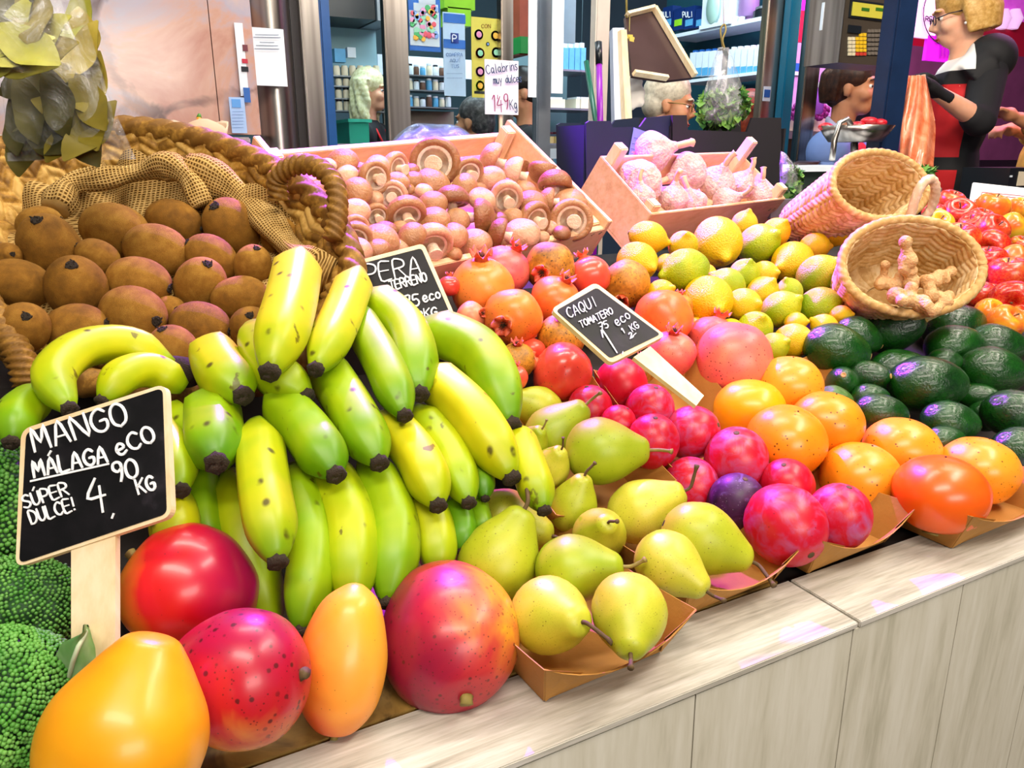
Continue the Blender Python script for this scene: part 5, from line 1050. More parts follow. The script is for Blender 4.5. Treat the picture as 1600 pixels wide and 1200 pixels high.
# ---------------------------------------------------------------- card over the apples
cp = plane3(at(1560, 300, 1.80), at(1600, 300, 1.82), at(1560, 320, 1.78)); crd = Thing('price_card', cp.hit(1560, 330), 'white card with a thin red scalloped border, behind the apples', 'card')
crd.part(plate([Vector(cp.hit(*p)) for p in ((1521, 285), (1640, 298), (1632, 350), (1512, 335))], cp.n, .004), 'card', white_p, smooth=False)
red_ink = pm('red_ink', '#b0323c', .6)
mb = MB(); n_ = Vector(cp.n)
for off in (0, 4):
    pts = [(1521+off, 335), (1523+off, 313+off), (1531+off, 309+off), (1535+off, 300+off), (1640, 310+off)]; stroke(mb, [Vector(cp.lifted(.0008).hit(*p)) for p in pts], n_, .0009, .0008)
crd.part(mb, 'border_lines', red_ink, smooth=False, weld=False)
# ================================================================ across the aisle: shelves, notices and goods
def item(name, label, cat, pl, rects, group=None, at_uv=None):
    """a thing made of boxes on a plane: rects = (part, u0, v0, u1, v1, thickness, out, material)"""
    p = pl.hit(*(at_uv or ((rects[0][1]+rects[0][3])/2, rects[0][4]))); th = Thing(name, p, label, cat, group)
    for pn, u0, v0, u1, v1, tk, out, m in rects: th.part(pbox(MB(), pl, u0, v0, u1, v1, tk, out=out), pn, m, smooth=False)
    return th
def round_item(name, label, cat, pl, u0, v0, u1, v1, mat, group=None, lid=None, prof=None, dep=0.0):
    a, b, z0, z1 = ext(pl, u0, v0, u1, v1); r = float(np.linalg.norm(a-b))/2; c = (a+b)/2-pl.n*(r+dep); h = z1-z0
    th = Thing(name, (c[0], c[1], z0), label, cat, group)
    P = [(q*r, z0+s*h) for q, s in (prof or [(0, 0), (.9, 0), (1, .08), (1, .7), (.8, .84), (.8, .86)])]
    th.part(MB().lathe(P+[(0, P[-1][1])], 14, M=Matrix.Translation((c[0], c[1], 0))), 'body', mat, sharp=40)
    if lid: th.part(MB().lathe([(0, z0+h*.84), (.86*r, z0+h*.84), (.86*r, z1), (0, z1)], 14, M=Matrix.Translation((c[0], c[1], 0))), 'lid', lid, sharp=40)
    return th
def shelf(label, pl, u0, u1, v, tk_px, dep, mat, idx):
    o = pbox(MB(), pl, u0, v, u1, v+tk_px, dep, out=.0); th = Thing('wall_shelf', pl.hit((u0+u1)/2, v+tk_px), label, 'shelf', 'shelves of the stall opposite'); th.part(o, 'board', mat, smooth=False); return th
ink = black_ink; bluep = pm('print_blue', '#1d5fb0', .5); skyp = pm('print_sky', '#a9cdf0', .5); yell = pm('poster_yellow', '#e8cf58', .5); lime = pm('lime_plastic', '#9adf2c', .4, var=.2, vs=12); cream = pm('cream_ceramic', '#e8dcc0', .4, var=.1, vs=20)
teal_w = pm('teal_wall', '#9cc4d0', .5, var=.1, vs=4); whitew = pm('white_goods', '#dfeaf4', .45, var=.06); dkgl = pm('dark_cabinet', '#161c22', .3, var=.2, vs=10); aqua = pm('aqua_packs', '#5aa8d8', .4, var=.2, vs=30)
magenta = pm('magenta_sign', '#d01ad8', .4, var=.1, vs=10, emit='#c818d8', es=.55); pinkw = pm('lit_sign_white', '#f4d8f6', .5, emit='#f0c0f4', es=.6); redp = pm('red_paint', '#c00f34', .45, var=.12, vs=8); purple_ = pm('purple_print', '#6a1a8c', .5)
# notices on the pier and by the marble
NPl = yplane(2.96)
n1 = item('notice', 'white notice in a clear sleeve taped to the steel pier', 'notice', NPl, [('paper', 389, 44, 446, 134, .003, 0, white_p)])
write(n1, NPl.lifted(.003), [('LINE', 399, 54, 36, -1), ('LINE', 396, 58, 42, -1), ('LINE', 406, 66, 22, -1), ('LINE', 400, 71, 34, -1), ('LINE', 398, 76, 38, -1)], pm('grey_ink', '#707684', .6), pen=1.1)
n2 = item('notice', 'narrow strip of printed papers at the right edge of the marble', 'notice', yplane(2.94), [('paper', 371, 36, 384, 150, .003, 0, white_p), ('picture', 379, 70, 387, 80, .003, .002, pm('print_maroon', '#6a2030', .5)), ('picture', 378, 92, 387, 99, .003, .002, redp), ('picture', 377, 104, 388, 112, .003, .002, ink)])
n3 = item('notice', 'pale blue leaflet curling off the marble edge', 'notice', yplane(2.93), [('paper', 360, 152, 384, 208, .003, 0, pm('leaflet_blue', '#a8c4ee', .5)), ('header', 362, 155, 376, 168, .002, .002, pm('leaflet_header', '#5a9ce0', .5)), ('picture', 381, 137, 391, 160, .003, .001, bluep)])
write(n3, yplane(2.93).lifted(.003), [('LINE', 363, 174+i*5, 17, 0) for i in range(6)], pm('leaflet_ink', '#6a8cc0', .5), pen=.6)
# interior of the opposite stall
item('wall_cabinet', 'dark open cabinet high behind the first glass pane', 'cabinet', IP, [('case', 500, -60, 575, 32, .4, .1, dkgl), ('steel_side', 577, -60, 606, 38, .4, .12, grey_metal)])
item('wall_panel', 'pale teal tiled panel under the cabinet in the first pane', 'panel', IP, [('panel', 510, 36, 606, 100, .03, -.2, teal_w)])
for k, (v0, hgt, n, u0, st) in enumerate(((97, 22, 6, 523, 12.5), (118, 17, 6, 526, 12), (135, 19, 6, 526, 12), (153, 20, 5, 527, 12))):
    shelf('thin shelf of pots behind the blonde woman, %s from top' % ORD[k], IP, 515, 606, v0+hgt, 2, .12, grey_metal, k)
    for i in range(n):
        round_item('storage_jar', 'cream jar %s from left on the %s pot shelf, first pane' % (ORD[i], ORD[k]), 'jar', IP, u0+i*st, v0+2, u0+i*st+10.5, v0+hgt, cream, 'cream jars behind the first pane', lid=(None if k < 2 else dkgl), dep=.012)
item('drinks_pack', 'blue-white pack on top of the pot shelves', 'pack', IP, [('body', 523, 76, 540, 97, .05, .0, aqua), ('label_band', 543, 74, 556, 90, .04, .0, whitew)])
for k, (v, n) in enumerate(((118, 7), (141, 8), (167, 7))):
    shelf('shelf of jars in the second pane, %s from top' % ORD[k], IP, 636, 716, v, 2, .16, grey_metal, k)
    for i in range(n):
        u = 639+i*10; m = [whitew, cream, aqua, pm('brown_jar', '#6a4a3a', .4)][(i*3+k) % 4]
        round_item('storage_jar', 'small jar %s from left on the %s shelf, second pane' % (ORD[i], ORD[k]), 'jar', IP, u, v-19+(i % 3)*2, u+8.5, v-.3, m, 'jars behind the second pane', lid=whitew if m is not whitew else dkgl, dep=.012)
item('wall_panel', 'grey brown wall panel below the jar shelves of the second pane', 'panel', IP, [('panel', 610, 172, 720, 240, .03, -.1, pm('taupe_panel', '#8a7f70', .5))])
item('wall_panel', 'bright white panel behind the posters of the second pane', 'panel', IP, [('panel', 610, 84, 800, 116, .03, -.22, whitew)])
PPl = yplane(3.142)
pp = item('poster', 'blue poster with a white arch full of little product pictures', 'poster', PPl, [('board', 638, -40, 688, 80, .004, 0, bluep), ('white_field', 640, 18, 686, 72, .003, .003, white_p), ('white_field', 646, 6, 684, 19, .003, .003, white_p), ('white_field', 654, -4, 680, 7, .003, .003, white_p)])
cols = [pm('print_%d' % i, c, .5) for i, c in enumerate(('#3a9a5a', '#c84a5a', '#e0a83a', '#7a9ad0', '#d88ab0', '#8ac0a0'))]
for i in range(6):
    mb = MB(); 
    for j in range(7):
        u, v = 644+random.random()*38, 8+random.random()*60; c_ = yplane(3.135).hit(u, v); mb.lathe([(0, 0), (.008+.006*random.random(), 0), (.008, .001), (0, .001)], 10, M=Matrix.Translation(Vector(c_)) @ Matrix.Rotation(math.pi/2, 4, 'X'))
    pp.part(mb, 'pictures', cols[i], smooth=False)['kind'] = 'stuff'
item('plastic_bag', 'lime green plastic bag hanging above the parking poster', 'bag', yplane(3.9), [('body', 694, -30, 742, 14, .12, 0, lime), ('fold', 700, 12, 736, 40, .1, .0, lime)])
PQ = yplane(3.1405); p2 = item('poster', 'tall pale poster with a blue P square, reading COMPRA AQUI TUS', 'poster', PQ, [('paper', 693, 20, 727, 150, .003, 0, pm('pale_blue_paper', '#c6daf2', .5)), ('top_band', 693, 22, 727, 36, .002, .002, bluep), ('middle_band', 693, 62, 727, 76, .002, .002, bluep), ('parking_square', 704, 52, 716, 68, .002, .004, pm('parking_blue', '#0a2f86', .4))])
write(p2, PQ.lifted(.0075), [('P', 707, 65, 10, 0, .95)], white_p, pen=1.6)
write(p2, PQ.lifted(.004), [('COMPRA', 697, 88, 5, 0, 1.0), ('AQUÍ', 703, 97, 5, 0, 1.0), ('TUS', 705, 106, 5, 0, 1.0), ('LINE', 698, 115, 24, 0), ('LINE', 698, 122, 24, 0)], pm('poster_ink', '#6a86b4', .5), pen=.9)
PY = yplane(3.142); p3 = item('poster', 'tall yellow poster with round dark pictures beside the P poster', 'poster', PY, [('paper', 737, 28, 784, 153, .003, 0, yell), ('footer', 741, 143, 780, 147, .002, .002, ink)])
for u, v, m in ((748, 54, ink), (774, 56, ink), (750, 83, redp), (775, 82, ink), (750, 112, purple_), (775, 113, ink), (762, 69, ink), (750, 134, lime)):
    c_ = PY.lifted(.004).hit(u, v); r = .020 if u != 762 else .008; p3.part(MB().lathe([(0, -.001), (r*.62, -.001), (r*.62, .0), (0, .0)], 14, M=Matrix.Translation(Vector(c_)) @ Matrix.Rotation(math.pi/2, 4, 'X') @ Matrix.Translation((0, 0, .0035))), 'picture_centre', cols[int(u+v) % 6], smooth=False)
    p3.part(MB().lathe([(0, 0), (r, 0), (r, .002), (0, .002)], 18, M=Matrix.Translation(Vector(c_)) @ Matrix.Rotation(math.pi/2, 4, 'X')), 'round_picture', m, smooth=False)
write(p3, PY.lifted(.004), [('CON', 752, 44, 6, 0, 1.0)], pm('poster_brown', '#9a6a20', .5), pen=.9)
TG = yplane(1.66); tg = item('price_tag', 'white handwritten price tag reading Calabrins muy dulces 1,49 Kg', 'price tag', TG, [('card', 758, 94, 810, 179, .003, 0, white_p)])
write(tg, TG.lifted(.0045), [('Calabrins', 760, 116, 14, 8, .62), ('muy dulces', 771, 131, 12, 4, .55), ('Kg', 797, 171, 15, 5, .5)], pm('blue_marker', '#2c4668', .5), pen=1.3)
write(tg, TG.lifted(.0045), [("1'", 768, 174, 25, 2, .6), ('4', 777, 173, 22, 2, .55), ('9', 787, 171, 24, 2, .5)], pm('maroon_marker', '#8a2a58', .5), pen=1.5)
tg.part(pbox(MB(), TG, 783, 177, 787, 300, .006, out=-.006, zlo=1.051), 'stick', ply_m, smooth=False)
# third and fourth panes
item('drinks_crate', 'tall red and green stack behind the third pane', 'crate', yplane(4.0), [('upper', 812, -40, 826, 86, .2, 0, pm('brick_red', '#a04a30', .5, var=.3, vs=15)), ('lower', 811, 58, 827, 84, .2, .02, pm('leaf_green_print', '#1a8a3a', .5))])
item('paper_roll', 'long white sheet of paper hanging beside the grey post', 'paper', yplane(3.0), [('sheet', 863, -60, 881, 146, .004, 0, white_p)])
item('paper_roll', 'white sheet of paper hanging left of the grey post', 'paper', yplane(3.02), [('sheet', 826, -60, 839, 152, .004, 0, white_p)])
item('paper_roll', 'upper pale blue sheet hanging before the third shelf', 'paper', yplane(3.3), [('sheet', 876, -60, 900, 68, .004, 0, pm('pale_blue_sheet', '#c4dcf4', .5))])
shelf('upper shelf holding the pale blue packs, fourth pane', IP, 868, 935, 109, 3, .3, grey_metal, 1); shelf('lower shelf holding two white tubs, fourth pane', IP, 850, 935, 169, 3, .3, grey_metal, 2); shelf('bottom shelf holding small pies, fourth pane', IP, 850, 935, 224, 3, .3, grey_metal, 3)
for i in range(5): item('drinks_pack', 'pale blue pack %s from left on the upper shelf, fourth pane' % ORD[i], 'pack', IP, [('body', 874+i*9, 74, 882+i*9, 109, .08, -.02, aqua), ('cap', 875+i*9, 66, 881+i*9, 74, .05, -.03, whitew)], 'pale blue packs')
for i, u in enumerate((858, 905)): item('plastic_tub', '%s white tub on the lower shelf, fourth pane' % ('left', 'right')[i], 'tub', IP, [('body', u, 154, u+30, 169, .15, -.04, cream), ('lid', u+3, 151, u+27, 155, .12, -.05, whitew)])
for i, (u, m) in enumerate(((857, '#4a1420'), (874, '#4a1420'), (897, '#8a4a30'))):
    round_item('small_pie', ('left dark topped', 'middle dark topped', 'right reddish')[i]+' pie on the bottom shelf, fourth pane', 'pie', IP, u, 206, u+19, 224, pm('pie_base', '#b09a60', .6), 'pies on the bottom shelf', lid=pm('pie_top_'+m[1:], m, .4), prof=[(0, 0), (.95, 0), (1, .5), (1, .62)], dep=.05)
item('wall_panel', 'teal grey back panel of the fourth pane', 'panel', IP, [('panel', 845, -60, 940, 260, .03, -.42, pm('teal_grey', '#4f7074', .5, var=.15, vs=3))])
item('cloth_bundle', 'blue white cloth bundle behind the navy cardboard crate', 'cloth', yplane(2.7), [('fold', 885, 244, 912, 275, .1, 0, pm('blue_cloth', '#7ab8d8', .7, var=.2, vs=20)), ('fold', 876, 232, 905, 248, .1, .02, whitew)])
# brooms, plank, tilted board
def FLOOR_(a, b):
    A, B = Vector(at(*a)), Vector(at(*b)); return Vector((B.x+(B.x-A.x)*2, B.y+(B.y-A.y)*.3, .012))
def rod(th, P, r, m, nm): return th.part(MB().tube([p if isinstance(p, Vector) else Vector(at(*p)) for p in P], r, 10), nm, m)
def stand(label, u0, u1, v, y, dep, drop=.003, name='stall_counter'):
    z0 = 1.0505 if y < 1.6 else 0.0
    a, b = yplane(y).hit(u0, v), yplane(y).hit(u1, v); z = min(a[2], b[2])-drop; th = Thing(name, ((a[0]+b[0])/2, y+dep/2, 0), label, 'counter')
    th.part(MB().box(((a[0]+b[0])/2, y+dep/2, z-.02), (b[0]-a[0]+.06, dep, .04)), 'top', grey_metal, smooth=False); th.part(MB().box(((a[0]+b[0])/2, y+dep/2, (z-.04+z0)/2), (b[0]-a[0], dep-.04, z-.04-z0)), 'body', dkgl, smooth=False); return z
bg = Thing('broom', at(945, 300, 2.55), 'broom with a dark green handle leaning by the cream post', 'broom'); rod(bg, [(916, 96, 2.6), (938, 235, 2.55), FLOOR_((916, 96, 2.6), (938, 235, 2.55))], .009, pm('green_handle', '#0f5a44', .3), 'handle')
bp_ = Thing('broom', at(938, 300, 2.5), 'broom with a bright purple handle and black grip', 'broom'); rod(bp_, [(936, 100, 2.5), (938, 200, 2.5), FLOOR_((936, 100, 2.5), (938, 200, 2.5))], .0105, pm('purple_handle', '#8a0fa8', .3), 'handle'); rod(bp_, [(935, 66, 2.5), (936, 101, 2.5)], .012, dkgl, 'grip')
pk = Thing('plank', at(968, 260, 2.62), 'pale grey plank standing right of the brooms', 'plank'); pk.part(MB().slab([at(958, 330, 2.62), at(990, 330, 2.64), at(970, 50, 2.66), at(952, 50, 2.64)], .03), 'board', pm('pale_plank', '#c4cce0', .4, var=.1, vs=12), smooth=False); pk.part(MB().slab([at(978, 330, 2.60), at(990, 330, 2.62), at(973, 50, 2.64), at(964, 50, 2.62)], .02), 'edge', ply_m, smooth=False)
bd = Thing('tilted_board', at(1030, 125, 2.8), 'framed dark board hung at a tilt above the white-haired man', 'board'); q = [(977, 26), (1020, 15), (1083, 121), (1040, 126), (988, 118)]
bpl = plane3(at(977, 26, 2.75), at(1020, 15, 2.85), at(1040, 126, 2.7)); bd.part(plate([Vector(bpl.hit(*p)) for p in q], bpl.n, .012), 'panel', pm('smoked_panel', '#4e3a38', .25, .3, var=.4, vs=4), smooth=False)
for a_, b_, wpx in (((1020, 15), (1083, 121), 7), ((977, 26), (1020, 15), 5), ((988, 117), (1040, 125), 5)):
    A_, B_ = Vector(bpl.lifted(.004).hit(*a_)), Vector(bpl.lifted(.004).hit(*b_)); s = (B_-A_).normalized().cross(Vector(bpl.n))*wpx*2.8/F_PX/2
    bd.part(MB().slab([A_-s, B_-s, B_+s, A_+s], -.02), 'frame_bar', ply_m, smooth=False)
bd.part(MB().tube([at(979, 28, 2.74), at(978, -60, 2.74)], .004, 6), 'hanging_cord', stem_green)
sp = Thing('sponge', at(983, 85, 2.72), 'yellow sponge hanging at the left of the tilted board', 'sponge'); sp.part(MB().box(at(983, 70, 2.72), (.035, .03, .065)), 'body', pm('sponge_yellow', '#d8bc58', .8, var=.2, vs=60), smooth=False, bevel=.008); sp.part(MB().tube([at(983, 60, 2.72), at(984, 24, 2.74)], .002, 6), 'cord', stem_green)
mb = MB()
for u, v, r in ((992, 128, 13), (998, 146, 11), (986, 150, 12), (1000, 160, 8), (985, 165, 9)): mb.ell(at(u, v, 2.75), r*2.75/F_PX, n=10, m=8)
c_ = Vector(at(992, 160, 2.75)); mb.V = [tuple(Vector(x)-c_) for x in mb.V]; tag(link('plastic_bag', remesh(mb, .008, 4), pm('white_carrier', '#e6dcd0', .4, var=.08, vs=20), None, Matrix.Translation(c_)), 'crumpled white carrier bag beside the white-haired man', 'bag')
# shelf wall at the right end of the opposite stall
tealb = pm('stall_teal', '#1f5060', .5, var=.15, vs=3)
item('wall_panel', 'dark teal shelf wall behind the detergent and cartons', 'panel', SP, [('panel', 985, -100, 1200, 260, .03, -.34, tealb)])
shelf('upper white shelf of detergents and a coffee machine', SP, 1040, 1200, 40, 6, .3, whitew, 1); shelf('lower white shelf lined with milk cartons', SP, 1060, 1200, 118, 5, .3, whitew, 2)
for i in range(4):
    u = 1032+i*17; dt = item('detergent_bottle', 'dark blue pack %s from left on the upper white shelf' % ORD[i], 'pack', SP, [('body', u, 10+(i % 2)*3, u+15, 48-i*2, .08, -.02, pm('detergent_blue', '#14306e', .35, var=.2, vs=20)), ('label_band', u+2, 30, u+13, 40, .004, -.016, aqua if i != 1 else lime)], 'blue packs on the upper shelf')
    if i in (0, 2): write(dt, SP.lifted(-.012), [('PULI' if i == 0 else 'PULI', u+1, 27, 8, 3, .62)], white_p, pen=1.5)
cm_ = item('coffee_machine', 'white kitchen machine with a pale green oval front on the upper shelf', 'machine', SP, [('body', 1098, -40, 1141, 42, .2, 0, whitew), ('base', 1096, 36, 1143, 42, .22, .02, whitew)])
c_ = SP.lifted(.012).hit(1115, 12); cm_.part(MB().lathe([(0, .0), (.075, 0), (.065, .015), (0, .018)], 24, M=Matrix.Translation(Vector(c_)) @ Matrix.Rotation(-math.pi/2, 4, 'Y') @ Matrix.Diagonal((1.5, .9, 1, 1))), 'oval_front', pm('pale_green_plastic', '#a8ccc0', .35))
round_item('cooking_pot', 'black pot at the right end of the upper shelf', 'pot', SP, 1164, 9, 1195, 33, dkgl, prof=[(0, 0), (.85, 0), (1, .2), (1, .75)], lid=grey_metal, dep=.02)
round_item('canister', 'purple grey canister between the machine and the pot', 'canister', SP, 1142, -40, 1164, 24, pm('mauve_canister', '#8a6a9c', .4), lid=whitew, dep=.04)
for i in range(2): round_item('cup', ('left', 'right')[i]+' small white cup in front of the mauve canister', 'cup', SP, 1141+i*9, 25, 1149+i*9, 38, whitew, 'white cups', prof=[(0, 0), (.8, 0), (1, .9), (.9, .92)], dep=.0)
for i in range(12):
    u = 1074+i*10
    if 1108 < u < 1130: continue
    ck = item('milk_carton', 'white and blue milk carton %s from left on the lower shelf' % ORD[i], 'carton', SP, [('body', u, 82-i*.9, u+8.5, 119-i*.3, .07, -.02, whitew), ('cap', u+2, 78-i*.9, u+6, 82-i*.9, .03, -.04, bluep if i < 4 else whitew), ('wave_print', u, 106-i*.3, u+8.5, 118-i*.3, .003, -.016, aqua)], 'milk cartons on the lower shelf')
item('warning_sticker', 'small blue and white sticker on the steel post', 'sticker', yplane(2.98), [('paper', 1193, 135, 1204, 158, .003, 0, whitew), ('print', 1194, 140, 1203, 152, .002, .002, bluep)])
# purple end: banners, flowers, glass with prints
QP = yplane(3.6)
item('banner', 'crimson and purple banner between the teal and bronze posts', 'banner', QP, [('red_field', 1238, 16, 1264, 66, .02, 0, redp), ('purple_field', 1240, -60, 1266, 16, .02, 0, magenta), ('blue_strip', 1234, 100, 1260, 112, .02, .03, bluep)])
item('wall_panel', 'lilac grey panel behind the bronze post', 'panel', yplane(3.9), [('panel', 1225, 66, 1300, 260, .02, 0, pm('lilac_panel', '#b89ac4', .5, var=.25, vs=9))])
fl = Thing('flower_display', yplane(3.5).hit(1262, 195), 'row of purple flowers behind the bronze post', 'flowers'); mb = MB(); 
for i in range(70):
    u, v = random.uniform(1232, 1295), random.uniform(166, 186); mb.ell(yplane(3.45).hit(u, v), random.uniform(.012, .022), n=7, m=5)
fl.part(mb, 'blossoms', pm('purple_blossom', '#8a1a78', .6, var=.4, vs=30))['kind'] = 'stuff'; fl.part(pbox(MB(), yplane(3.5), 1232, 184, 1296, 205, .12), 'planter', pm('pale_planter', '#e0c8b8', .6), smooth=False)
round_item('glass_jar', 'purple tinted jar beside the profile man', 'jar', yplane(3.3), 1272, 128, 1296, 178, pm('violet_jar', '#a05ad0', .2), lid=whitew)
bn = item('hanging_sign', 'lit magenta and white sign with a black ring reading REDONDO', 'sign', yplane(2.9), [('white_field', 1420, -60, 1512, 62, .02, 0, pinkw), ('magenta_field', 1447, 58, 1504, 97, .02, .003, magenta)])
BNp = yplane(2.9).lifted(.006)
write(bn, BNp, [('REDONDO', 1446, 33, 7, -2, 1.0)], ink, pen=1.6)
mb = MB(); cx_, cy_ = 1478, 22; n_ = Vector(BNp.n)
stroke(mb, [Vector(BNp.hit(cx_+35*math.cos(a), cy_+48*math.sin(a))) for a in np.linspace(-2.6+math.pi, 5.6, 30)], n_, 1.1*3.6/F_PX, .001); bn.part(mb, 'ring', ink, smooth=False, weld=False)
mb = MB()
for i in range(26):
    a = random.uniform(0, 6.28); r = random.random()**.5*17; mb.lathe([(0, 0), (.012, 0), (.012, .002), (0, .002)], 8, M=Matrix.Translation(Vector(yplane(2.89).hit(1478+r*math.cos(a), 60+r*.5*math.sin(a)))) @ Matrix.Rotation(math.pi/2, 4, 'X'))
for u in (1472, 1478, 1484): mb.slab([yplane(2.89).hit(*p) for p in ((u-2, 88), (u+3, 88), (u+1, 62), (u-1, 62))], .002)
bn.part(mb, 'bouquet_emblem', pm('emblem_magenta', '#a010a8', .5, emit='#9010a0', es=.3), smooth=False, weld=False)
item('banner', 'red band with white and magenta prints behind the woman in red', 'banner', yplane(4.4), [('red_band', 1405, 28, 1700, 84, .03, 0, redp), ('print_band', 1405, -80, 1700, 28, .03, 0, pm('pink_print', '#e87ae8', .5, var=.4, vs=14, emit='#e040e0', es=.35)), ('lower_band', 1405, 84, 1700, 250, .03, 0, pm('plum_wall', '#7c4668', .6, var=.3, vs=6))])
for i, u in enumerate((1572, 1590)): round_item('figurine', ('left', 'right')[i]+' white round print shape above the red band', 'ornament', yplane(4.3), u, 10, u+16, 44, pinkw, 'white shapes above the red band', prof=[(0, 0), (.6, 0), (1, .5), (.5, .95)])
# weighing scale
SPl = yplane(2.25); scl = item('weighing_scale', 'grey steel market scale with keypad hanging by the navy pole', 'scale', SPl, [('housing', 1318, -40, 1412, 102, .17, 0, pm('scale_brown', '#4e463c', .4, .3)), ('bezel', 1326, 4, 1404, 32, .004, .005, dkgl), ('display', 1329, 8, 1402, 29, .004, .009, pm('lcd_yellow', '#b8b040', .3, emit='#a0a030', es=.25))])
q = slabq(SPl, 1318, -40, 1412, 102); q = [q[0], q[3]]; scl.part(MB().hexa([q[0]+Vector((-.001, 0, 0)), q[1]+Vector((-.001, 0, 0)), q[1]+Vector((-.001, .17, 0)), q[0]+Vector((-.001, .17, 0))], [q[0]+Vector((-.004, 0, 0)), q[1]+Vector((-.004, 0, 0)), q[1]+Vector((-.004, .17, 0)), q[0]+Vector((-.004, .17, 0))]), 'steel_side', steel, smooth=False)
kp = [pm('key_yellow', '#e0b820', .5), pm('key_cream', '#d8d0b0', .5), pm('key_red', '#c03a2a', .5), pm('key_grey', '#6a645a', .5)]
for r_ in range(6):
    for c_ in range(9):
        if c_ < 5: u, v, m = 1324+c_*5.8, 52+r_*6, (kp[2] if r_ == 5 and c_ > 1 else kp[0] if c_ > 1 else kp[1]); 
        else: u, v, m = 1354+(c_-5)*5.6, 46+r_*7, kp[3]
        if c_ < 5 and r_ < 1 and c_ < 3: continue
        scl.part(pbox(MB(), SPl, u, v, u+5, v+5, .004, out=.005), 'key', m, smooth=False)
scl.part(pbox(MB(), SPl, 1324, 40, 1344, 52, .004, out=.006), 'small_display', dkgl, smooth=False); scl.part(pbox(MB(), SPl, 1382, 66, 1402, 88, .01, out=.01), 'ticket_slot', cream, smooth=False); e_ = q[0].lerp(q[1], .55); scl.part(MB().box((e_.x-.006, e_.y+.10, e_.z), (.003, .012, .10)), 'white_strip', whitew, smooth=False)
for k, (u, v) in enumerate(((1343, 13), (1365, 13), (1384, 12))): scl.part(pbox(MB(), SPl, u, v, u+12, v+5, .002, out=.011), 'readout', pm('lcd_green', '#2f6a1c', .4), smooth=False)
scl.part(MB().tube([SPl.hit(1345, -38)+np.array((0, .08, 0)), SPl.hit(1345, -38)+np.array((0, .08, 2.4))], .03, 12), 'mount', steel)
# meat dish on a stand, neighbour counter, phone
MT = at(1335, 222, 2.5); dish = Thing('steel_dish', MT, 'steel dish heaped with red meat in front of the profile man', 'dish'); a_ = Vector(MT); s_ = .105
dish.part(MB().lathe([(0, 0), (.08, 0), (.10, .025), (.115, .05), (.108, .05), (.092, .02), (0, .006)], 26, M=Matrix.Translation(a_) @ Matrix.Diagonal((1, 1, 1.0, 1))), 'bowl', steel); rod(dish, [(1335, 224, 2.5), (1335, 255, 2.48)], .012, steel, 'stem'); rod(dish, [(1300, 250, 2.4), (1304, 218, 2.4), (1312, 192, 2.4), (1324, 186, 2.4), (1330, 196, 2.4)], .009, steel, 'hooked_arm')
for i, (u, v, r) in enumerate(((1290, 198, 12), (1358, 190, 14), (1340, 196, 12), (1374, 192, 12))):
    mb = MB(); c_ = Vector(at(u, v, 2.5)); mb.ell((0, 0, 0), (r*2.5/F_PX, r*2.4/F_PX, r*1.3/F_PX), n=12, m=8); tag(mb.obj('meat_cut', pm('raw_meat', '#c01a28', .35, var=.35, vs=40), M=Matrix.Translation(c_)), 'red meat cut %s from left in the steel dish' % ORD[[0, 2, 1, 3][i]], 'meat', 'meat in the steel dish')
nc = item('stall_counter', 'dark green neighbour counter with a white edge, under the phone', 'counter', yplane(1.72), [('body', 1178, 268, 1350, 420, .5, 0, pm('dark_green_counter', '#2c3a34', .4, var=.2, vs=6)), ('white_top', 1172, 259, 1356, 268, .54, .02, whitew)])
def pz(u, v, z): r = ray(u, v); return Vector(CAM+r*((z-CAM[2])/r[2]))
zc_ = float(slabq(yplane(1.72), 1172, 259, 1356, 268)[2].z)+.0005
stand('low metal counter carrying the flower planter and violet jar', 1228, 1300, 205, 3.28, .6, .0)
stand('metal counter inside the first pane carrying the teal bin', 530, 625, 232, 3.40, .45)
stand('metal counter behind the navy crate carrying the cloth bundle', 868, 915, 275, 2.66, .3)
for lab_, u0_, u1_, v_, uvd, dep_ in (('low counter behind the mushroom crate carrying the blue film', 618, 742, 240.5, (680, 238, 1.60), .16), ('small counter behind the wicker basket carrying pens', 298, 340, 235.6, (318, 235, 1.63), .16), ('narrow counter under the herb bunch below the orange bag', 1418, 1462, 294, (1436, 292, 2.22), .2), ('narrow counter under the bagged salad', 1222, 1252, 311, (1236, 306, 1.69), .14)): stand(lab_, u0_, u1_, v_, float(at(*uvd)[1]), dep_, .0)
ph = Thing('phone', pz(1262, 256, zc_), 'dark phone lying flat on the neighbour counter', 'phone'); ph.part(MB().hexa([pz(u, v, zc_) for u, v in ((1240, 258.5), (1278, 257), (1283, 252), (1248, 253))], [pz(u, v, zc_)+Vector((0, 0, .008)) for u, v in ((1240, 258.5), (1278, 257), (1283, 252), (1248, 253))]), 'body', dkgl, smooth=False)
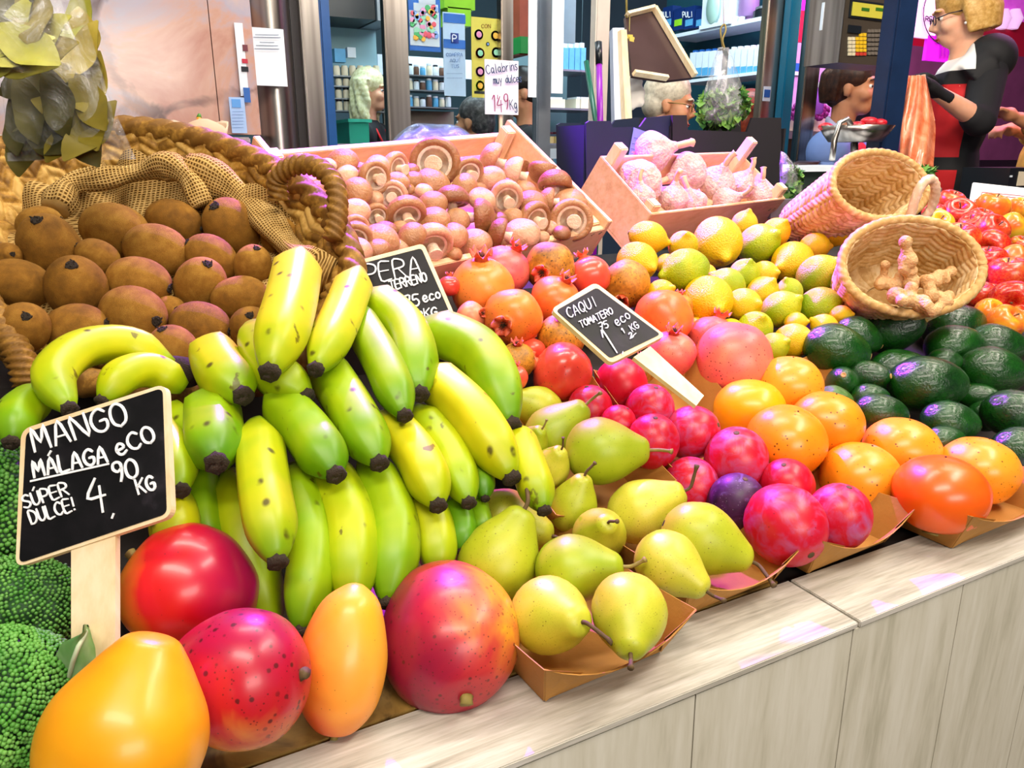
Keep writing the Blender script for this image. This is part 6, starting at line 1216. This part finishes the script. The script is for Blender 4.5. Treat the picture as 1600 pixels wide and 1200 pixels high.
# herbs in bags
herb = [pm('parsley_leaf_a', '#2f6a1e', .6, var=.3, vs=40), pm('parsley_leaf_b', '#6a9a3a', .6, var=.3, vs=40)]
def herbs(name, label, spots, d, n, sz, cat='herbs'):
    c = Vector(at(spots[0][0], spots[0][1], d)); th = Thing(name, c, label, cat)
    for k in range(2):
        mb = MB()
        for i in range(n):
            u, v, r = random.choice(spots); a = random.uniform(0, 6.28); q = random.random()**.5*r; p = Vector(at(u+q*math.cos(a), v+q*math.sin(a), d+random.uniform(-.03, .03)))
            R = Matrix.Rotation(random.uniform(0, 6.28), 3, 'Z') @ Matrix.Rotation(random.uniform(.2, 2.6), 3, 'X'); s = sz*random.uniform(.6, 1.2)
            pts = [(0, -1, 0), (.5, -.5, .15), (.35, 0, .1), (.75, .35, .1), (.2, .5, .05), (0, 1, 0), (-.2, .5, .05), (-.75, .35, .1), (-.35, 0, .1), (-.5, -.5, .15)]
            mb.add([p+R @ (Vector(x)*s) for x in pts], [(0, 1, 2, 8, 9), (2, 3, 4, 6, 7, 8), (4, 5, 6)])
        th.part(mb, 'leaves', herb[k], smooth=False, weld=False)['kind'] = 'stuff'
    return th
herbs('parsley', 'bunch of parsley inside the hanging clear bag', [(1115, 168, 22), (1148, 160, 18), (1132, 178, 20), (1108, 182, 14), (1155, 165, 12)], 1.9, 260, .022)
hb = Thing('clear_plastic_bag', at(1130, 196, 1.9), 'clear bag of parsley hanging on a string above the black crate', 'bag'); hb.part(bag_sheet([((1122, 74), (1139, 74)), ((1117, 88), (1145, 88)), ((1108, 118), (1154, 116)), ((1096, 155), (1164, 150)), ((1090, 188), (1169, 176)), ((1100, 198), (1150, 196))], 1.9, .06, 0, 16, 22), 'film', veil_f)
hb.part(MB().tube(cr([at(*p) for p in ((1130, 78, 1.89), (1127, 60, 1.89), (1126, 45, 1.89), (1132, 38, 1.89), (1134, 48, 1.885), (1129, 62, 1.88), (1132, 76, 1.885))], 6), .0022, 6), 'string', stem_green); hb.part(MB().tube([at(1131, 38, 1.89), at(1130, -90, 1.89)], .002, 6), 'hanging_cord', whitew)
herbs('salad_greens', 'pale green salad in a clear bag behind the black crate', [(1236, 285, 12), (1232, 300, 12), (1240, 272, 8)], 1.75, 90, .02, 'greens')
b3 = Thing('clear_plastic_bag', at(1236, 310, 1.75), 'clear bag of salad between the black crate and straw basket', 'bag'); b3.part(bag_sheet([((1220, 236), (1228, 240)), ((1218, 256), (1242, 258)), ((1218, 280), (1254, 278)), ((1218, 312), (1254, 308))], 1.75, .05, 0, 12, 16), 'film', veil_f)
herbs('herb_bunch', 'green herb bunch below the orange carrier bag', [(1436, 278, 14), (1446, 270, 10), (1428, 284, 10)], 2.3, 120, .022)
# blue film behind the mushroom crate
bf = Thing('plastic_bag', at(680, 222, 1.55), 'crumpled translucent blue plastic bag behind the mushroom crate', 'bag')
def bff(u, v):
    x = 612+u*132; top = 222-32*math.sin(math.pi*u)**.7*(1+.12*math.sin(9*u)); return at(x, lerp(240, top, math.sin(v*math.pi/2)), 1.62-.10*math.cos(v*math.pi*.9)+.012*math.sin(17*u+6*v)+.01*math.sin(29*u-9*v))
mb = MB(); mb.grid(bff, 44, 16); V = list(mb.V); F = list(mb.F); mb.add([tuple(Vector(p)+Vector(FW)*.002) for p in V], [f[::-1] for f in F]); bf.part(mb, 'film', blue_f, weld=False)
item('plastic_bin', 'teal green plastic bin in front of the blonde woman', 'bin', yplane(3.6), [('body', 546, 190, 577, 232, .2, 0, pm('teal_bin', '#1f9a80', .35)), ('rim', 543, 186, 580, 191, .22, .01, pm('teal_rim', '#38b89a', .35))])
# pens in a crumpled paper behind the kiwi basket
pc_ = Thing('crumpled_paper', at(318, 222, 1.7), 'crumpled paper bag holding pens behind the basket rim', 'paper bag'); pc_.part(MB().lathe([(0, 0), (.05, 0), (.052, .03), (.058, .055), (.052, .05), (.046, .004)], 22, fn=lambda p, a: (p.x*(1+.1*math.sin(5*a)), p.y, p.z+.01*math.sin(3*a)*(p.z > .02)), M=Matrix.Translation(at(318, 235, 1.7))), 'body', pm('beige_paper', '#d8b89a', .7))
for nm, u, m1, m2, lab in (('pen', 310, '#e08a1c', '#4a8a2c', 'orange pen with green tip standing behind the basket'), ('pen', 286, '#1a1a8a', '#1a1a8a', 'blue capped pen standing behind the basket')):
    pn = Thing(nm, at(u, 215, 1.69), lab, 'pen'); v0 = 178 if u == 310 else 193; rod(pn, [(u, 224, 1.69), (u+1, v0+6, 1.69)], .0055, pm('pen_'+m1[1:], m1, .4), 'barrel'); pn.part(MB().tube([at(u+1, v0+6, 1.69), at(u+1.5, v0, 1.69)], [.0058, .003], 8), 'tip', pm('pen_'+m2[1:], m2, .4))
# ================================================================ people
FWH = np.array([FW[0], FW[1], 0]); FWH /= np.linalg.norm(FWH)
skin = {k: fruit('skin_'+k, s, 12, .9, wr=0, rough=.5, spec=.35) for k, s in dict(fair=[(.2, '#d89878'), (.5, '#e8b090'), (.8, '#f0c0a0')], tan=[(.2, '#b87850'), (.5, '#d09068'), (.8, '#dca078')]).items()}
eye_w = pm('eye_white', '#e8e4e0', .3); eye_d = pm('eye_iris', '#2a1c14', .2); lip_m = pm('lips', '#a8483c', .45)
def person(label, head, d, hpx, phi, sk, tops, hair_fn, hair_m, arms=None, pitch=0, glasses=None, legs='#2a2c3a', extra=None, skirt=None, group=None):
    c = Vector(at(head[0], head[1], d)); s = hpx*d/F_PX/.235; a = math.radians(phi)
    f = Vector(math.cos(a)*RT-math.sin(a)*FWH).normalized(); l = Vector((0, 0, 1)).cross(f); up = Vector((0, 0, 1))
    M = Matrix((f*s, l*s, up*s)).transposed().to_4x4(); M.translation = c; Mi = M.inverted()
    fl = max(0.0, c.z-1.60*s); th = Thing('person', (c.x, c.y, fl), label, 'person', group); L = th.M @ M
    hp = Matrix.Rotation(math.radians(pitch), 3, 'Y'); H_ = lambda p: hp @ Vector(p)
    bot = -(c.z-fl)/s; arms = arms or [[(-.03, .19, -.27), (-.02, .25, -.55), (.16, .2, -.70)], [(-.03, -.19, -.27), (-.02, -.25, -.55), (.16, -.2, -.70)]]
    arms = [[(Vector(p) if len(p) == 3 and max(abs(x) for x in p) < 3 else Mi @ Vector(at(*p))) for p in A] for A in arms]
    def trunk(mb, g):
        mb.tube([(-.03, -.15, -.27), (-.03, 0, -.25), (-.03, .15, -.27)], [.062+g, .075+g, .062+g], 14); mb.ell((-.03, 0, -.40), (.105+g, .155+g, .19+g)); mb.ell((-.02, 0, -.60), (.105+g, .140+g, .18+g)); mb.ell((-.03, 0, -.78), (.118+g, .160+g, .14+g))
    def limbs(mb, g):
        for sg in (-1, 1):
            mb.tube([(-.03, sg*.085, -.82), (-.01, sg*.09, (-.85+bot)/2), (-.04, sg*.09, bot+.07)], [.088+g, .062+g, .045+g], 12); mb.ell((-.01, sg*.085, -.82), .09+g)
            if g < .006: mb.ell((.03, sg*.09, bot+.04), (.12, .045, .04))
    def arm(mb, g, A, end=1.0):
        S, E, W = A; W2 = E.lerp(W, end); mb.tube([S, S.lerp(E, .5), E], [.052+g, .047+g, .040+g], 12); mb.tube([E, E.lerp(W2, .4), W2], [.040+g, .038+g, (.027 if end == 1 else .034)+g], 12); mb.ell(S, .056+g); mb.ell(E, .041+g); mb.ell(W2, (.027 if end == 1 else .034)+g)
    def hand(mb, A):
        S, E, W = A; dr = (W-E).normalized(); sd = dr.cross(Vector((0, 0, 1))).normalized(); nn = sd.cross(dr); mb.tube([W, W+dr*.05, W+dr*.09], [.026, .034, .03], 10, flat=.6); mb.ell(W+dr*.05, .03)
        for k in range(4):
            o = W+dr*.085+sd*(-.03+.02*k); ln = (.065, .075, .07, .055)[k]; mb.tube([o, o+dr*ln*.5, o+dr*ln*.85-nn*.025, o+dr*ln*.75-nn*.05], [.0105, .010, .009, .008], 8)
        mb.tube([W+dr*.03+sd*.025, W+dr*.06+sd*.055-nn*.01, W+dr*.09+sd*.05-nn*.025], [.013, .011, .009], 8)
    mb = MB(); mb.ell(H_((-.012, 0, .035)), (.098, .076, .088)); mb.ell(H_((.028, 0, -.02)), (.068, .061, .082)); mb.ell(H_((.048, 0, -.082)), (.040, .042, .034)); mb.ell(H_((.02, 0, -.06)), (.055, .056, .05))
    mb.tube([H_((.085, 0, .02)), H_((.108, 0, -.018)), H_((.116, 0, -.034))], [.008, .012, .014], 8); mb.ell(H_((.098, 0, -.036)), (.016, .021, .010)); mb.ell(H_((.078, 0, .03)), (.022, .05, .010))
    mb.ell(H_((.086, 0, -.066)), (.014, .026, .007)); mb.ell(H_((.082, 0, -.078)), (.014, .022, .007))
    for sg in (-1, 1): mb.ell(H_((-.005, sg*.077, -.012)), (.020, .010, .032)); mb.ell(H_((.06, sg*.04, -.03)), (.03, .026, .03))
    mb.tube([H_((-.02, 0, -.05)), (-.03, 0, -.14), (-.035, 0, -.24)], [.058, .054, .066], 14); trunk(mb, -.012); limbs(mb, 0)
    for A in arms: arm(mb, 0, A); hand(mb, A)
    body = link('body', remesh(mb, .0085, 3, .4), sk, th.o, L)
    e1, e2, lp = MB(), MB(), MB()
    for sg in (-1, 1): e1.ell(H_((.079, sg*.032, .002)), .0095, n=10, m=8); e2.ell(H_((.0855, sg*.033, .002)), .006, n=8, m=6)
    eo = e1.obj('eyes', eye_w, body); e2.obj('irises', eye_d, eo); lp.ell(H_((.098, 0, -.070)), (.006, .020, .0035), n=10, m=6); lp.ell(H_((.095, 0, -.077)), (.006, .017, .004), n=10, m=6); lp.obj('lips', lip_m, body)
    mb = MB(); 
    for sg in (-1, 1): mb.tube([H_((.097, sg*.012, .027)), H_((.095, sg*.03, .033)), H_((.08, sg*.05, .026))], [.004, .005, .003], 6)
    mb.obj('eyebrows', hair_m, body)
    # clothes
    mb = MB(); trunk(mb, .024)
    for A in arms: mb.tube([(-.03, .12 if A[0].y > 0 else -.12, -.27), A[0].lerp(A[1], .12)], .094, 14); mb.ell(A[0], .094)
    link('top', remesh(mb, .011, 3), tops[0], th.o, L)
    for A in arms:
        mb = MB(); arm(mb, .020, A, tops[1]); link('sleeve', remesh(mb, .010, 2), tops[2] if len(tops) > 2 else tops[0], th.o, L)
    mb = MB()
    if skirt: mb.tube([(-.03, 0, -.70), (-.02, 0, -.9), (-.02, 0, -1.15)], [.165, .185, .19], 20, flat=.8); link('skirt', remesh(mb, .013, 3), skirt, th.o, L)
    else: limbs(mb, .014); mb.ell((-.03, 0, -.80), (.135, .178, .11)); link('trousers', remesh(mb, .012, 3), pm('trousers_'+legs[1:], legs, .8), th.o, L)
    mb = MB(); hair_fn(mb, H_); link('hair', remesh(mb, .007, 4, .5), hair_m, th.o, L)
    if glasses:
        mb = MB()
        for sg in (-1, 1):
            mb.tube([H_((.103, sg*.034+.022*math.cos(t), .0+.017*math.sin(t))) for t in np.linspace(0, 6.283, 17)], .0024, 6, cap=False); mb.tube([H_((.10, sg*.056, .004)), H_((.06, sg*.078, .008)), H_((-.01, sg*.082, .004))], .0024, 6)
        mb.tube([H_((.104, -.012, .004)), H_((.104, .012, .004))], .0024, 6); mb.obj('glasses', glasses, th.o, M=L)
    if extra: extra(th, L, arms)
    if fl > .01: struct(MB().box((c.x, c.y, fl/2), (.7, .7, fl)).obj('floor_platform', dark_wood, smooth=False))
    return th
def hairmat(n, a, b, c): return fruit(n, [(.25, a), (.5, b), (.75, c)], 60, .95, wr=0, rough=.45, spec=.4)
def cap_hair(mb, H_, g=.012, lo=-.02, back=1.0):
    mb.ell(H_((-.022, 0, .052)), (.098+g, .078+g, .084+g)); mb.ell(H_((-.055, 0, .0)), (.062+g, .070+g, .075*back+g))
black_c = pm('black_cotton', '#0d0d12', .85, var=.2, vs=20); redA = pm('red_cotton', '#c8161a', .75, var=.1, vs=15); purpleC = pm('purple_wool', '#3c1440', .9, var=.2, vs=60); blueC = pm('blue_jacket', '#7a94d0', .7, var=.12, vs=15); greyC = pm('charcoal_coat', '#24242c', .85)
def curls(mb, H_):
    cap_hair(mb, H_, .014)
    for i in range(46):
        a = 2.1+2.1*(i % 23)/22*1.0; sg = 1 if i < 23 else -1; t = (i % 23)/22; ang = math.pi*(.42+.58*t)*sg
        x0, y0 = .085*math.cos(ang), .088*math.sin(ang); P = []
        for k in range(9): z = .07-.032*k; w_ = .014*math.sin(k*1.5+i*1.7); gx = 1+.07*k*.5; P.append(H_((x0*gx-.02+w_, y0*gx+.012*math.cos(k*1.3+i), z)))
        mb.tube(P, [.017]*7+[.013, .006], 7)
def apron(mat, bib=True):
    def ex(th, L, arms):
        mb = MB(); mb.ell((.02, 0, -.44), (.098, .11, .16)); mb.ell((.02, 0, -.66), (.112, .15, .18)); mb.tube([(.03, 0, -.7), (.04, 0, -1.1)], [.15, .17], 16, flat=.6)
        o = link('apron', remesh(mb, .012, 3), mat, th.o, L)
        mb = MB()
        for sg in (-1, 1): mb.tube([(.10, sg*.08, -.34), (.05, sg*.09, -.23), (-.03, sg*.08, -.175), (-.10, sg*.05, -.22)], .012, 8, flat=.5)
        mb.obj('apron_strap', mat, o)
    return ex
person('woman with long curly platinum hair and red apron behind the first pane', (580, 143), 4.35, 58, 8, skin['fair'], [black_c, .95], curls, hairmat('platinum_hair', '#b8b478', '#e0dcae', '#f2f0d0'), extra=apron(redA))
def bald_side(mb, H_): cap_hair(mb, H_, .007)
person('man seen from behind with grey and dark hair, purple sweater', (740, 192), 3.75, 68, 205, skin['tan'], [purpleC, .98], bald_side, hairmat('salt_hair', '#2c2a2c', '#5a5654', '#8a8684'))
person('dark-haired man with a red apron strap, half hidden by the price tag', (814, 146), 4.4, 66, 170, skin['tan'], [black_c, .95], bald_side, hairmat('dark_hair', '#120c0a', '#1e1612', '#30241c'), extra=apron(redA), pitch=12)
person('white-haired man with glasses behind the black cardboard crate', (1046, 164), 3.55, 84, 16, skin['tan'], [greyC, .98], lambda mb, H_: cap_hair(mb, H_, .008, back=.9), hairmat('white_hair', '#a89a84', '#d0c4ac', '#e8dcc4'), glasses=pm('gold_frame', '#8a7040', .3, .8), pitch=8)
person('person with auburn red hair low behind the hanging parsley', (1172, 192), 4.25, 76, -50, skin['fair'], [greyC, .98], lambda mb, H_: (cap_hair(mb, H_, .02, back=1.5), mb.ell(H_((-.04, 0, -.08)), (.07, .08, .09))), hairmat('auburn_hair', '#4a1408', '#8a2c10', '#b04a1c'))
def wavy(mb, H_):
    cap_hair(mb, H_, .012)
    for i in range(14):
        a = math.pi*(.56+.88*i/13); mb.tube([H_((.06*math.cos(a)-.01, .07*math.sin(a), .12)), H_((.10*math.cos(a)-.03, .085*math.sin(a), .06)), H_((.10*math.cos(a)-.035, .088*math.sin(a), .0)), H_((.09*math.cos(a)-.04, .08*math.sin(a), -.06))], [.02, .018, .016, .01], 7)
def collar(th, L, arms):
    mb = MB(); mb.tube([(.04*math.cos(t)*1.5-.03, .075*math.sin(t), -.175-.04*math.cos(t)) for t in np.linspace(0, 6.283, 20)], .02, 8, flat=.7, cap=False); mb.obj('collar', pm('striped_collar', '#c8c4ec', .7, var=.3, vs=40), th.o, M=L)
    mb = MB(); mb.ell((.02, 0, -.36), (.10, .11, .15)); link('jumper', remesh(mb, .012, 3), redA, th.o, L)
person('man in profile with dark wavy hair, blue jacket and red jumper', (1333, 138), 3.8, 82, 36, skin['tan'], [blueC, .98], wavy, hairmat('brown_hair', '#1c0f0a', '#3a2014', '#5a3420'), extra=collar)
# the stallholder in the colour-blocked dress
t = NT('block_dress'); o_ = t.obj(); sx_ = t.n('ShaderNodeSeparateXYZ'); t.l(o_, sx_.inputs[0]); z_ = sx_.outputs[2]; x_ = sx_.outputs[0]
zr = t.n('ShaderNodeMapRange'); t.l(z_, zr.inputs[0]); zr.inputs[1].default_value = -1.2; zr.inputs[2].default_value = -.15
zc = t.ramp(zr.outputs[0], [(0, '#c4141c'), (.571, '#0c0c10'), (.619, '#c4141c'), (.881, '#0c0c10'), (.929, '#ece8e2')], 'CONSTANT')
side = t.ramp(t.math('ADD', x_, t.math('MULTIPLY', z_, -.02)), [(.0, 1.0), (.012, 0.0)]); hi_ = t.ramp(z_, [(0.0, 1.0), (.001, 1.0)])
c_ = t.mix(t.math('MULTIPLY', t.ramp(t.math('ADD', x_, .5), [(.455, 1.0), (.46, 0.0)], 'CONSTANT'), 1.0), zc, hx('#0b0b0f')); dress = t.fin(c_, .75)
def bob(mb, H_):
    cap_hair(mb, H_, .016)
    for i in range(20):
        a = math.pi*(.44+1.12*i/19); mb.tube([H_((.05*math.cos(a)-.01, .06*math.sin(a), .125)), H_((.098*math.cos(a)-.02, .088*math.sin(a), .06)), H_((.102*math.cos(a)-.025, .092*math.sin(a), -.01)), H_((.094*math.cos(a)-.025, .088*math.sin(a), -.085))], [.022, .021, .02, .012], 7)
def gloves(th, L, arms):
    for A in arms:
        S, E, W = A; dr = (W-E).normalized(); sd = dr.cross(Vector((0, 0, 1))).normalized(); nn = sd.cross(dr); mb = MB(); mb.tube([W-dr*.05, W, W+dr*.05, W+dr*.09], [.037, .034, .04, .036], 10, flat=.7)
        for k in range(4):
            o = W+dr*.08+sd*(-.03+.02*k); ln = (.065, .075, .07, .055)[k]; mb.tube([o, o+dr*ln*.5, o+dr*ln*.85-nn*.025, o+dr*ln*.75-nn*.05], [.0135, .013, .012, .011], 8)
        mb.tube([W+dr*.03+sd*.025, W+dr*.06+sd*.055-nn*.01, W+dr*.09+sd*.05-nn*.025], [.016, .014, .012], 8); link('glove', remesh(mb, .006, 2), black_c, th.o, L)
    mb = MB(); mb.ell((-.002, .089, -.045), .006, n=8, m=6); mb.ell((-.002, -.089, -.045), .006, n=8, m=6); mb.obj('earrings', eye_w, th.o, M=L)
wm = person('blonde woman with glasses, colour-blocked red, black and white dress, black gloves', (1503, 22), 3.45, 92, 198, skin['fair'], [dress, .12, black_c], bob, hairmat('blonde_hair', '#a87a34', '#d0a45a', '#e8c888'), glasses=pm('dark_frame', '#2a1a24', .3), skirt=dress, pitch=14, extra=gloves,
  arms=[[(1548, 92, 3.38), (1530, 188, 3.30), (1466, 146, 3.22)], [(1532, 92, 3.72), (1510, 168, 3.80), (1456, 132, 3.54)]])
hbq = Thing('carrier_bag', at(1430, 290, 3.1), 'translucent orange carrier bag held by the woman in red', 'bag'); mb = MB()
def obf(u, v):
    w0 = lerp(14, 27, min(1, v*2.2))*(1-.25*max(0, v-.85)/.15); cx = 1432+2*math.sin(v*3); a = 2*math.pi*u; return at(cx+w0*math.cos(a)*(1+.06*math.sin(5*a+6*v)), 118+v*172, 3.12+.10*math.sin(a)*min(1, .3+v)+.012*math.sin(7*a+9*v))
mb.grid(obf, 40, 26, closed=True); 
t = NT('orange_film'); o_ = t.obj(); hbq.part(mb, 'film', t.fin(t.ramp(t.noise(o_, 14, 4, None, .6, 1), [(.35, '#d8683a'), (.6, '#f09468'), (.8, '#f8b890')]), .25, 0, .6, .2, alpha=.9))
yl = person('person cut by the right edge in a yellow patterned top, hands forward', (1672, 40), 3.9, 84, 205, skin['tan'], [pm('yellow_pattern', '#d8a840', .8, var=.5, vs=25), .55], lambda mb, H_: cap_hair(mb, H_, .012), hairmat('brown_hair_b', '#1c0f0a', '#3a2014', '#5a3420'), arms=[[(1690, 110, 3.85), (1650, 210, 3.75), (1592, 185, 3.7)], [(1680, 110, 4.1), (1640, 215, 4.0), (1590, 205, 3.9)]])
item('display_box', 'black box with white star prints at the right edge below the hands', 'box', yplane(1.9), [('body', 1574, 262, 1640, 320, .2, 0, dkgl), ('print', 1590, 268, 1604, 290, .003, .003, cream), ('print', 1578, 274, 1581, 277, .003, .003, whitew)])
